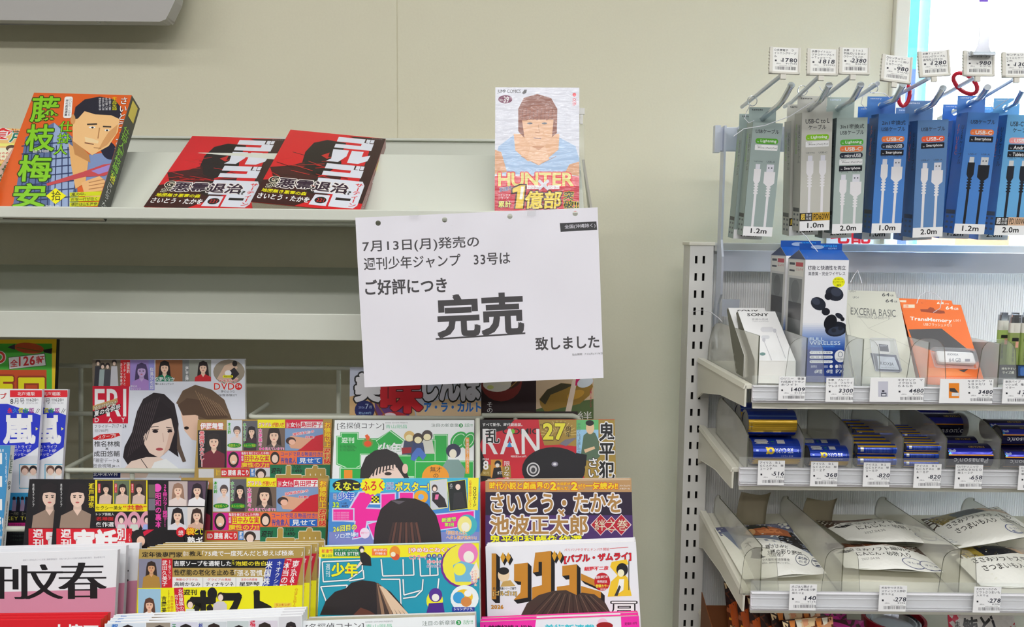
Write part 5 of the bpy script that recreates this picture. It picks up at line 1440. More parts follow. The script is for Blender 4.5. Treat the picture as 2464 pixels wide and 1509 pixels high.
bunshun('white and pink weekly with black brush characters, middle copy of the fan', (-70, 1322), (304, 1313), 0.900)
bunshun('white and pink weekly with black brush characters, front copy showing most of its title', (-92, 1332), (284, 1323), 0.880, bsh)
# --- yellow and gold weekly
psh = lambda u, v: 0.002 * math.sin(math.pi * min(1, max(0, u / .182)))
s = magazine('yellow and gold general weekly with crowded headlines, just above the portrait weekly', (335, 1322), (731, 1318), 0.870, 14, 0.257, 0.006, (170, 144, 76), (230, 226, 210), 'r', shape=psh)
s.text('定年後専門家', 342, 1328, 440, 1341, BK, .03); s.text('橘木の', 442, 1326, 455, 1338, WH, .0); s.text('教え', 457, 1326, 487, 1338, BK, .03); s.text('「75歳で一度死んだと思えば極楽に」', 488, 1325, 728, 1338, WH, .012, dy=-1)
portrait(s, 334, 1345, 390, 1416, (130, 130, 150), (50, 34, 28), (170, 130, 60), (206, 156, 116), fx=.55, fs=.75, fy=.3)
s.rect(390, 1344, 416, 1414, (196, 22, 40)); s.vt('武田久美子', 391, 1348, 404, 1410, WH, .02); s.vt('57歳グラビア', 406, 1348, 413, 1395, WH, .0)
s.rect(417, 1346, 646, 1366, (16, 16, 16)); s.text('吉原ソープを通報した', 420, 1349, 558, 1362, WH, .03); s.text('元', 559, 1348, 566, 1358, YE, 0); s.text('泡姫の告白', 568, 1350, 641, 1361, (236, 214, 40), .03)
s.text('性機能の老化を止める', 420, 1370, 565, 1384, BK, .03); s.text('「漲る習慣」', 566, 1371, 638, 1386, WH, .01)
s.rect(416, 1388, 634, 1414, (226, 226, 226)); s.line(490, 1389, 490, 1413, 1, (150, 150, 150)); s.line(569, 1389, 569, 1413, 1, (150, 150, 150))
for x, w_, a_, b_ in ((420, 64, '無敵のグラドル', '高崎かなみ'), (496, 68, 'グラビアの黒船', 'ティナキツネ'), (576, 50, '注目の肉感操', '星野琴')):
 s.text(a_, x + 5, 1391, x + w_ - 6, 1397, (206, 50, 50), .02); s.text(b_, x + 1, 1400, x + w_, 1410, BK, .015)
s.poly([(646, 1345), (686, 1344), (668, 1450), (624, 1450)], (30, 50, 150)); s.vt('米国株投資', 642, 1350, 658, 1446, WH, .03, dx=-16); s.vt('キオクシア超え', 668, 1350, 680, 1446, WH, .01, dx=-18)
s.poly([(687, 1344), (729, 1342), (706, 1446), (664, 1448)], (196, 22, 50)); s.vt('東京&大阪', 705, 1348, 722, 1444, WH, .02, dx=-19); s.vt('「本当の駅力」', 685, 1346, 702, 1446, WH, .02, dx=-18)
s.poly([(332, 1415), (735, 1408), (735, 1500), (330, 1500)], (246, 226, 20))
portrait(s, 333, 1417, 388, 1480, (150, 190, 214), (90, 60, 46), (236, 236, 240), (226, 184, 156), fx=.5, fs=.8, fy=.6)
s.vt('吉岡美', 390, 1434, 402, 1474, BK, .03); s.vt('2001年の癒やし', 404, 1420, 411, 1480, (160, 100, 20), 0); s.vt('西田幸樹が撮', 412, 1434, 419, 1480, (206, 50, 30), 0)
s.poly([(420, 1414), (442, 1413), (448, 1480), (426, 1480)], (196, 22, 50)); s.vt('女性皇族の輝', 430, 1416, 442, 1478, WH, .02, dx=4); s.vt('カラーグラフ', 421, 1430, 430, 1474, WH, .01, dx=4)
s.text('週刊', 444, 1418, 475, 1431, (30, 30, 20), .05); s.text('ポスト', 460, 1417, 652, 1500, (16, 16, 16), .11)
s.ell(460, 1452, 9, 11, (30, 24, 24)); s.ell(460, 1455, 6.5, 8, (238, 208, 194)); s.poly([(445, 1500), (450, 1464), (470, 1464), (476, 1500)], (214, 222, 220)); s.ell(533, 1434, 8, 10, (44, 32, 30)); s.ell(533, 1437, 6, 8, (240, 212, 200)); s.poly([(512, 1500), (516, 1452), (526, 1446), (540, 1446), (548, 1454), (548, 1500)], (200, 196, 206))
s.text('2026', 622, 1464, 640, 1470, (80, 60, 20), 0); s.text('7.17', 622, 1473, 645, 1480, (80, 60, 20), 0); s.rect(660, 1450, 702, 1480, (226, 200, 60)); s.text('ランキング', 664, 1452, 698, 1459, (196, 40, 30), .02); s.text('100', 662, 1461, 696, 1475, (196, 40, 30), .05); s.vt('東京3位は蒲田大阪5位は堺筋', 712, 1400, 720, 1478, (196, 60, 20), .0, dx=-10)
# --- red weekly and portrait weekly at the frame bottom
s = magazine('red weekly with white characters, in front of the white and pink weeklies', (-110, 1494), (243, 1490), 0.80, 14, 0.257, 0.006, (206, 20, 36), (206, 20, 36), 'r')
s.text('大懐石', 124, 1503, 236, 1540, WH, .06)
redw = s
s = magazine('white weekly with a row of portraits peeping in at the frame bottom', (252, 1501), (726, 1482), 0.79, 14, 0.257, 0.005, (226, 228, 234), (226, 228, 232), 'r')
for k, (x0, x1, b_) in enumerate(((256, 350, (206, 216, 226)), (352, 410, (150, 140, 126)), (412, 476, (206, 206, 220)), (478, 545, (200, 206, 210)), (547, 598, (190, 200, 200)), (600, 668, (210, 204, 214)), (672, 724, (206, 206, 210)))):
 portrait(s, x0, 1500 - 8 * k / 6 - (10 if k > 5 else 0), x1, 1570, b_, (34 + 10 * (k % 2), 26 + 6 * (k % 2), 28), (206, 206, 220), fx=.55, fs=.9, fy=.36)
s.text('都', 268, 1502, 284, 1516, (40, 110, 190), .05); s.text('玉', 414, 1502, 424, 1514, (20, 130, 70), .05); s.text('栃', 478, 1500, 488, 1512, (40, 60, 150), .05); s.text('橘', 602, 1493, 615, 1508, (206, 30, 60), .05)
portw = s


def copies(root, n, step, text):
 for k in range(n):
  copy_thing(root, step * (k + 1), text[k])
back = lambda s_, k=1: (-s_.N * (s_.T + .001) + s_.V * .0015) * k
copies(portw.root, 3, back(portw), ['portrait weekly, second copy of its stack, only a page edge showing', 'portrait weekly, third copy of its stack, only a page edge showing', 'portrait weekly, rearmost copy of its stack, only a page edge showing'])
copies(redw.root, 2, back(redw), ['red weekly, second copy of its stack, only a page edge showing', 'red weekly, rearmost copy of its stack, only a page edge showing'])

def by_label(t):
 return next(o for o in bpy.data.objects if o.get('label') == t)


for t, T_, lean_, n_, du, what in (('black and purple comic special with gold characters and a bronze headline strip', .012, 15, 1, .002, 'black and purple comic special, a copy behind the front one, only its page edge showing'),
                                   ('white biweekly comic with huge gold and black title and brown hair at its lower edge', .008, 15, 2, .001, 'white biweekly comic, %s copy behind the front one, only its page edge showing'),
                                   ('white and pink comic magazine just peeping in at the frame bottom', .010, 15, 1, .001, 'white and pink comic magazine, a copy behind the front one, only its page edge showing'),
                                   ('yellow and gold general weekly with crowded headlines, just above the portrait weekly', .006, 14, 3, .006, 'yellow and gold general weekly, %s copy behind the front one, only its edges showing')):
 o = by_label(t)
 a_ = math.radians(lean_)
 Vb, Nb = Vector((0, math.sin(a_), math.cos(a_))), Vector((0, -math.cos(a_), math.sin(a_)))
 for k in range(n_):
  copy_thing(o, (Vb * .0014 - Nb * (T_ + .001)) * (k + 1) + Vector((du * (k + 1), 0, 0)), what % ('first', 'second', 'third')[k] if '%s' in what else what)

# ================================================================== gondola on the right
GX0 = P(1660, 620, 1.146).x          # outer edge of the slotted upright
GZT = P(1700, 584, 1.146).z
YU = 1.146
gon = empty('gondola', (GX0 + .5, YU, 0), 'white steel gondola unit with a slotted upright and ribbed translucent back panel', 'gondola')
GXR = 1.75
# slotted upright: front web pierced by two columns of slots, plus its flanks
xa = [GX0, GX0 + .0075, GX0 + .0112, GX0 + .0185, GX0 + .0222, GX0 + .034]
zs0 = P(1676, 625, YU).z
mb = MB()
zb_ = GZT - 1.1
for q in (0, 2, 4):
 mb.box((xa[q], YU, zb_), (xa[q + 1], YU + .002, GZT - .004))
k = 0
z = GZT - .004
while zs0 - .025 * k > zb_ + .03:
 zt_ = zs0 - .025 * k + .0055
 for q in (1, 3):
  mb.box((xa[q], YU, zt_), (xa[q + 1], YU + .002, z))
 z = zt_ - .011
 k += 1
for q in (1, 3):
 mb.box((xa[q], YU, zb_), (xa[q + 1], YU + .002, z))
mb.box((GX0, YU + .002, zb_), (GX0 + .002, YU + .042, GZT - .004)); mb.box((GX0 + .032, YU + .002, zb_), (GX0 + .034, YU + .042, GZT - .004))
for y_, h_ in ((685, .014), (830, .02), (960, .008), (1290, .012)):
 zz = P(1650, y_, YU + .02).z
 mb.box((GX0 - .0003, YU + .018, zz), (GX0, YU + .0195, zz + h_))
mb.build('upright', 'upright', gon)
mb = MB(); mb.box((GX0 + .003, YU + .012, zb_), (GX0 + .031, YU + .016, GZT - .006)); mb.build('slot_shade_backing', 'dark', gon)  # dark sheet added behind the slots to stand for their inner shade
mb = MB(); mb.box((GX0 - .002, YU - .002, GZT - .004), (GX0 + .036, YU + .044, GZT + .001)); mb.build('end_cap', 'cream', gon, bevel=.001)
zr0 = P(1900, 606, YU).z
mb = MB(); mb.box((GX0 + .036, YU + .004, zr0), (GXR, YU + .036, GZT)); mb.build('top_rail', 'upright', gon, bevel=.0015)
# ribbed translucent back panel
mb = MB()
x = GX0 + .036
zp0 = GZT - 1.05
while x < GXR:
 mb.box((x, YU + .014, zp0), (x + .0026, YU + .018, zr0)); mb.box((x + .0026, YU + .0148, zp0), (x + .0034, YU + .0172, zr0))
 x += .0034
mb.build('back_panel', 'ribbed', gon)
# chromed hook bars
ha, hb = P(1740, 602, 1.128), P(1740, 653, 1.128)
hbar = empty('hook_bar', (GX0 + .4, 1.128, hb.z), 'bare flat chromed hook bar across the gondola just below its top rail', 'hook bar')
mb = MB(); mb.box((P(1735, 620, 1.128).x, 1.128, hb.z), (GXR, 1.132, ha.z)); mb.build('bar', 'steel', hbar, bevel=.001)
ua, ub = P(1740, 306, 1.13), P(1740, 364, 1.13)
# raised hook bar on a cranked bracket
xb = P(1722, 330, 1.13).x
rb = empty('raised_hook_bar', (xb, 1.13, ub.z - .28), 'raised chromed hook bar on a cranked steel bracket, carrying the cable boxes', 'hook bar')
mb = MB(); mb.box((xb, 1.130, ub.z), (GXR, 1.134, ua.z)); mb.build('bar', 'steel', rb, bevel=.001)
ol = [(1.121, ua.z + .001), (1.139, ua.z + .001), (1.139, P(0, 690, 1.13).z), (1.149, P(0, 735, 1.13).z), (1.149, P(0, 866, 1.13).z), (1.134, P(0, 852, 1.13).z), (1.126, P(0, 820, 1.13).z), (1.134, P(0, 790, 1.13).z), (1.126, P(0, 715, 1.13).z), (1.112, P(0, 690, 1.13).z), (1.112, P(0, 600, 1.13).z), (1.121, P(0, 560, 1.13).z)]
xk = P(1728, 640, 1.13).x
mb = MB(); mb.prism([(xk, y, z) for y, z in ol], (.003, 0, 0))
mb.build('bracket', 'steel', rb)
mb = MB(); mb.box((xk, 1.10, P(0, 740, 1.13).z), (xk + .024, 1.103, P(0, 700, 1.13).z)); mb.build('brace', 'steel', rb)
mb = MB(); mb.box((xb - .002, 1.126, ub.z - .002), (xb + .006, 1.137, ua.z + .002)); mb.build('end_clamp', 'steel', rb)


# ------------------------------------------------------------------ shelves with price rails and dividers
def gshelf(label, back_px, front_px, Yf, lip_top, lip_bot, rail_label, x_l):
 """back_px/front_px: picture points of the upper edge of the left bracket, at the upright and at the front"""
 B, Fp = P(back_px[0], back_px[1], YU - .004), P(front_px[0], front_px[1], Yf + .012)
 xl = P(x_l, (lip_top + lip_bot) / 2, Yf).x
 sh = empty('shelf', ((xl + GXR) / 2, (B.y + Fp.y) / 2, Fp.z), label, 'shelf')
 t = Vector((0, Fp.y - B.y, Fp.z - B.z))
 up = Vector((0, -t.z, t.y)).normalized()
 if up.z < 0:
  up = -up
 q = lambda x, f, n: Vector((x, B.y, B.z)) + t * f + up * n
 mb = MB()
 xi = xl + .004
 mb.hexa((q(xi, 1, -.004), q(GXR, 1, -.004), q(GXR, 0, -.004), q(xi, 0, -.004), q(xi, 1, -.001), q(GXR, 1, -.001), q(GXR, 0, -.001), q(xi, 0, -.001)))
 mb.hexa((q(xi, 1, -.026), q(GXR, 1, -.026), q(GXR, .985, -.026), q(xi, .985, -.026), q(xi, 1, -.001), q(GXR, 1, -.001), q(GXR, .985, -.001), q(xi, .985, -.001)))
 mb.build('plate', 'cream', sh)
 mb = MB()
 mb.prism([q(xl - .006, 0, .003), q(xl - .006, 1.0, .001), q(xl - .006, 1.0, -.024), q(xl - .006, .55, -.029), q(xl - .006, .12, -.044), q(xl - .006, 0, -.056)], (.0022, 0, 0))
 mb.hexa((q(xl - .008, 1, -.003), q(xl + .004, 1, -.003), q(xl + .004, 0, -.003), q(xl - .008, 0, -.003), q(xl - .006, 1, .003), q(xl + .002, 1, .003), q(xl + .002, 0, .003), q(xl - .006, 0, .003)))
 mb.build('bracket', 'cream', sh, bevel=.0008)
 zt, zb = P(1900, lip_top, Yf).z, P(1900, lip_bot, Yf).z
 pr = empty('price_rail', ((xl + GXR) / 2, Yf, zb), rail_label, 'price rail')
 hgt = zt - zb
 mb = MB()
 z1 = zb + hgt * .64
 mb.box((xl, Yf + .002, zb), (GXR, Yf + .006, z1))
 for fz, d in ((.10, .004), (.16, .0025), (.42, .001), (.60, .003)):
  mb.box((xl, Yf + .002 - d, zb + hgt * fz), (GXR, Yf + .002, zb + hgt * (fz + .045)))
 mb.build('channel', 'rail', pr, bevel=.0006)
 mb = MB(); mb.box((xl, Yf + .0025, z1), (GXR, Yf + .0045, zt)); mb.build('clear_lip', 'clear', pr)
 mb = MB(); mb.box((xl, Yf - .004, zb + hgt * .14), (GXR, Yf - .003, zb + hgt * .66)); mb.build('clear_cover', 'clear', pr)
 return dict(q=q, xl=xl, Yf=Yf, zt=zt, zb=zb, t=t, up=up, B=B, F=Fp)


S1 = gshelf('upper white gondola shelf carrying earphones, memory cards and lighters', (1681, 866), (1807, 930), 0.8975, 906, 971, 'grey plastic price rail along the front of the earphone shelf', 1812)
S2 = gshelf('middle white gondola shelf, steeply sloped, carrying the batteries', (1674, 1028), (1777, 1131), 0.955, 1103, 1172, 'grey plastic price rail along the front of the battery shelf', 1780)
S3 = gshelf('lower white gondola shelf carrying the dog treat pouches', (1665, 1233), (1800, 1428), 0.908, 1402, 1472, 'grey plastic price rail along the front of the dog treat shelf', 1808)
S4 = gshelf('lowest white gondola shelf, mostly hidden, carrying the cat food pouches', (1660, 1470), (1790, 1700), 0.90, 1690, 1760, 'grey plastic price rail of the lowest shelf, below the frame', 1808)
for nm in ('price_rail.003',):
 pass


def divider(label, sh, x_px, top, Yb, mname='clear', tab=0.045, tab_h=0.058, curve=.35, R=.03):
 """clear L-shaped divider: a side plate running back and a rounded tab at the front"""
 Yf = sh['Yf'] + .010
 x = P(x_px, (top + 900) / 2, Yf).x if top is None else x_px
 q, B, t = sh['q'], sh['B'], sh['t']
 fz = lambda Y: B.z + t.z * (Y - B.y) / t.y
 d = empty('shelf_divider', (x, (Yf + Yb) / 2, fz((Yf + Yb) / 2)), label, 'divider', 'clear shelf dividers')
 pts = [(x, Yf, fz(Yf) + .0005), (x, Yb, fz(Yb) + .0005)]
 hb, hf = top
 n = 8
 for k in range(n + 1):
  a = math.pi / 2 * k / n
  pts.append((x, Yb - R + R * math.cos(a), fz(Yb) + hb - R + R * math.sin(a)))
 for k in range(n + 1):
  f = k / n
  Y = (Yb - R) + (Yf - Yb + R) * f
  pts.append((x, Y, fz(Y) + hb + (hf - hb) * f ** (1 + curve)))
 mb = MB(); mb.prism(pts, (.0016, 0, 0), 1); mb.build('side_plate', [mname, 'acedge'], d)
 if tab:
  z0 = fz(Yf)
  pts = [(x - tab * .53, Yf, z0), (x + tab * .53, Yf, z0)]
  r = tab * .36
  for k in range(n + 1):
   a = math.pi / 2 * k / n
   pts.append((x + tab * .44 - r + r * math.cos(a), Yf, z0 + tab_h - r + r * math.sin(a)))
  for k in range(n + 1):
   a = math.pi / 2 + math.pi / 2 * k / n
   pts.append((x - tab * .44 + r + r * math.cos(a), Yf, z0 + tab_h - r + r * math.sin(a)))
  mb = MB(); mb.prism(pts, (0, .0014, 0), 1); mb.build('front_tab', [mname, 'acedge'], d)
 return d


dx = lambda px, py, sh: P(px, py, sh['Yf'] + .010).x
divider('clear divider at the end of the earphone shelf, beside the white wedge boxes', S1, dx(1822, 900, S1), (.060, .060), YU - .006, 'smoke', 0, R=.055)
divider('clear divider between the white wedge box and the blue earbuds box', S1, dx(1937, 900, S1), (.060, .058), YU - .10)
divider('clear divider between the blue earbuds box and the grey memory cards', S1, dx(2072, 900, S1), (.058, .057), YU - .12)
divider('clear divider in front of the orange memory card', S1, dx(2230, 900, S1), (.056, .054), YU - .12)
divider('clear divider between the orange memory card and the lighters', S1, dx(2400, 900, S1), (.056, .053), YU - .05)
divider('scratched clear divider at the end of the battery shelf, beside the largest cells', S2, dx(1797, 1100, S2), (.057, .045), YU - .03, 'smoke', 0, curve=4)
divider('clear divider between the gold-banded large cells and the middle cells', S2, dx(1932, 1100, S2), (.057, .043), YU - .03, 'smoke', 0, curve=4)
divider('clear divider between the middle cells and the stacked small cells', S2, dx(2049, 1100, S2), (.057, .043), YU - .03, 'smoke', 0, curve=4)
divider('clear divider between the two stacks of small blue cells', S2, dx(2170, 1100, S2), (.057, .043), YU - .03, 'smoke', 0, curve=4)
divider('clear divider between the small blue cells and the black cells', S2, dx(2274, 1100, S2), (.057, .043), YU - .03, 'smoke', 0, curve=4)
divider('clear divider between the two groups of black cells', S2, dx(2404, 1100, S2), (.057, .043), YU - .03, 'smoke', 0, curve=4)
divider('clear divider at the end of the dog treat shelf, beside the vegetable pouch', S3, dx(1828, 1400, S3), (.036, .061), YU - .006, 'smoke', curve=0)
divider('clear divider between the vegetable pouch and the thin stick pouches', S3, dx(2024, 1400, S3), (.036, .061), YU - .006, 'smoke', curve=0)
divider('clear divider between the thin stick pouches and the sweet potato pouches', S3, dx(2306, 1400, S3), (.036, .058), YU - .006, 'smoke', curve=0)
divider('clear divider far along the dog treat shelf, behind the sweet potato pouch', S3, dx(2560, 1400, S3), (.036, .058), YU - .006, 'smoke', curve=0)


# ------------------------------------------------------------------ price tags
def tag_print(s, x0, y0, x1, y1, lines, price, tax, it=True, sh=0.0, pic=None):
 """sh: picture-space shear of the card"""
 s_ = lambda fy: sh * fy
 w, h = x1 - x0, y1 - y0
 def T(t, a, b, c, d, col=(58, 58, 66), wt=.0, dx=0):
  s.text(t, x0 + w * a + s_(b), y0 + h * b, x0 + w * c + s_(b), y0 + h * d, col, wt, dx=dx + s_(d - b))
 lw = max(len(l) for l in lines)
 for k, l in enumerate(lines):
  T(l, .05, .045 + .125 * k, .05 + .88 * len(l) / lw, .14 + .125 * k, (66, 66, 72), .012)
 s.poly([(x0 + w * .05 + s_(.54), y0 + h * .54), (x0 + w * .115 + s_(.54), y0 + h * .54), (x0 + w * .115 + s_(.61), y0 + h * .61), (x0 + w * .05 + s_(.61), y0 + h * .61)], (40, 40, 46))
 T('¥', .46 - .04 * (len(price) - 3), .54, .53 - .04 * (len(price) - 3), .61)
 T(price, .55 - .12 * (len(price) - 3) * .9, .46, .95, .62, (44, 46, 60), .03, -w * .03 if it else 0)
 T('(税込', .15, .66, .33, .72, (80, 80, 86), .0); T('¥' + tax + ')', .62 - .07 * (len(tax) - 3), .645, .95, .735, (70, 70, 80), 0, -w * .02 if it else 0)
 T('4902505-' + price, .35, .755, .82, .785, (120, 120, 124), 0)
 rnd = random.Random(price + lines[0])
 f = .10
 while f < .92:
  b = rnd.choice((.008, .014, .02))
  s.poly([(x0 + w * f + s_(.80), y0 + h * .80), (x0 + w * (f + b) + s_(.80), y0 + h * .80), (x0 + w * (f + b) + s_(.92), y0 + h * .92), (x0 + w * f + s_(.92), y0 + h * .92)], (60, 60, 66))
  f += b + rnd.choice((.01, .016, .026))


def price_tag(label, x0, y0, x1, y1, Y, lines, price, tax, sh=4, dyr=1.0, pic=None, tx0=None):
 O, U, V, W = frame((x0, y0), (x1, y0 + dyr), Y, 0)
 Hh = O.z - P(x0, y1, Y).z
 s = Sheet(O, U, V, W, Hh)
 s.box(0, W, -Hh, 0, -.0006, 0, (232, 232, 232)); s.urect(0, 0, W, -Hh, (232, 232, 232))
 tag_print(s, tx0 or x0, y0, x1, y1, lines, price, tax, True, sh)
 if pic == 'sd':
  s.rect(x0 + 18, y0 + 9, x0 + 42, y0 + 46, (190, 190, 202)); s.rect(x0 + 27, y0 + 30, x0 + 33, y0 + 34, (50, 50, 60)); s.rect(x0 + 25, y0 + 36, x0 + 38, y0 + 45, (80, 84, 96)); s.rect(x0 + 27, y0 + 39, x0 + 36, y0 + 43, (214, 214, 220))
 if pic == 'usb':
  s.rect(x0 + 20, y0 + 10, x0 + 45, y0 + 46, (226, 130, 30)); s.poly([(x0 + 22, y0 + 22), (x0 + 34, y0 + 22), (x0 + 44, y0 + 34), (x0 + 22, y0 + 30)], (60, 56, 56)); s.rect(x0 + 27, y0 + 33, x0 + 44, y0 + 41, (214, 214, 214))
 tag(s.make('price_tag', 'matte', None), label, 'price tag')
 return s


y1_ = S1['Yf'] - .0062
for a in (('white price tag 1409 yen under the white wedge boxes', 1875, 906, 1939, 964, ['○ソニー　音漏', 'れ低減イヤホン', '　ホワイト'], '1409', '1550', None, None),
          ('white price tag 3300 yen under the blue earbuds box', 1989, 909, 2055, 967, ['多摩　ブルート', 'ゥース　フルワイ', 'ヤレスイヤホン'], '3300', '3630', None, None),
          ('wide white price tag 4480 yen with a tiny grey card picture', 2095, 909, 2225, 967, ['キオクシア　マ', 'イクロＳＤ', '６４ＧＢ'], '4480', '4928', 'sd', 2157),
          ('wide white price tag 3480 yen with a tiny orange card picture', 2263, 912, 2391, 970, ['キオクシア　Ｕ', 'ＳＢメモリ　６', '４ＧＢ'], '3480', '3828', 'usb', 2325),
          ('white price tag under the lighters, cut off by the frame', 2415, 913, 2482, 971, ['東京パイプ　フラ', 'ッシュ式　電子ラ', 'イター'], '173', '190', None, None)):
 price_tag(a[0], a[1], a[2], a[3], a[4], y1_, a[5], a[6], a[7], 3, 1, a[8], a[9])
y2_ = S2['Yf'] - .0062
for a in (('white price tag 516 yen under the largest gold-banded cells', 1825, 1108, 1889, 1167, ['アイリス　Ｂ１', 'ＧＣＡＰＡα　単', '１－２Ｐ'], '516', '568'),
          ('white price tag 368 yen under the middle gold-banded cells', 1952, 1111, 2017, 1170, ['アイリス　Ｂ１', 'ＧＣＡＰＡα　単', '２－２Ｐ'], '368', '405'),
          ('white price tag 820 yen under the two-row stack of small cells', 2079, 1113, 2143, 1171, ['アイリス　Ｂ１', 'ＧＣＡＰＡα　単', '３－８Ｐ'], '820', '902'),
          ('white price tag 820 yen under the three-row stack of thin cells', 2201, 1116, 2266, 1174, ['アイリス　Ｂ１', 'ＧＣＡＰＡα　単', '４－８Ｐ'], '820', '902'),
          ('white price tag 658 yen under the black cells', 2300, 1118, 2366, 1176, ['○パナソニック', '　エボルタＮＥＯ', '単１－２Ｐ'], '658', '724'),
          ('white price tag at the frame edge of the battery shelf', 2453, 1121, 2519, 1179, ['○パナソニック', '　エボルタＮＥＯ', '単２－２Ｐ'], '458', '504')):
 price_tag(a[0], a[1], a[2], a[3], a[4], y2_, a[5], a[6], a[7], 3)
y3_ = S3['Yf'] - .0062
for a in (('white price tag 140 yen under the vegetable pouch', 1901, 1406, 1966, 1468, ['犬ごはん鶏ささ', 'みと３種の彩り野', '菜８０ｇ'], '140', '154'),
          ('white price tag 278 yen under the thin stick pouches', 2117, 1409, 2183, 1471, ['犬おやつささみ', 'スティック人参砂', '肝５０ｇ'], '278', '306'),
          ('white price tag 278 yen under the sweet potato pouches', 2345, 1412, 2410, 1474, ['犬おやつささみ', 'ソフトさつまいも', '入８０ｇ'], '278', '306')):
 price_tag(a[0], a[1], a[2], a[3], a[4], y3_, a[5], a[6], a[7], 3)

# ------------------------------------------------------------------ hooks with label holders
HOOKS = [
 (1, (1853, 112, 1927, 178), -3, (1882, 180), (1800, 246), (1903, 207), (1882, 246), (1836, 285), ['○多摩電子　ラ', 'イトニングケーブ', 'ル'], '1780', '1958', 'over the grey-green boxes'),
 (2, (1943, 116, 2018, 182), -2, (1972, 183), (1905, 246), (1994, 207), (1976, 240), (1950, 262), ['多摩ライトニン', 'グＰＤケーブルｔ', 'ｏＴｙｐｅ－Ｃ'], '1818', '2000', 'over the warm grey boxes'),
 (3, (2020, 113, 2094, 180), -2, (2050, 182), (1968, 246), (2070, 206), (2052, 241), (2018, 261), ['多摩　３ｉｎ１', '変換式ＵＳＢロン', 'グケーブル２ｍ'], '2380', '2618', 'over the three-in-one boxes'),
 (4, (2120, 131, 2197, 199), -8, (2112, 201), (2060, 236), (2172, 206), (2154, 241), (2121, 254), ['○センチュリー', 'Ｔｙｐｅ－Ｃ用Ｕ', 'ＳＢケーブル'], '980', '1078', 'crooked, over the two-in-one blue boxes'),
 (5, (2209, 123, 2284, 187), 3, (2236, 188), (2140, 240), (2268, 214), (2246, 251), (2209, 268), ['多摩Ｔｙｐｅ－', 'Ｃロングケーブル', '過熱防止付２ｍ'], '1280', '1408', 'over the dull blue boxes'),
 (6, (2319, 121, 2394, 184), -1, (2347, 186), (2240, 246), (2375, 212), (2357, 237), (2334, 249), ['センチュリーロン', 'グケーブル　ブラ', 'ル'], '980', '1078', 'bitten by the silver clip'),
 (7, (2412, 125, 2487, 188), 0, (2440, 190), (2340, 250), (2462, 217), (2446, 246), (2422, 260), ['センチュリー　', 'ＣｔｏＣケーブル', '２ｍ'], '1300', '1430', 'over the light blue boxes'),
]
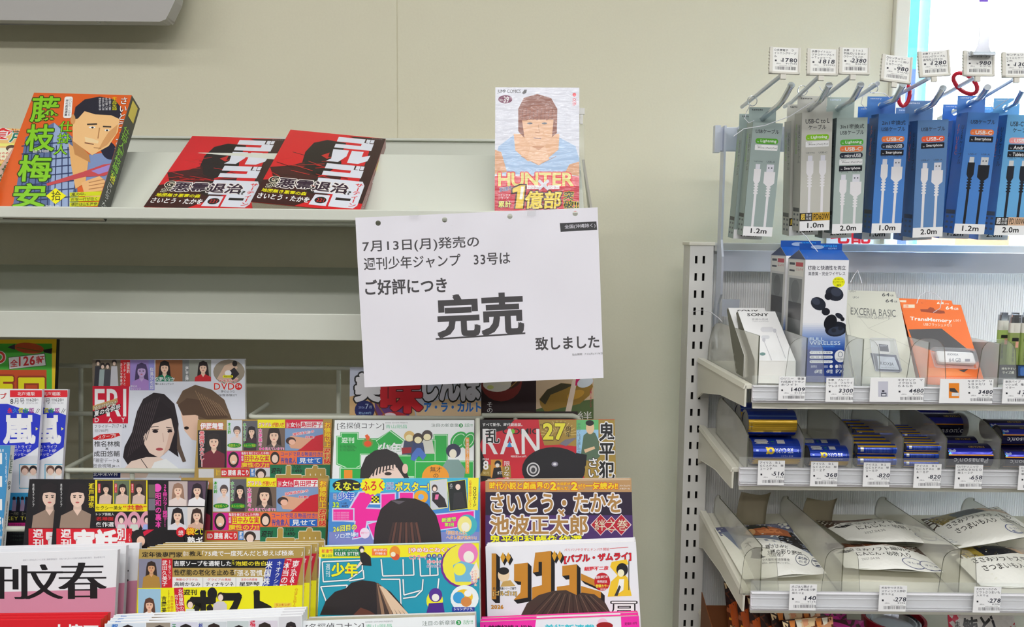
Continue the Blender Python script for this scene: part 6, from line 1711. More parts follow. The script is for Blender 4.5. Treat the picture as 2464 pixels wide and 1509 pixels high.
for i, (n_, hx, skew, r0, r1, tip, elb, hole, lines, pr_, tx_, txt) in enumerate(HOOKS):
 Yt = .955
 base = P(hole[0], hole[1], 1.06)
 hk = empty('display_hook', base, 'chromed display hook with a %s yen label holder, %s' % (pr_, txt), 'hook', 'display hooks with price holders')
 A = P(r0[0], r0[1], Yt + .004)
 X = A.x
 zb2_ = P(r1[0], r1[1], 1.10).z
 mb = MB(); Bk = Vector((P(r1[0], r1[1], 1.10).x, 1.129, zb2_ - (A.z - zb2_) * .2)); mb.tube([A, P(r1[0], r1[1], 1.10), Bk], .0026, 8); mb.build('label_rod', 'steel', hk, smooth=True)
 h_ = P(hole[0], hole[1], 1.055)
 e_ = P(elb[0], elb[1], .985); t_ = P(tip[0], tip[1], .960)
 mb = MB()
 e1 = e_ + (h_ - e_).normalized() * .012; e2 = e_ + (t_ - e_).normalized() * .010
 bk = Vector((h_.x, 1.129, h_.z - (1.129 - 1.055) * .12))
 mid = [e1 + (e_ - e1) * f * (2 - f) * .5 + (e2 - e_) * f * f * .5 for f in (0, .5, 1)]
 mb.tube([bk, h_, e1, (e1 + e_ * 2 + e2) / 4, e2, t_], .0036, 10)
 mb.tube([t_ - (t_ - e_).normalized() * .001, t_ + (t_ - e_).normalized() * .0025], .0041, 10)
 mb.build('rod', 'chrome', hk, smooth=True)
 mb = MB(); c_ = Vector((h_.x, 1.127, (ua.z + ub.z) / 2)); mb.box(c_ - Vector((.012, 0, .016)), c_ + Vector((.012, .003, .018))); mb.build('saddle', 'steel', hk, bevel=.001)
 O, U, V, W = frame((hx[0], hx[1]), (hx[2], hx[1] - skew), Yt, 6 if n_ != 4 else 10)
 if n_ == 4:
  O, U, V, W = frame((2124, 129), (2197, 138), Yt, 10)
 if n_ in (5,):
  O, U, V, W = frame((2209, 124), (2284, 119), Yt, 6)
 Hh = (P(hx[0], hx[1], Yt) - P(hx[0], hx[3], Yt)).length
 mb = MB(); N = U.cross(V)
 mb.fbox(O, U, V, N, 0, W, -Hh, 0, -.003, -.0012); mb.fbox(O, U, V, N, 0, W * .1, -Hh, 0, -.0012, .0006); mb.fbox(O, U, V, N, W * .94, W, -Hh, 0, -.0012, .0006); mb.fbox(O, U, V, N, 0, W, -Hh, -Hh * .92, -.0012, .0006)
 for k in range(6):
  mb.fbox(O, U, V, N, -.0006, 0, -Hh * (.2 + .12 * k), -Hh * (.15 + .12 * k), -.003, .0004)
 mb.fbox(O, U, V, N, W * .38, W * .56, -Hh - .006, -Hh, -.003, 0)
 ho = mb.build('label_holder', 'holder', hk, bevel=.0004)
 s = Sheet(O + N * -.0009, U, V, W, Hh)
 s.clip = (W * .1, -Hh * .92, W * .94, -.0002)
 s.box(W * .1, W * .94, -Hh * .92, -.0002, -.0002, 0, (230, 230, 226)); s.urect(W * .1, -.0002, W * .94, -Hh * .92, (230, 230, 226))
 # print in the card's own coordinates
 def T(t, a, b, c, d, col=(58, 58, 66), wt=0, it=0):
  s.utext(t, W * a, -Hh * b, W * c, -Hh * d, col, wt, du=-W * it)
 lw = 8
 for k, l in enumerate(lines):
  T(l, .15, .06 + .115 * k, .15 + .72 * len(l) / lw, .15 + .115 * k, (66, 66, 72), .012)
 T('■', .18, .47, .24, .53); T('¥', .42 - .06 * (len(pr_) - 3), .47, .49 - .06 * (len(pr_) - 3), .54); T(pr_, .53 - .10 * (len(pr_) - 3), .40, .90, .55, (44, 46, 60), .03, .02 if n_ > 1 else 0)
 T('(税込', .22, .585, .38, .64, (80, 80, 86)); T('¥' + tx_ + ')', .54, .57, .90, .65, (70, 70, 80), 0, .015)
 T('4902505-' + pr_, .32, .675, .75, .70, (120, 120, 124))
 f = .2
 rnd = random.Random(n_)
 while f < .86:
  b = rnd.choice((.008, .014, .02))
  s.urect(W * f, -Hh * .72, W * (f + b), -Hh * .84, (60, 60, 66)); f += b + rnd.choice((.01, .016, .026))
 s.make('price_label', 'matte', hk)

# ------------------------------------------------------------------ hanging cable boxes
GG, WG, BB, DB, LB = (150, 165, 161), (188, 187, 178), (72, 126, 196), (92, 130, 178), (100, 164, 212)


def cable_box(label, tl, tr, bl, br, tab, col, head, pills, plugs, length, maker, side_shade, Yt=1.035, cab=(222, 220, 222), gold=None, side_txt='USBケーブル'):
 Yb = Yt + .012
 O = P(tl[0], tl[1], Yt); R = P(tr[0], tr[1], Yt); Bt = P(bl[0], bl[1], Yb)
 U = (R - O).normalized(); V = (O - Bt); V = (V - U * V.dot(U)).normalized(); N = U.cross(V)
 W = (R - O).length; Hh = (O - Bt).dot(V); D = .026
 root = empty('cable_box', O - V * Hh + U * W / 2 - N * D / 2, label, 'cable box', 'hanging cable boxes')
 s = Sheet(O, U, V, W, Hh)
 s.box(0, W, -Hh, 0, -D, 0, col)
 s.urect(0, 0, W, -Hh, col)
 w = lambda f: W * f
 h = lambda f: -Hh * f
 T = lambda t, a, b, c, d, cl=(36, 38, 44), wt=.01, **k: s.utext(t, w(a), h(b), w(c), h(d), cl, wt, **k)
 for k, t in enumerate(head):
  m_ = .12 if len(t) > 6 else .22
  T(t, m_, .055 + .05 * k, 1 - m_ + .02, .093 + .05 * k)
 y = .055 + .05 * len(head) + .03
 for t, c_, rd in pills:
  x0_, x1_ = .14, .90
  pts = []
  r = min(.024 * Hh, .022 * Hh) if rd else .005 * Hh
  for (cx, cy, a0) in ((w(x1_) - r, h(y) - r, 0), (w(x0_) + r, h(y) - r, 90), (w(x0_) + r, h(y + .048) + r, 180), (w(x1_) - r, h(y + .048) + r, 270)):
   for k in range(5):
    a = math.radians(a0 + 22.5 * k)
    pts.append((cx + r * math.cos(a), cy + r * math.sin(a)))
  s.upoly(pts, c_)
  wide = t[0] == '|'
  if wide:
   T('Made for', .20, y + .008, .36, y + .016, BK, 0); T('iPhone | iPad | iPod', .24, y + .020, .87, y + .036, BK, 0)
  else:
   T('for', .20, y + .024, .26, y + .035, (236, 236, 240), 0); T(t, .31, y + .010, .84, y + .040, (240, 240, 244), .03)
  y += .056
 y += .02
 # printed plugs and leads
 pr = lambda a, b, c, d, cl: s.urect(w(a), h(b), w(c), h(d), cl)
 y0 = max(y, .36)
 end = .915 if not gold else .855
 for k, (kind, nm) in enumerate(plugs):
  cx = .30 + .42 * k
  T(nm, cx - .14, y0 - .03, cx + .14, y0 - .016, (70, 76, 80), 0)
  pw = .10 if kind != 'A' else .16
  pr(cx - pw * .75, y0, cx + pw * .75, y0 + .045 + (.02 if kind == 'A' else 0), (214, 214, 222) if cab[0] > 100 else (206, 206, 206))
  if kind == 'A':
   pr(cx - .07, y0 + .025, cx - .03, y0 + .038, (90, 92, 100)); pr(cx + .03, y0 + .025, cx + .07, y0 + .038, (90, 92, 100))
  b0 = y0 + .045 + (.02 if kind == 'A' else 0)
  pr(cx - pw * 1.15, b0, cx + pw * 1.15, b0 + .10, cab)
  s.upoly([(w(cx - pw * 1.15), h(b0 + .10)), (w(cx + pw * 1.15), h(b0 + .10)), (w(cx + .05), h(b0 + .13)), (w(cx - .05), h(b0 + .13))], cab)
  for q in range(4):
   pr(cx - .075, b0 + .133 + .024 * q, cx + .075, b0 + .146 + .024 * q, cab)
  pr(cx - .042, b0 + .12, cx + .042, end, cab)
 if gold:
  pr(0, .845, .42, .915, (30, 28, 26)); pr(.42, .845, 1, .915, gold); T('超', .04, .852, .18, .905, (236, 200, 80) if gold[2] < 100 else WH, .03); T('急速', .20, .852, .39, .876, WH, .0); T('充電', .20, .882, .39, .906, WH, .0); T(length[1], .46, .855, .97, .905, (50, 40, 16), .02)
  length = length[0]
 s.bb.append(((0, -Hh, W, 0), 8))
 pr(0, .915, 1, 1, (232, 232, 236)); T(length, .26, .93, .80, .975, BK, .025)
 s.make('front', 'print', root)
 # left flank with its own print, its shade put into the base colour
 f = Sheet(O - N * D - U * .0002, N, V, D, Hh)
 f.urect(0, 0, D, -Hh, side_shade)
 f.utext(side_txt, D * .55, -Hh * .1, D * .85, -Hh * .42, (40, 46, 52), .01, None, 0, True); f.utext('for Lightning' if col in (GG, WG) else 'for USB-C', D * .2, -Hh * .09, D * .42, -Hh * .34, (130, 180, 40) if col in (GG, WG) else (226, 110, 70), .0, None, 0, True)
 f.urect(D * .08, -Hh * .80, D * .92, -Hh * .835, (40, 44, 50))
 for q in range(6):
  f.urect(D * (.15 + .45 * (q % 2)), -Hh * (.85 + .045 * (q // 2)), D * (.38 + .45 * (q % 2)), -Hh * (.868 + .045 * (q // 2)), (70, 76, 84))
 f.make('side_panel', 'print', root)
 # hang tab
 a_, b_ = P(tab[0], tab[1], Yt + .021), P(tab[2], tab[1], Yt + .021)
 tw = (b_ - a_).length
 hl = Vector((0, 0, 1))
 Nt = Vector((0, -1, 0))
 t0 = a_
 th = abs(t0.z - (O - N * D * .8).z) + .004
 hc = (tab[4] - tab[0]) / (tab[2] - tab[0]) * tw
 hz = -(P(0, tab[1], Yt + .02).z - P(0, tab[5], Yt + .02).z)
 ux = Vector((1, 0, 0))
 tb = Sheet(t0, ux, hl, tw, th)
 K, r = 20, .0042
 hc = min(max(hc, r * 1.5), tw - r * 1.5); hz = max(min(hz, -r * 1.4), -th + r * 1.4)
 for k in range(K):
  A0, A1 = 2 * math.pi * k / K, 2 * math.pi * (k + 1) / K
  def edge(a):
   d = (math.cos(a), math.sin(a))
   t = min(((tw - hc) if d[0] > 0 else -hc) / d[0] if abs(d[0]) > 1e-6 else 9, ((-hz) if d[1] > 0 else (-th - hz)) / d[1] if abs(d[1]) > 1e-6 else 9)
   return (hc + d[0] * t, hz + d[1] * t)
  i0, i1 = (hc + r * math.cos(A0), hz + r * math.sin(A0)), (hc + r * math.cos(A1), hz + r * math.sin(A1))
  o0, o1 = edge(A0), edge(A1)
  poly_ = [i0, o0]
  for cxy in ((tw, 0), (0, 0), (0, -th), (tw, -th)):
   ca = math.atan2(cxy[1] - hz, cxy[0] - hc) % (2 * math.pi)
   if A0 < ca < A1:
    poly_.append(cxy)
  poly_ += [o1, i1]
  tb.raw.append(([tb.at(u, v) for u, v in poly_], rgb(col)))
  tb.raw.append(([tb.at(u, v, -.0005) for u, v in reversed(poly_)], rgb(col)))
  tb.raw.append(([tb.at(*i0, 0), tb.at(*i1, 0), tb.at(*i1, -.0005), tb.at(*i0, -.0005)], rgb(col)))
 tb.bb.append(((0, -th, tw, 0), 0))
 tb.utext(maker, tw * .1, -.002, tw * .5, -.0042, (40, 46, 50) if col in (GG, WG) else (200, 214, 236), .03)
 tb.make('hang_tab', 'print', root)
 return root


LG, OR, DKN = (100, 180, 20), (240, 120, 60), (32, 38, 56)
MF = ('|', (238, 238, 240), False)
SP = ('Smartphone', (16, 18, 30), False)
boxes = [
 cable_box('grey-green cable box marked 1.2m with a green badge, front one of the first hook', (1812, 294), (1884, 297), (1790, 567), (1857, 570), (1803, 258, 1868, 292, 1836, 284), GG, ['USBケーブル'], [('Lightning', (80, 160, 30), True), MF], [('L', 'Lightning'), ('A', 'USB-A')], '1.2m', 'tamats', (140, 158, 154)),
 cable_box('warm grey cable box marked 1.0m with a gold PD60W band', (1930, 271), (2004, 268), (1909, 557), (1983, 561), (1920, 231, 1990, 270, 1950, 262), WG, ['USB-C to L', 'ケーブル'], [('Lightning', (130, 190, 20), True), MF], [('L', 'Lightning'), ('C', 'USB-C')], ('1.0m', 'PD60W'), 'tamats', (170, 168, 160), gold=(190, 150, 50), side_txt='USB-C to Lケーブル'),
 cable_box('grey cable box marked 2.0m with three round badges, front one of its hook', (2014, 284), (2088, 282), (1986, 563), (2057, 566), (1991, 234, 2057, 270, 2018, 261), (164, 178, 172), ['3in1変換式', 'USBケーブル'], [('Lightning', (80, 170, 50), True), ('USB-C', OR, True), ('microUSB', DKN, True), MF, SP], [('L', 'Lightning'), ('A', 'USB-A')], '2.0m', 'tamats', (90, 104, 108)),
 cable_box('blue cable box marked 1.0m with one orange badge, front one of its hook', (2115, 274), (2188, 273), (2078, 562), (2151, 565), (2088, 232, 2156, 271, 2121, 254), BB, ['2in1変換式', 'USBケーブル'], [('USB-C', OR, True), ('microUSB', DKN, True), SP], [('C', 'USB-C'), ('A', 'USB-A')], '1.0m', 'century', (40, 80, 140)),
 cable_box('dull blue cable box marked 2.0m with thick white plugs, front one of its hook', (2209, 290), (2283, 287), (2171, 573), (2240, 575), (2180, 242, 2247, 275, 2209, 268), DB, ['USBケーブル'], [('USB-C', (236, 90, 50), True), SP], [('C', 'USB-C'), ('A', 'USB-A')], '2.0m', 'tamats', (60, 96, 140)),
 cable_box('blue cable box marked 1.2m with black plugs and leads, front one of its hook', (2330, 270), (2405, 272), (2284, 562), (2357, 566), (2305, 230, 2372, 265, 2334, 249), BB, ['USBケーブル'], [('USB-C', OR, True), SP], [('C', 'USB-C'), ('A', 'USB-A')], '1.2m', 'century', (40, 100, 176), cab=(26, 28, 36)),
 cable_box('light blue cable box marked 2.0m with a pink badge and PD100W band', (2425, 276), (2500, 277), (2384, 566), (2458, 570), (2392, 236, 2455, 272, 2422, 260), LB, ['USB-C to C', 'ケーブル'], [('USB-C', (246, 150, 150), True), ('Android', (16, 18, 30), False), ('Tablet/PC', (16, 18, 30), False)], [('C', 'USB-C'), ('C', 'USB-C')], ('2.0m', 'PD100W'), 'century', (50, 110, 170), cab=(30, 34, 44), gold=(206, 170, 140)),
]
for b_, sh_, lb in ((0, (-.004, .030, -.004), 'grey-green cable box hanging just behind the front one of the first hook'), (1, (-.003, .030, -.006), 'warm grey cable box hanging just behind the one with the gold band'),
     (2, (0, .032, -.006), 'grey cable box hanging just behind the one with three badges'), (3, (.002, .032, -.008), 'blue cable box hanging just behind the 1.0m one with an orange badge'),
     (4, (.003, .032, -.004), 'dull blue cable box hanging just behind the thick white plug one'), (5, (-.002, .031, -.006), 'blue cable box hanging just behind the black plug one'), (6, (-.002, .031, -.006), 'light blue cable box hanging just behind the one with a pink badge')):
 copy_thing(boxes[b_], sh_, lb)

# ================================================================== goods on the gondola
def fz(sh, Y):
 return sh['B'].z + sh['t'].z * (Y - sh['B'].y) / sh['t'].y


# ------------------------------------------------------------------ white wedge earphone boxes
def wedge(label, dy, dz):
 Yt, Yb = 1.01, .93
 A, B_ = P(1773, 749, Yt), P(1862, 751, Yt)
 C_, D_ = P(1819, 868, Yb), P(1917, 868, Yb)
 x0, x1 = (A.x + C_.x) / 2, (B_.x + D_.x) / 2
 zs = fz(S1, .93) + .0008
 prof = [(Yt, A.z), (Yb, C_.z), (Yb - .003, zs), (Yb + .032, zs), (Yt + .006, A.z - .003)]
 r = empty('earphone_box', ((x0 + x1) / 2, .97, zs), label, 'earphone box', 'white wedge-shaped earphone boxes')
 mb = MB(); mb.prism([(x0, y, z) for y, z in prof], (x1 - x0, 0, 0)); mb.build('carton', 'white', r, bevel=.0004)
 O = Vector((x0, Yt, A.z)); U = Vector((1, 0, 0)); V = (O - Vector((x0, Yb, C_.z))); Hh = V.length; V.normalize()
 s = Sheet(O + U.cross(V) * .0002, U, V, x1 - x0, Hh)
 s.urect(0, 0, s.W, -Hh, (226, 226, 226))
 s.text('SONY', 1798, 754, 1849, 761, (50, 50, 50), .03); s.text('音漏れ低減', 1809, 766, 1848, 771, (150, 150, 154), 0); s.text('STEREO HEADPHONES', 1811, 773, 1850, 775, (170, 170, 174), 0)
 s.pill(1830, 787, 1862, 799, (206, 206, 210)); s.ell(1864, 796, 4, 5, (190, 190, 196)); s.pill(1832, 807, 1852, 816, (204, 206, 210)); s.ell(1838, 818, 4, 5, (190, 190, 196))
 for k in range(12):
  s.line(1866 + 2 * k, 798 + 5.4 * k, 1868 + 2 * k, 803.4 + 5.4 * k, 1, (170, 170, 176)); s.line(1838 + 1.6 * k, 820 + 4 * k, 1839.6 + 1.6 * k, 824 + 4 * k, 1, (180, 180, 186))
 s.ell(1835, 852, 7, 4, (110, 140, 136))
 s.make('front', 'print', r)
 N2 = Vector((-1, 0, 0)); U2 = Vector((0, -1, 0)); V2 = Vector((0, 0, 1))
 f = Sheet(Vector((x0 - .0002, Yt + .012, A.z)), U2, V2, .09, .12)
 f.upoly([(Yt + .012 - y, z - A.z) for y, z in prof], (104, 104, 92))
 for k in range(5):
  f.utext('●', .045 + .007 * k, -.055 - .009 * k, .049 + .007 * k, -.059 - .009 * k, (150, 150, 138), 0)
 f.make('side', 'print', r)
 return r


wb = wedge('white wedge-shaped earphone box with grey side, front one beside the end divider', 0, 0)
copy_thing(wb, (-.004, .030, .0015), 'white wedge-shaped earphone box tucked behind its twin at the end divider')

# ------------------------------------------------------------------ earbud cartons with gable roof
def gable(label):
 Yf, D = .94, .058
 TL, TR = P(1938, 628, Yf), P(2043, 623, Yf)
 x0, x1, z1 = TL.x, TR.x, (TL.z + TR.z) / 2
 zr, zt = P(2000, 602, Yf + .022).z, P(2000, 586, Yf + .022).z
 zs = fz(S1, Yf) + .001
 yb = Yf + D
 zsb = fz(S1, yb) + .001
 r = empty('earbuds_box', ((x0 + x1) / 2, Yf + D / 2, zs), label, 'earbuds box', 'gable-topped earbud boxes')
 mb = MB(); mb.prism([(x0, Yf, zs), (x0, yb, zsb), (x0, yb, z1), (x0, Yf + .022, zr), (x0, Yf, z1)], (x1 - x0, 0, 0)); mb.build('carton', 'white', r)
 O = Vector((x0, Yf - .0002, z1)); Hh = z1 - zs; W = x1 - x0
 s = Sheet(O, Vector((1, 0, 0)), Vector((0, 0, 1)), W, Hh)
 s.urect(0, 0, W, -Hh, (228, 228, 232))
 # printed blue fade in the artwork
 n = 14
 v0 = s.px(1990, 778)[1]; v1 = s.px(1990, 842)[1]
 for k in range(n):
  f = (k + .5) / n
  s.upoly([(0, v0 + (v1 - v0) * k / n), (W, v0 + (v1 - v0) * k / n), (W, v0 + (v1 - v0) * (k + 1) / n), (0, v0 + (v1 - v0) * (k + 1) / n)], tuple(int(a + (b - a) * f) for a, b in zip((228, 228, 232), (24, 70, 160))))
 s.upoly([(0, v1), (W, v1), (W, -Hh), (0, -Hh)], (22, 52, 130))
 s.text('機能と快適性を両立', 1944, 639, 2035, 650, (40, 40, 56), .02); s.text('高音質・完全ワイヤレス', 1945, 654, 2034, 663, (40, 40, 56), .01)
 s.ell(2018, 679, 15, 13, (240, 236, 30)); s.text('タッチセンサー', 2004, 676, 2033, 682, (60, 60, 20), 0); s.text('操作', 2013, 684, 2024, 689, (60, 60, 20), .02); s.text('使う時だけの', 2008, 670, 2029, 674, (60, 60, 20), 0)
 K_ = (34, 38, 50)
 s.ell(2008, 707, 22, 17, K_, rot=20); s.ell(1993, 713, 9, 9, (26, 28, 38)); s.ell(2012, 703, 13, 10, (58, 64, 80), rot=20); s.ell(1969, 731, 19, 15, K_, rot=30); s.ell(1987, 750, 10, 9, (26, 28, 38)); s.ell(1963, 725, 11, 8, (58, 64, 80), rot=30)
 s.ell(2012, 792, 27, 18, (24, 28, 40), rot=-8); s.ell(1998, 776, 15, 20, (20, 22, 30), rot=24); s.ell(2012, 796, 20, 10, (48, 56, 74), rot=-8); s.ell(2006, 795, 6, 5, K_); s.ell(2022, 790, 6, 5, K_); s.ell(2019, 760, 10, 6, K_, rot=30); s.ell(2027, 768, 5, 5, (26, 28, 38))
 s.text('FULL', 1948, 812, 1983, 820, (206, 222, 246), .0); s.text('WIRELESS', 1948, 821, 2022, 830, (206, 222, 246), .0); s.text('STEREO EARPHONES', 1949, 832, 2008, 835, (80, 150, 226), 0); s.text('Bluetooth対応', 1951, 841, 1985, 845, (120, 160, 226), 0)
 for k in range(3):
  y = 845 + 11 * k
  s.pill(1948, y, 2004, y + 7, (226, 230, 238)); s.text(('ゲームモード搭載', '通話・充電・電話操作対応', 'Bluetooth5.3バージョン')[k], 1951, y + 1.5, 1999, y + 5.5, (40, 50, 90), 0)
 s.ell(2022, 857, 14, 15, (232, 232, 238)); s.ell(2022, 853, 6, 7, (120, 130, 150)); s.ell(2022, 853, 4.5, 5.5, (232, 232, 238)); s.text('片耳で使用可能', 2012, 862, 2032, 867, (60, 70, 100), 0)
 s.text('連続再生', 1951, 879, 1966, 885, (206, 214, 236), 0); s.text('6時間', 1960, 889, 1978, 899, (226, 232, 244), .01); s.text('通話', 1982, 879, 1992, 885, (206, 214, 236), 0); s.text('4時間', 1988, 889, 2003, 899, (226, 232, 244), .01); s.text('防滴', 2018, 877, 2034, 886, WH, .0); s.text('IPX4', 2011, 889, 2034, 898, (226, 232, 244), .01); s.ell(2013, 882, 3.5, 4.5, WH); s.ell(2000, 882, 4, 4, WH)
 s.make('front', 'gloss', r)
 f = Sheet(Vector((x0 - .0002, yb, z1)), Vector((0, -1, 0)), Vector((0, 0, 1)), D, Hh)
 f.urect(0, 0, D, -Hh, (206, 206, 204)); f.urect(D * .06, -Hh * .01, D * .94, -Hh * .14, (226, 224, 216))
 f.urect(D * .48, -Hh * .025, D * .9, -Hh * .06, (196, 40, 50)); f.utext('エレパイ', D * .5, -Hh * .07, D * .9, -Hh * .095, (190, 60, 60), .01); f.urect(D * .1, -Hh * .03, D * .42, -Hh * .05, (40, 40, 46)); f.urect(D * .1, -Hh * .09, D * .42, -Hh * .105, (40, 40, 46))
 f.urect(D * .12, -Hh * .16, D * .88, -Hh * .66, (120, 124, 126)); f.upoly([(D * (.5 + .26 * math.cos(a * .5)), -Hh * (.27 + .10 * math.sin(a * .5))) for a in range(13)], (96, 100, 102)); f.urect(D * .12, -Hh * .36, D * .88, -Hh * .50, (26, 28, 34)); f.urect(D * .12, -Hh * .50, D * .88, -Hh * .66, (88, 92, 94))
 f.urect(0, -Hh * .70, D, -Hh * .84, (222, 222, 222)); f.utext('□ ▲ I', D * .1, -Hh * .72, D * .9, -Hh * .78, BK, .01); f.urect(0, -Hh * .84, D, -Hh, (24, 56, 130))
 f.make('window_side', 'gloss', r)
 e_ = Vector((0, Yf + .022 - Yf, zr - z1)); L = e_.length; e_.normalize()
 g = Sheet(Vector((x0, Yf + .022, zr)) + Vector((1, 0, 0)).cross(e_) * .0002, Vector((1, 0, 0)), e_, W, L); g.urect(0, 0, W, -L, (20, 84, 170)); g.make('roof_flap', 'gloss', r)
 h = Sheet(Vector((x0, Yf + .0215, zt)), Vector((1, 0, 0)), Vector((0, 0, 1)), W, zt - zr + .001)
 h.box(0, W, -(zt - zr) - .001, 0, -.0006, 0, (24, 78, 160)); h.utext('tamats', W * .5, -.0016, W * .88, -.0040, (30, 150, 226), .03); h.utext('LED7B7', W * .68, -.0052, W * .88, -.0068, (180, 206, 236), 0)
 h.upoly([(W * .42 + .008 * math.cos(a * math.pi / 8), -.0045 + .0024 * math.sin(a * math.pi / 8)) for a in range(16)], (150, 170, 200)); h.make('hang_tab', 'gloss', r)
 k = Sheet(Vector((x0 - .0003, yb, zr)), Vector((0, -1, 0)), Vector((0, 0, 1)), D, zr - z1); k.upoly([(0, z1 - zr), (D, z1 - zr), (D - .022, 0)], (20, 44, 92)); k.make('gable_flap', 'gloss', r)
 return r


gb = gable('blue and white gable-topped earbuds box with black earbuds, front one on the earphone shelf')
copy_thing(gb, (0, .067, .003), 'blue and white gable-topped earbuds box standing behind its twin, only its side showing')


# ------------------------------------------------------------------ memory cards
def leaning(label, tl, tr, br, Yt, Yb, name, cat, group, col, T=.0006):
 O, R = P(tl[0], tl[1], Yt), P(tr[0], tr[1], Yt)
 U = (R - O).normalized(); B_ = P(br[0], br[1], Yb)
 V = (R - B_); V = (V - U * V.dot(U)).normalized()
 # run on down to the shelf
 Hh = (R - B_).dot(V)
 g = 0
 while (R - V * Hh).z > fz(S1, (R - V * Hh).y) + .001 and g < 60:
  Hh += .0005; g += 1
 W = (R - O).length
 r = empty(name, O + U * W / 2 - V * Hh, label, cat, group)
 s = Sheet(O, U, V, W, Hh)
 s.box(0, W, -Hh, 0, -T, 0, col)
 s.urect(0, 0, W, -Hh, col)
 s.root = r
 return s


def sd(label, back=False):
 s = leaning(label, (2022, 712), (2163, 717), (2218, 905), .98, .925, 'memory_card', 'memory card', 'grey memory card packs', (192, 192, 178))
 for a_, b_, c_ in (((2040, 730), (2090, 790), (2160, 760)), ((2090, 790), (2200, 840), (2218, 905)), ((2050, 850), (2120, 830), (2190, 880)), ((2040, 760), (2060, 900), (2120, 830))):
  s.line(*a_, *b_, 1, (170, 170, 158)); s.line(*b_, *c_, 1, (170, 170, 158))
 s.text('64', 2131, 720, 2149, 728, (70, 72, 72), .03); s.text('GB', 2151, 724, 2159, 728, (70, 72, 72), .02); s.text('UHS-I', 2052, 712, 2066, 718, (90, 92, 92), .0)
 s.poly([(2070, 703), (2100, 703), (2120, 706), (2122, 712), (2070, 710)], (214, 222, 232))
 s.text('EXCERIA BASIC', 2047, 740, 2155, 757, (84, 86, 84), .0, dy=6); s.text('microSDXC UHS-Iカード', 2064, 757, 2142, 765, (110, 112, 110), 0, dy=5)
 s.pill(2096, 820, 2142, 852, (212, 210, 200), 6); s.rect(2114, 828, 2136, 845, (60, 62, 70), 2, 3); s.text('KIOXIA', 2117, 830, 2134, 834, (206, 206, 210), 0)
 s.poly([(2094, 850), (2156, 855), (2170, 890), (2164, 897), (2106, 893)], (74, 80, 96)); s.poly([(2110, 857), (2152, 860), (2164, 890), (2114, 888)], (196, 202, 206)); s.text('KIOXIA', 2118, 870, 2150, 878, (90, 94, 100), .02, dy=3); s.text('microSDアダプター', 2120, 882, 2156, 886, (110, 114, 120), 0, dy=2)
 s.make('pack', 'gloss', s.root)
 # clear blister over the card
 c0 = s.px(2090, 815); c1 = s.px(2168, 898)
 mb = MB(); mb.fbox(s.O, s.U, s.V, s.N, c0[0], c1[0], c1[1], c0[1], .0003, .005); mb.build('blister', 'film', s.root, bevel=.002)
 return s


a_ = sd('pale grey memory card pack, front one between the earbuds box and the orange pack')
k_ = copy_thing(a_.root, a_.V * .0115 - a_.N * .0055, 'pale grey memory card pack directly behind the front one, only its upper edge showing')


def usb(label):
 s = leaning(label, (2166, 727), (2312, 734), (2382, 905), .985, .925, 'flash_drive_pack', 'flash drive', 'orange flash drive packs', (232, 108, 24))
 s.poly([(2186, 793), (2266, 791), (2330, 842), (2355, 846), (2362, 866), (2332, 880), (2260, 850), (2200, 830)], (66, 62, 64)); s.poly([(2288, 892), (2330, 888), (2312, 902)], (66, 62, 64))
 s.text('TransMemory', 2190, 762, 2290, 773, (236, 232, 226), .04, dy=6); s.text('U301', 2294, 769, 2311, 774, (236, 210, 190), .02); s.text('USBフラッシュメモリ', 2222, 777, 2290, 784, (240, 214, 190), .01, dy=3)
 s.text('64', 2276, 737, 2293, 745, (246, 230, 216), .05); s.text('GB', 2295, 741, 2306, 746, (246, 230, 216), .03); s.rect(2174, 733, 2201, 741, (244, 216, 190)); s.text('USB', 2176, 734, 2186, 740, (232, 108, 24), .03)
 s.poly([(2214, 744), (2232, 744), (2238, 739), (2246, 741), (2250, 746), (2272, 748), (2274, 754), (2262, 755), (2216, 750)], (150, 58, 14))
 s.poly([(2228, 905), (2216, 884), (2300, 888), (2340, 905)], (240, 130, 60))
 s.make('pack', 'gloss', s.root)
 c0 = s.px(2244, 846); c1 = s.px(2344, 886)
 mb = MB(); mb.fbox(s.O, s.U, s.V, s.N, c0[0], c1[0], c1[1] + .002, c0[1] - .002, .0005, .0075); st_ = mb.build('flash_drive', 'white', s.root, bevel=.0025)
 p = Sheet(s.O + s.N * .0077, s.U, s.V, s.W, s.H); p.text('KIOXIA', 2280, 850, 2306, 855, (120, 124, 130), .02, dy=1); p.text('64 GB', 2284, 861, 2312, 870, (120, 124, 130), .0, dy=1); p.rect(2322, 864, 2334, 870, (150, 150, 156)); p.make('drive_print', 'print', s.root)
 c0 = s.px(2234, 842); c1 = s.px(2352, 892)
 mb = MB(); mb.fbox(s.O, s.U, s.V, s.N, c0[0], c1[0], c1[1], c0[1], .0003, .0105); mb.build('blister', 'film', s.root, bevel=.003)
 return s


a_ = usb('orange flash drive pack with white stick in a clear blister, front one')
copy_thing(a_.root, a_.V * .014 - a_.N * .012 - a_.U * .002, 'orange flash drive pack behind its twin, only its upper part showing')

# ------------------------------------------------------------------ lighters in a black tray
M['lighter'] = clear('pale_green_clear_plastic', (.62, .72, .30), .35, .15)


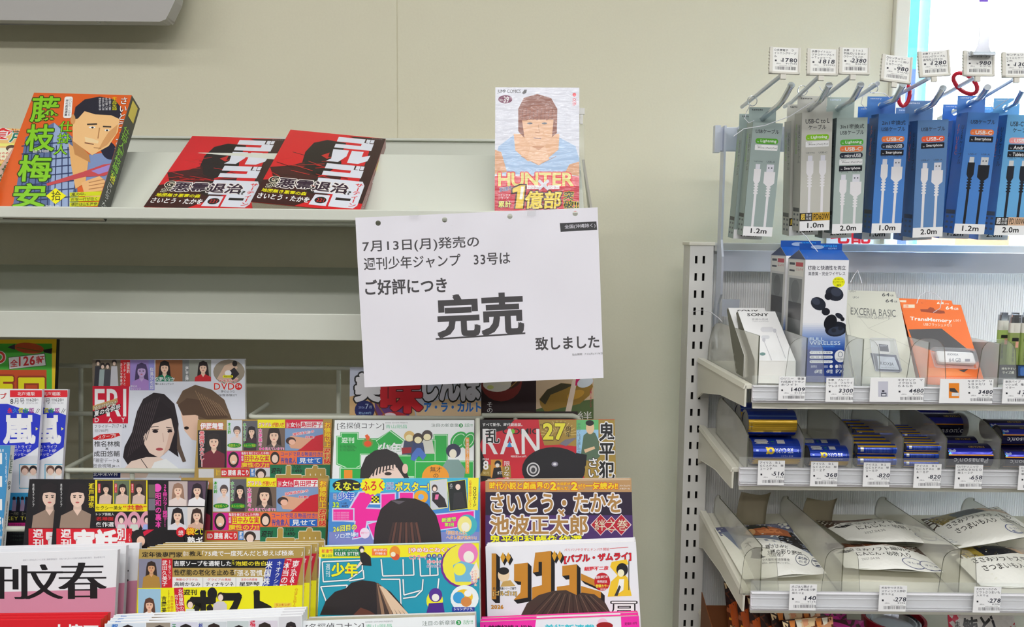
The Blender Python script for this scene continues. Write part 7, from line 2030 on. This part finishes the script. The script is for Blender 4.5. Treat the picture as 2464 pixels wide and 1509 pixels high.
def lighter():
 r = empty('lighter', (0, 0, 0), 'x', 'lighter', 'clear green lighters in the black tray')
 mb = MB(); w = .0125; d = .0065
 pts = [(w / 2 * math.copysign(abs(math.cos(a)) ** .5, math.cos(a)), d / 2 * math.copysign(abs(math.sin(a)) ** .5, math.sin(a))) for a in (2 * math.pi * (k + .5) / 16 for k in range(16))]
 mb.prism([(x, y, 0) for x, y in pts], (0, 0, .056)); mb.build('tank', 'lighter', r)
 mb = MB(); mb.prism([(x * 1.02, y * 1.02, .056) for x, y in pts], (0, 0, .012)); mb.box((-.0015, -d / 2 - .0004, .058), (.0015, -d / 2, .066)); mb.build('collar', 'holder', r)
 mb = MB(); mb.prism([(x, y, .068) for x, y in pts], (0, 0, .007)); mb.prism([(x * .7, y * .8, .075) for x, y in pts], (0, 0, .003)); mb.build('chromed_cap', 'chrome', r)
 s = Sheet(Vector((-.005, -d / 2 - .0004, .05)), Vector((1, 0, 0)), Vector((0, 0, 1)), .01, .034); s.urect(.001, 0, .009, -.004, (30, 30, 30)); s.urect(.0055, -.0045, .009, -.012, (206, 150, 130)); s.utext('注意事項', .0018, -.006, .0048, -.03, (60, 60, 60), 0, None, 0, True); s.make('warning_label', 'print', r)
 return r


lt = lighter()
LB_ = []
zt_ = fz(S1, .96) + .006
posn = []
for row, (Yr, x0p, n_) in enumerate(((.955, 2440, 3), (.985, 2413, 4))):
 for k in range(n_):
  posn.append((P(x0p, 800, Yr).x + .0142 * k, Yr, row, k))
nm = (('first', 'second', 'third', 'fourth'))
for i, (x, y, row, k) in enumerate(posn):
 lb = 'clear green lighter in the black tray, %s from the flash drives in the %s row' % (nm[k], ('front', 'rear')[row])
 if i == 0:
  lt.location = (x, y, zt_); lt['label'] = lb
 else:
  c_ = copy_thing(lt, (0, 0, 0), lb); c_.location = (x, y, zt_)
O_ = P(2406, 878, .942)
tr_ = empty('display_tray', (O_.x + .05, .96, fz(S1, .95) + .001), 'black card display tray holding the green lighters', 'tray')
zb0 = fz(S1, .942) + .001
mb = MB(); X0, X1_ = O_.x, O_.x + .11
mb.box((X0, .942, zb0), (X1_, .943, O_.z)); mb.box((X0, .943, zb0 + .001), (X0 + .001, 1.0, O_.z)); mb.box((X0, .943, zb0 + .0005), (X1_, 1.0, zt_ - .001)); mb.box((X0, 1.0, zb0), (X1_, 1.001, O_.z + .02)); mb.build('tray', 'black', tr_)
s = Sheet(Vector((X0, .9418, O_.z)), Vector((1, 0, 0)), Vector((0, 0, 1)), .11, O_.z - zb0); s.urect(0, 0, .11, -s.H, (20, 26, 34)); s.text('持ちやすい', 2410, 884, 2444, 890, (206, 206, 190), .02); s.text('サイズ感', 2412, 893, 2440, 900, (206, 206, 190), .02); s.rect(2450, 880, 2520, 905, (20, 60, 110)); s.pill(2455, 884, 2490, 904, (60, 100, 160), 4); s.make('front_print', 'print', tr_)

# ------------------------------------------------------------------ batteries
BLU, GLD, NVY = (24, 60, 170), (212, 170, 40), (14, 14, 66)


def cell(parent, c, r, L, kind, roll=0.0, name='battery', m='cell'):
 """one cell lying along x; the angle 0 faces the shopper, roll turns the label"""
 s = Sheet(Vector((c[0], c[1], c[2])), Vector((1, 0, 0)), Vector((0, 0, 1)), L, 0, None, r)
 g = math.radians
 s.clip = (0, -math.pi * r * 1.01, L, math.pi * r * 1.01)
 n = 28
 def band(a0, a1, col, u0=0, u1=None):
  a0, a1 = a0 + roll, a1 + roll
  k = max(1, int(abs(a1 - a0) / 12))
  for q in range(k):
   b0, b1 = g(a0 + (a1 - a0) * q / k), g(a0 + (a1 - a0) * (q + 1) / k)
   for o_ in (-2 * math.pi, 0, 2 * math.pi):
    if b1 + o_ > -math.pi * 1.005 and b0 + o_ < math.pi * 1.005:
     s.upoly([(u0, (b0 + o_) * r), (u1 or L, (b0 + o_) * r), (u1 or L, (b1 + o_) * r), (u0, (b1 + o_) * r)], col)
 base = BLU if kind[0] == 'b' else NVY
 for k in range(n):
  a0, a1 = 2 * math.pi * k / n - math.pi, 2 * math.pi * (k + 1) / n - math.pi
  s.raw.append(([s.at(0, a0 * r), s.at(L, a0 * r), s.at(L, a1 * r), s.at(0, a1 * r)], rgb(base)))
  q = lambda u, a, rr: Vector(c) + Vector((u, -rr * math.cos(a), rr * math.sin(a)))
  s.raw.append(([q(0, a1, r), q(0, a1, r * .8), q(0, a0, r * .8), q(0, a0, r)], rgb((90, 90, 96))))
  s.raw.append(([q(.0006, a1, r * .8), q(.0006, 0, 0), q(.0006, a0, r * .8)], rgb((130, 130, 136))))
  s.raw.append(([q(L, a0, r), q(L, a0, r * .33), q(L, a1, r * .33), q(L, a1, r)], rgb((150, 150, 152))))
  s.raw.append(([q(L, a0, r * .33), q(L + r * .1, a0, r * .3), q(L + r * .1, a1, r * .3), q(L, a1, r * .33)], rgb((190, 190, 190))))
  s.raw.append(([q(L + r * .1, a0, r * .3), q(L + r * .1, 0, 0), q(L + r * .1, a1, r * .3)], rgb((190, 190, 190))))
 R_ = lambda a: g(a + roll) * r
 if kind == 'b':
  band(-62, -18, GLD)
  s.utext('BIG CAPA', L * .46, R_(28), L * .82, R_(8), (206, 212, 226), .06, flip=True); s.utext('α', L * .27, R_(32), L * .43, R_(4), (226, 196, 60), .08, flip=True); s.utext('+', L * .9, R_(26), L * .95, R_(10), (160, 180, 230), .0); s.utext('−', L * .06, R_(22), L * .11, R_(14), (160, 180, 230), .0)
  s.utext('単1形 アルカリ', L * .58, R_(-2), L * .82, R_(-9), (206, 212, 226), .0, flip=True)
  band(48, 80, (206, 210, 214), L * .06, L * .34); band(48, 80, (40, 130, 110), L * .40, L * .46); band(50, 76, (206, 210, 214), L * .52, L * .68)
  for k in range(9):
   s.urect(L * (.08 + .022 * k), R_(50), L * (.088 + .024 * k), R_(64), (40, 40, 44))
 elif kind == 'bg':
  band(-34, 26, GLD); band(40, 46, (90, 120, 190)); band(-60, -54, (150, 120, 40))
  s.urect(L * .03, R_(12), L * .09, R_(-22), (206, 206, 196)); s.utext('10-2034', L * .045, R_(9), L * .075, R_(-20), (60, 60, 60), .0, vert=True)
  for k in range(4):
   band(-24 + 9 * k, -22 + 9 * k, (166, 126, 22), L * .12, L)
 elif kind == 'bs':
  band(34, 56, GLD); band(-56, -38, GLD)
  s.urect(L * .07, R_(40), L * .15, R_(-12), (206, 210, 206))
  for k in range(4):
   s.utext('使い切った電池はすぐに機器から取り出すこと', L * .2, R_(24 - 13 * k), L * .85, R_(17 - 13 * k), (140, 170, 230), .0)
  band(-30, 30, (40, 86, 200), L * .9, L * .99)
 elif kind == 'n' or kind == 'nu':
  band(18, 50, (30, 36, 160)); band(13, 19, (226, 150, 40)); band(-52, -47, (226, 150, 40)); band(20, 40, (20, 140, 206), 0, L * .07)
  s.utext('Panasonic', L * .12, R_(2), L * .88, R_(-24), (222, 222, 230), .03, flip=(kind == 'n')); s.utext('EVOLTA NEO', L * .5, R_(64), L * .85, R_(54), (206, 170, 60), .0, flip=True); s.upoly([(L * .1 + r * .3 * math.cos(a * .785), R_(38) + r * .14 * math.sin(a * 1.57)) for a in range(8)], (170, 180, 220))
 return s.make(name, m, parent)


zS2 = lambda Y, r: fz(S2, Y) + r / math.cos(math.atan(abs(S2['t'].z / S2['t'].y))) + .0006


def pack(label, x_px, y_px, Y, r, L, kinds, deep, high, dz=0.0, dyx=0, group='battery packs on the sloped shelf', flat=False):
 x0 = P(x_px, y_px, Y).x
 root = empty('battery_pack', (x0 + L / 2, Y + r * (deep - 1), zS2(Y, r) - r + dz), label, 'battery pack', group)
 for d in range(deep):
  for h in range(high):
   y = Y + 2.02 * r * d
   kk = kinds[min(h, len(kinds) - 1)] if d == 0 else kinds[min(h, len(kinds) - 1)]
   z = (fz(S2, Y) if flat else fz(S2, y)) * 0 + zS2(y, r) + 2.02 * r * h + dz
   cell(root, (x0 + dyx * h, y + .001 * h, z), r, L, kk, roll=0)
 return root


pack('pair of blue and gold large batteries lying against the clear lip', 1803, 1090, .988, .0166, .0612, ['b'], 2, 1)
pack('pair of large batteries with a broad gold band, lying on top of the lower pair', 1793, 1010, .999, .0166, .0612, ['bg'], 2, 1, .034)
pack('pair of large blue batteries deep under the earphone shelf behind the gold-banded pair', 1790, 1000, 1.072, .0166, .0612, ['b'], 2, 1, .006)
pack('pair of middle-sized blue batteries with a white barcode, beside the largest ones', 1941, 1085, .985, .0129, .0496, ['b'], 2, 1)
pack('eight small blue batteries stacked two high, beside the middle-sized ones', 2059, 1085, .985, .0071, .0502, ['bs'], 4, 2)
pack('eight small blue batteries stacked two high, behind the front small pack', 2055, 1075, 1.046, .0071, .0502, ['bs'], 4, 2)
pack('eight thin blue batteries stacked two high, under the single row of thin ones', 2172, 1090, .982, .0051, .0442, ['bs'], 4, 2)
pack('single row of thin blue batteries lying on the stacked thin ones', 2178, 1060, .982, .0051, .0442, ['bs'], 4, 1, .0206)
pack('eight thin blue batteries deep on the shelf behind the front thin packs', 2168, 1060, 1.028, .0051, .0442, ['bs'], 4, 3)
pack('black and blue large battery lettered upside down, lying against the clear lip', 2268, 1090, .984, .0152, .0560, ['n'], 2, 1)
pack('black large battery lettered upright, lying further back on the shelf', 2208, 1010, 1.062, .0166, .0612, ['nu'], 2, 1, .014)
pack('black middle-sized battery pair at the frame edge, lower of two', 2405, 1098, .984, .0129, .0496, ['n'], 2, 1)
pack('black middle-sized battery pair at the frame edge, upper of two', 2398, 1050, .992, .0129, .0496, ['n'], 2, 1, .0262)


# ------------------------------------------------------------------ dog treat pouches
def pouch(label, tl, tr, bl, Yt, Yb, bulge, draw, group='dog treat pouches', Yr=None, sag=0.0, name='treat_pouch', cat='pouch', col=(226, 226, 214)):
 O, R, B_ = P(tl[0], tl[1], Yt), P(tr[0], tr[1], Yr or Yt), P(bl[0], bl[1], Yb)
 U = (R - O).normalized(); V = (O - B_); sk = V.dot(U); V = (V - U * sk).normalized()
 W, Hh = (R - O).length, (O - B_).dot(V)
 def shape(u, v):
  a, b = max(0, min(1, u / W)), max(0, min(1, -v / Hh))
  return bulge * (max(0, math.sin(math.pi * a)) ** .8) * (max(0, math.sin(math.pi * b)) ** .7) + .0022 * math.sin(u * 70 + v * 40) * math.sin(v * 55) * a * (1 - a) * 4 + sag * (a - .5) ** 2
 r = empty(name, O + U * W / 2 - V * Hh / 2, label, cat, group)
 s = Sheet(O, U, V, W, Hh, shape)
 s.root = r
 s.fine = .009
 n = 12
 for i in range(n):
  for j in range(n):
   a0, a1, b0, b1 = W * i / n, W * (i + 1) / n, -Hh * (j + 1) / n, -Hh * j / n
   back = lambda u, v: s.O + s.U * u + s.V * v - s.N * (.35 * (s.shape(u, v)) + .0006)
   s.raw.append(([s.at(a0, b0), s.at(a1, b0), s.at(a1, b1), s.at(a0, b1)], rgb(col)))
   s.raw.append(([back(a0, b1), back(a1, b1), back(a1, b0), back(a0, b0)], rgb(col)))
 draw(s)
 s.make('bag', 'foil', r)
 return s


def d1(s):
 s.urect(0, 0, s.W, -s.H, (226, 226, 212))
 s.poly([(1715, 1262), (1900, 1250), (1910, 1284), (1735, 1292)], (84, 88, 120)); s.ell(1811, 1268, 9, 6, (20, 20, 30)); s.text('国内産', 1845, 1270, 1890, 1277, (150, 156, 190), 0, dy=-2)
 s.poly([(1735, 1284), (1905, 1280), (1960, 1340), (1780, 1330)], (120, 130, 148)); s.poly([(1870, 1300), (1905, 1285), (1955, 1330), (1880, 1325)], (24, 22, 26))
 s.ell(1812, 1287, 50, 16, (30, 40, 40)); s.poly([(1796, 1282), (1850, 1278), (1895, 1284), (1905, 1300), (1860, 1302), (1806, 1300)], (170, 96, 56)); s.poly([(1820, 1286), (1870, 1284), (1885, 1296), (1830, 1296)], (206, 130, 80)); s.ell(1806, 1290, 12, 10, (206, 160, 110))
 s.poly([(1782, 1320), (1800, 1308), (1830, 1312), (1900, 1322), (1945, 1334), (2015, 1392), (1815, 1396)], (232, 233, 224))
 s.text('犬', 1792, 1315, 1808, 1328, (60, 60, 56), 0); s.text('ごはん', 1796, 1329, 1818, 1335, (80, 80, 76), 0)
 s.text('鶏ささみと', 1842, 1329, 1896, 1337, (40, 42, 40), .02); s.text('3種の彩り野菜', 1847, 1339, 1930, 1348, (40, 42, 40), .02); s.text('（国産）', 1852, 1345, 1885, 1353, (60, 60, 60), 0); s.text('全犬種用/総合栄養食', 1834, 1356, 1900, 1362, (90, 90, 90), 0); s.text('着色料、保存料は使用していません。', 1834, 1364, 1902, 1368, (120, 120, 116), 0)
 s.poly([(1806, 1352), (1810, 1340), (1806, 1334), (1816, 1330), (1832, 1332), (1836, 1338), (1828, 1342), (1836, 1350), (1844, 1352), (1826, 1356)], (34, 34, 34))
 for x, t1 in ((1931, '着色料'), (1969, '保存料')):
  s.ell(x, 1355, 17, 12, (50, 60, 90)); s.ell(x, 1355, 15.6, 10.8, (232, 233, 224)); s.text(t1, x - 10, 1349, x + 10, 1355, (50, 60, 90), .02); s.text('不使用', x - 9, 1357, x + 9, 1362, (50, 60, 90), .02)


pouch('pale dog food pouch with a black dog and chicken picture, lying behind the end divider', (1718, 1270), (1893, 1258), (1818, 1392), 1.08, .938, .010, d1)


def d2(s, up=True):
 s.urect(0, 0, s.W, -s.H, (232, 232, 224))
 W, Hh = s.W, s.H
 f = .42
 s.urect(0, 0, W, -Hh * f, (60, 36, 22))
 for k in range(9):
  s.upoly([(W * .05 + W * .1 * k, -Hh * .04), (W * .12 + W * .1 * k, -Hh * .02), (W * .2 + W * .09 * k, -Hh * .3), (W * .12 + W * .09 * k, -Hh * .34)], (130, 76, 40) if k % 2 else (90, 50, 28))
 s.upoly([(0, -Hh * .46), (W * .2, -Hh * .3), (W * .6, -Hh * .26), (W, -Hh * .42), (W, -Hh), (0, -Hh)], (232, 232, 224))
 s.upoly([(W * .02, -Hh * .5), (W * .1, -Hh * .42), (W * .2, -Hh * .5), (W * .12, -Hh * .56)], (20, 20, 22))
 s.utext('ささみソフト細切り', W * .16, -Hh * .38, W * .80, -Hh * .52, (44, 44, 42), .02); s.utext('にんじん・砂肝入り', W * .20, -Hh * .56, W * .76, -Hh * .70, (44, 44, 42), .02)
 s.utext('2027.04.30', W * .22, -Hh * .76, W * .40, -Hh * .81, (110, 110, 104), 0)
 for x in (.74, .92):
  s.upoly([(W * x + .014 * math.cos(a * math.pi / 10), -Hh * .84 + .011 * math.sin(a * math.pi / 10)) for a in range(20)], (90, 96, 130)); s.upoly([(W * x + .0128 * math.cos(a * math.pi / 10), -Hh * .84 + .0098 * math.sin(a * math.pi / 10)) for a in range(20)], (232, 232, 224)); s.utext('不使用', W * x - .008, -Hh * .84 + .002, W * x + .008, -Hh * .84 - .002, (70, 76, 110), .02)


pouch('cream dog treat pouch lettered for carrot, lower one between the dividers', (1985, 1306), (2205, 1316), (2026, 1366), 1.03, .950, .010, d2, Yr=1.02)
pouch('cream dog treat pouch lettered for carrot, lying across the lower one', (1962, 1252), (2215, 1262), (2030, 1300), 1.105, 1.0, .012, d2)


def d3(s):
 W, Hh = s.W, s.H
 s.urect(0, 0, W, -Hh, (232, 232, 224))
 s.urect(0, 0, W, -Hh * .42, (70, 56, 40)); s.upoly([(W * .05, -Hh * .1), (W * .4, -Hh * .05), (W * .5, -Hh * .4), (W * .1, -Hh * .44)], (150, 130, 50)); s.upoly([(W * .3, -Hh * .14), (W * .6, -Hh * .08), (W * .7, -Hh * .36), (W * .3, -Hh * .46)], (20, 22, 34)); s.upoly([(W * .62, -Hh * .2), (W * .95, -Hh * .16), (W * .98, -Hh * .36), (W * .7, -Hh * .38)], (190, 160, 130))
 s.upoly([(0, -Hh * .56), (W * .3, -Hh * .42), (W * .8, -Hh * .36), (W, -Hh * .40), (W, -Hh), (0, -Hh)], (232, 232, 224))
 s.utext('ささみソフトスティック', W * .12, -Hh * .46, W * .92, -Hh * .58, (44, 44, 42), .02); s.utext('さつまいも入り（国産）', W * .16, -Hh * .62, W * .92, -Hh * .74, (44, 44, 42), .02)
 s.upoly([(W * .80 + .013 * math.cos(a * math.pi / 10), -Hh * .86 + .010 * math.sin(a * math.pi / 10)) for a in range(20)], (80, 90, 140)); s.upoly([(W * .80 + .0118 * math.cos(a * math.pi / 10), -Hh * .86 + .0088 * math.sin(a * math.pi / 10)) for a in range(20)], (232, 232, 224)); s.utext('ローストタイプ', W * .80 - .008, -Hh * .86 + .002, W * .80 + .008, -Hh * .86 - .002, (70, 76, 130), .01)


pouch('cream dog treat pouch lettered for sweet potato, lower one at the frame edge', (2262, 1310), (2475, 1318), (2318, 1408), 1.03, .935, .012, d3)
pouch('cream dog treat pouch lettered for sweet potato, upper one at the frame edge', (2216, 1250), (2400, 1219), (2316, 1318), 1.11, 1.0, .016, d3, Yr=1.10)

# curled card flaps standing at the back of the treat shelf
for lb, (x0, y0, x1, y1), Yc in (('curled grey card flap standing behind the pale dog food pouch', (1772, 1186, 1850, 1240), 1.10), ('curled grey card flap standing behind the second divider of the treat shelf', (1930, 1200, 2010, 1246), 1.10)):
 a_, b_ = P(x0, y1, Yc), P(x1 - 8, y1, Yc)
 mb = MB()
 n = 8
 rows = []
 for k in range(n + 1):
  f = k / n
  z = fz(S3, Yc) + .001 + (P(x0, y0, Yc).z - fz(S3, Yc)) * f
  rows.append([Vector((a_.x + (b_.x - a_.x) * g_ / 6 + .006 * f, Yc + .02 * f - .02 * f * f + .003 * math.sin(g_), z - .004 * f * math.sin(g_ / 6 * math.pi))) for g_ in range(7)])
 for k in range(n):
  for g_ in range(6):
   q_ = [rows[k][g_], rows[k][g_ + 1], rows[k + 1][g_ + 1], rows[k + 1][g_]]
   mb.poly(q_)
 o = mb.build('card_flap', 'card', None, smooth=True)
 o.modifiers.new('weld', 'WELD')
 sd_ = o.modifiers.new('thickness', 'SOLIDIFY'); sd_.thickness = .0006
 tag(o, lb, 'card flap')

# ------------------------------------------------------------------ cat food pouches on the lowest shelf
def cat1(s):
 W, Hh = s.W, s.H
 s.urect(0, 0, W, -Hh, (96, 44, 14)); s.upoly([(0, 0), (W * .3, 0), (W * .2, -Hh * .25), (0, -Hh * .3)], (40, 16, 8)); s.upoly([(W * .25, 0), (W * .7, 0), (W * .5, -Hh * .12), (W * .3, -Hh * .14)], (226, 196, 150)); s.upoly([(W * .05, -Hh * .28), (W * .3, -Hh * .2), (W * .36, -Hh * .5), (W * .1, -Hh * .6)], (206, 90, 20)); s.upoly([(W * .4, -Hh * .14), (W * .95, -Hh * .05), (W * .98, -Hh * .4), (W * .5, -Hh * .5)], (206, 150, 110))
 for k in range(8):
  s.upoly([(W * .13 * k, -Hh * .01), (W * (.13 * k + .12), -Hh * .01), (W * (.13 * k + .1), -Hh * (.07 + .02 * (k % 3))), (W * (.13 * k + .02), -Hh * .09)], ((236, 206, 160), (214, 130, 60), (240, 226, 206), (226, 160, 120))[k % 4])
 rnd = random.Random(3)
 for k in range(30):
  x, y = rnd.random(), .06 + rnd.random() * .6
  d = .04 + .06 * rnd.random()
  s.upoly([(W * x, -Hh * y), (W * (x + d), -Hh * (y + .02)), (W * (x + d * .8), -Hh * (y + d)), (W * (x - .02), -Hh * (y + d * .7))], rnd.choice(((170, 96, 60), (70, 30, 12), (226, 180, 120), (130, 60, 24), (226, 150, 40))))
 s.utext('無添加', W * .55, -Hh * .25, W * .95, -Hh * .36, (206, 190, 170), .02)


cp = None
for k in range(6):
 x0, y0 = 1742 + 28 * k, 1398 + 19 * k
 Yk = 1.07 - .024 * k
 nmk = ('rearmost', 'fifth', 'fourth', 'third', 'second', 'front')[k]
 lb = 'brown and orange cat food pouch of the slanting row, %s one' % nmk if k in (0, 5) else 'brown and orange cat food pouch of the slanting row, %s from the front' % nmk
 if cp is None:
  s = pouch(lb, (1742, 1400), (1850, 1390), (1716, 1600), Yk, Yk - .01, .007, cat1, 'brown cat food pouches of the slanting row', name='cat_food_pouch', cat='pouch', col=(96, 44, 14))
  cp, c0 = s.root, P(1742, 1400, Yk)
 else:
  copy_thing(cp, P(x0, y0, Yk) - c0, lb)
a_ = P(1690, 1428, 1.06)
bx = empty('card_box', (a_.x + .05, 1.0, a_.z - .1), 'brown card display box holding the slanting row of cat food pouches', 'box')
mb = MB(); b0, b1 = P(1688, 1425, 1.085), P(1745, 1560, .92)
mb.hexa([(b0.x, b0.y, b0.z - .12), (b0.x + .001, b0.y, b0.z - .12), (b0.x + .001, b1.y, b0.z - .12), (b0.x, b1.y, b0.z - .12), (b0.x, b0.y, b0.z), (b0.x + .001, b0.y, b0.z), (b0.x + .001, b1.y, b0.z - .055), (b0.x, b1.y, b0.z - .055)])
mb.box((b0.x + .001, b0.y, b0.z - .12), (b0.x + .12, b0.y + .001, b0.z - .02)); mb.build('tray', 'orangebox', bx)


def cat2(s):
 W, Hh = s.W, s.H
 s.urect(0, 0, W, -Hh, (60, 16, 30))
 for (r0, c_) in ((.52, (196, 26, 140)), (.44, (50, 12, 22))):
  s.upoly([(W * .5 + W * r0 * math.cos(a * math.pi / 16), -Hh * .42 + Hh * .40 * r0 / .52 * math.sin(a * math.pi / 16)) for a in range(32)], c_)
 s.utext('CIAO', W * .26, -Hh * .13, W * .60, -Hh * .25, (190, 150, 130), .05, (150, 20, 60), .05); s.upoly([(W * .5, -Hh * .24), (W * .8, -Hh * .2), (W * .86, -Hh * .3), (W * .6, -Hh * .34)], (196, 150, 100)); s.utext('ちゅ〜る', W * .3, -Hh * .36, W * .7, -Hh * .5, (226, 60, 60), .05)


s = pouch('magenta and black cat treat pouch, front one of the pair under the dog treats', (1900, 1490), (2080, 1492), (1894, 1660), .985, .965, .010, cat2, 'magenta cat treat pouches', name='cat_treat_pouch', cat='pouch', col=(150, 20, 110))
copy_thing(s.root, s.V * .012 - s.N * .024 - s.U * .013, 'magenta and black cat treat pouch, rear one of the pair under the dog treats')
# rolled red package and pouch with black characters
c0 = P(2168, 1500, 1.0); rr = .040
rl = empty('tin', (c0.x, 1.02, c0.z - .09), 'round red tin with nested silver rings on its lid, under the thin stick pouches', 'tin')
mb = MB()
def ring_(z0, z1, ro, ri, n=36):
 for k in range(n):
  a0, a1 = 2 * math.pi * k / n, 2 * math.pi * (k + 1) / n
  p = lambda a, r_, z: Vector((c0.x + r_ * math.cos(a), 1.02 + r_ * math.sin(a), z))
  mb.poly((p(a0, ro, z0), p(a1, ro, z0), p(a1, ro, z1), p(a0, ro, z1))); mb.poly((p(a1, ri, z0), p(a0, ri, z0), p(a0, ri, z1), p(a1, ri, z1))); mb.poly((p(a0, ro, z1), p(a1, ro, z1), p(a1, ri, z1), p(a0, ri, z1)))
zt0 = P(2168, 1487, 1.02).z
ring_(zt0 - .08, zt0, rr, rr - .002); ring_(zt0 - .004, zt0 + .0015, rr + .0004, rr - .003); mb.build('wall', 'redtin', rl, smooth=False)
mb = MB(); ring_(zt0 - .008, zt0 - .003, rr - .006, rr - .008); ring_(zt0 - .009, zt0 - .004, rr - .011, rr - .013)
mb.poly([Vector((c0.x + (rr - .002) * math.cos(2 * math.pi * k / 36), 1.02 + (rr - .002) * math.sin(2 * math.pi * k / 36), zt0 - .008)) for k in range(36)]); mb.build('lid', 'chrome', rl)


def cat3(s):
 W, Hh = s.W, s.H
 s.urect(0, 0, W, -Hh, (196, 192, 190)); s.upoly([(0, 0), (W * .2, 0), (0, -Hh * .25)], (190, 20, 60)); s.upoly([(W * .85, -Hh * .2), (W, -Hh * .1), (W, -Hh), (W * .7, -Hh)], (170, 20, 40)); s.utext('鮪と', W * .2, -Hh * .06, W * .62, -Hh * .34, (20, 20, 22), .06, dv=.006); s.upoly([(W * .62, -Hh * .02), (W * .66, 0), (W * .68, -Hh * .3), (W * .58, -Hh * .4), (W * .64, -Hh * .2)], (24, 26, 40)); s.utext('まぐろ', W * .08, -Hh * .1, W * .16, -Hh * .4, (30, 30, 34), .02, None, 0, True)


pouch('grey pouch with bold black brush characters, at the bottom beside the red tin', (2280, 1478), (2440, 1482), (2262, 1640), 1.0, .975, .009, cat3, None, name='cat_food_pouch', cat='pouch', col=(190, 186, 184))

# ------------------------------------------------------------------ little things on the hooks
c = P(2363, 132, .951)
cl = empty('bulldog_clip', c, 'silver bulldog clip biting the price holder of the sixth hook, hung on a thread', 'clip')
mb = MB()
Lx, Rx = P(2336, 132, .951).x, P(2390, 132, .951).x
prof = []
for k in range(9):
 a = math.pi * k / 8
 prof.append((.953 - .0055 * math.cos(a) , c.z + .0052 * math.sin(a) - .001))
pts = [(Lx, y - .002, z) for y, z in prof] + [(Lx, y - .002, z - .0012) for y, z in ((.953 + .0045, c.z), (.953 - .0045, c.z))]
mb.prism(pts, (Rx - Lx, 0, 0)); mb.build('jaw', 'chrome', cl)
for nm_, dy, x0_, x1_, xm0, xm1, yt in (('handle', -.004, 2356, 2389, 2350, 2383, 68), ('handle', .006, 2347, 2380, 2346, 2380, 72)):
 Yh = .951 + dy
 p = lambda x, y, d=0: P(x, y, Yh + d)
 pts = [p(2345, 126), p(2386, 128), p(2380, 112), p(2381, 92), p(2389, yt + 2), p(2356, yt - 2), p(2357, 92), p(2352, 112)]
 mb = MB(); mb.prism(pts, (0, .0009, 0)); mb.build(nm_, 'steel' if dy > 0 else 'chrome', cl)
mb = MB(); t0, t1 = P(2358, 70, .951), P(2360, -60, .951); mb.tube([t0, (t0 + t1) / 2, t1], .0003, 5); mb.build('thread', 'nylon', cl)
hk_ = empty('purple_tag', P(2365, 0, .951), 'small purple tag on the thread above the silver bulldog clip', 'tag')
mb = MB(); mb.box(P(2357, 4, .9495), P(2378, -14, .9505)); mb.build('flap', 'purple', hk_)


def loop(name, label, cat, pts, r, mname, closed=True, group=None):
 mb = MB(); mb.tube(pts, r, 8, closed)
 o = mb.build(name, mname, None, smooth=True)
 return tag(o, label, cat, group)


def arc(cx, cy, rx, ry, Y, n=20, a0=0, a1=360, rot=0, dY=0.0):
 out = []
 for k in range(n if a1 - a0 == 360 else n + 1):
  a = math.radians(a0 + (a1 - a0) * k / n)
  x, y = rx * math.cos(a), ry * math.sin(a)
  ca, sa = math.cos(math.radians(rot)), math.sin(math.radians(rot))
  out.append(P(cx + x * ca - y * sa, cy + x * sa + y * ca, Y + dY * math.sin(a)))
 return out


loop('plastic_ring', 'red plastic ring hanging beside the hook of the dull blue boxes', 'ring', arc(2176, 228, 13, 27, 1.03, rot=8), .0026, 'red')
loop('plastic_ring', 'red oval plastic ring around the rod of the sixth hook', 'ring', arc(2323, 201, 33, 19, 1.0, rot=38, dY=.008), .0026, 'red')
for lb, x, y in (('thin wire ring on the label rod of the first hook', 1810, 242), ('thin wire ring on the label rod of the second hook', 1931, 217), ('thin wire ring on the label rod of the fourth hook', 2101, 211)):
 loop('wire_ring', lb, 'ring', arc(x, y + 1, 11.5, 12, 1.05, dY=.003), .0005, 'chrome', True, 'wire rings on the hooks')
for lb, pts in (('clear nylon loop slanting across the first grey-green cable box', [(1958, 243, 1.02), (1900, 280, 1.02), (1840, 302, 1.03), (1790, 310, 1.03), (1765, 328, 1.02)]),
    ('clear nylon loop hanging from the first hook', [(1806, 250, 1.05), (1796, 270, 1.06), (1792, 285, 1.06), (1802, 296, 1.05), (1815, 290, 1.05)]),
    ('clear nylon loop above the grey three-in-one cable box', [(2000, 232, 1.05), (1990, 222, 1.05), (1976, 216, 1.05), (1972, 208, 1.04)]),
    ('clear nylon loop around the tab of the two-in-one blue box', [(2085, 262, 1.04), (2072, 250, 1.04), (2076, 232, 1.04), (2100, 222, 1.04), (2128, 225, 1.04), (2142, 236, 1.05)]),
    ('clear nylon loop hanging by the light blue cable box', [(2380, 250, 1.04), (2392, 262, 1.03), (2410, 250, 1.02), (2430, 236, 1.0)]),
    ('clear nylon loop through the tab of the front earbuds box', [(1930, 560, .955), (1940, 570, .955), (1955, 590, .957), (1968, 606, .952)]),
    ('clear nylon loop through the hole of the front flash drive pack', [(2206, 730, .97), (2212, 712, .985), (2228, 702, .99), (2250, 706, .98), (2266, 722, .97), (2262, 742, .97), (2246, 752, .975)]),
    ('clear nylon loop tied to the slots of the upright', [(1665, 750, 1.14), (1690, 746, 1.12), (1712, 752, 1.1), (1730, 766, 1.08), (1738, 775, 1.06)]),
    ('clear nylon loop above the memory card packs', [(2046, 680, .97), (2054, 664, .98), (2064, 650, .99), (2070, 668, .98), (2074, 682, .97)])):
 loop('nylon_loop', lb, 'tag loop', [P(*p) for p in pts], .00045, 'nylon', False, 'nylon tag loops')

flush_prints()
for o in bpy.data.objects:
 if '_w' in o:
  del o['_w']
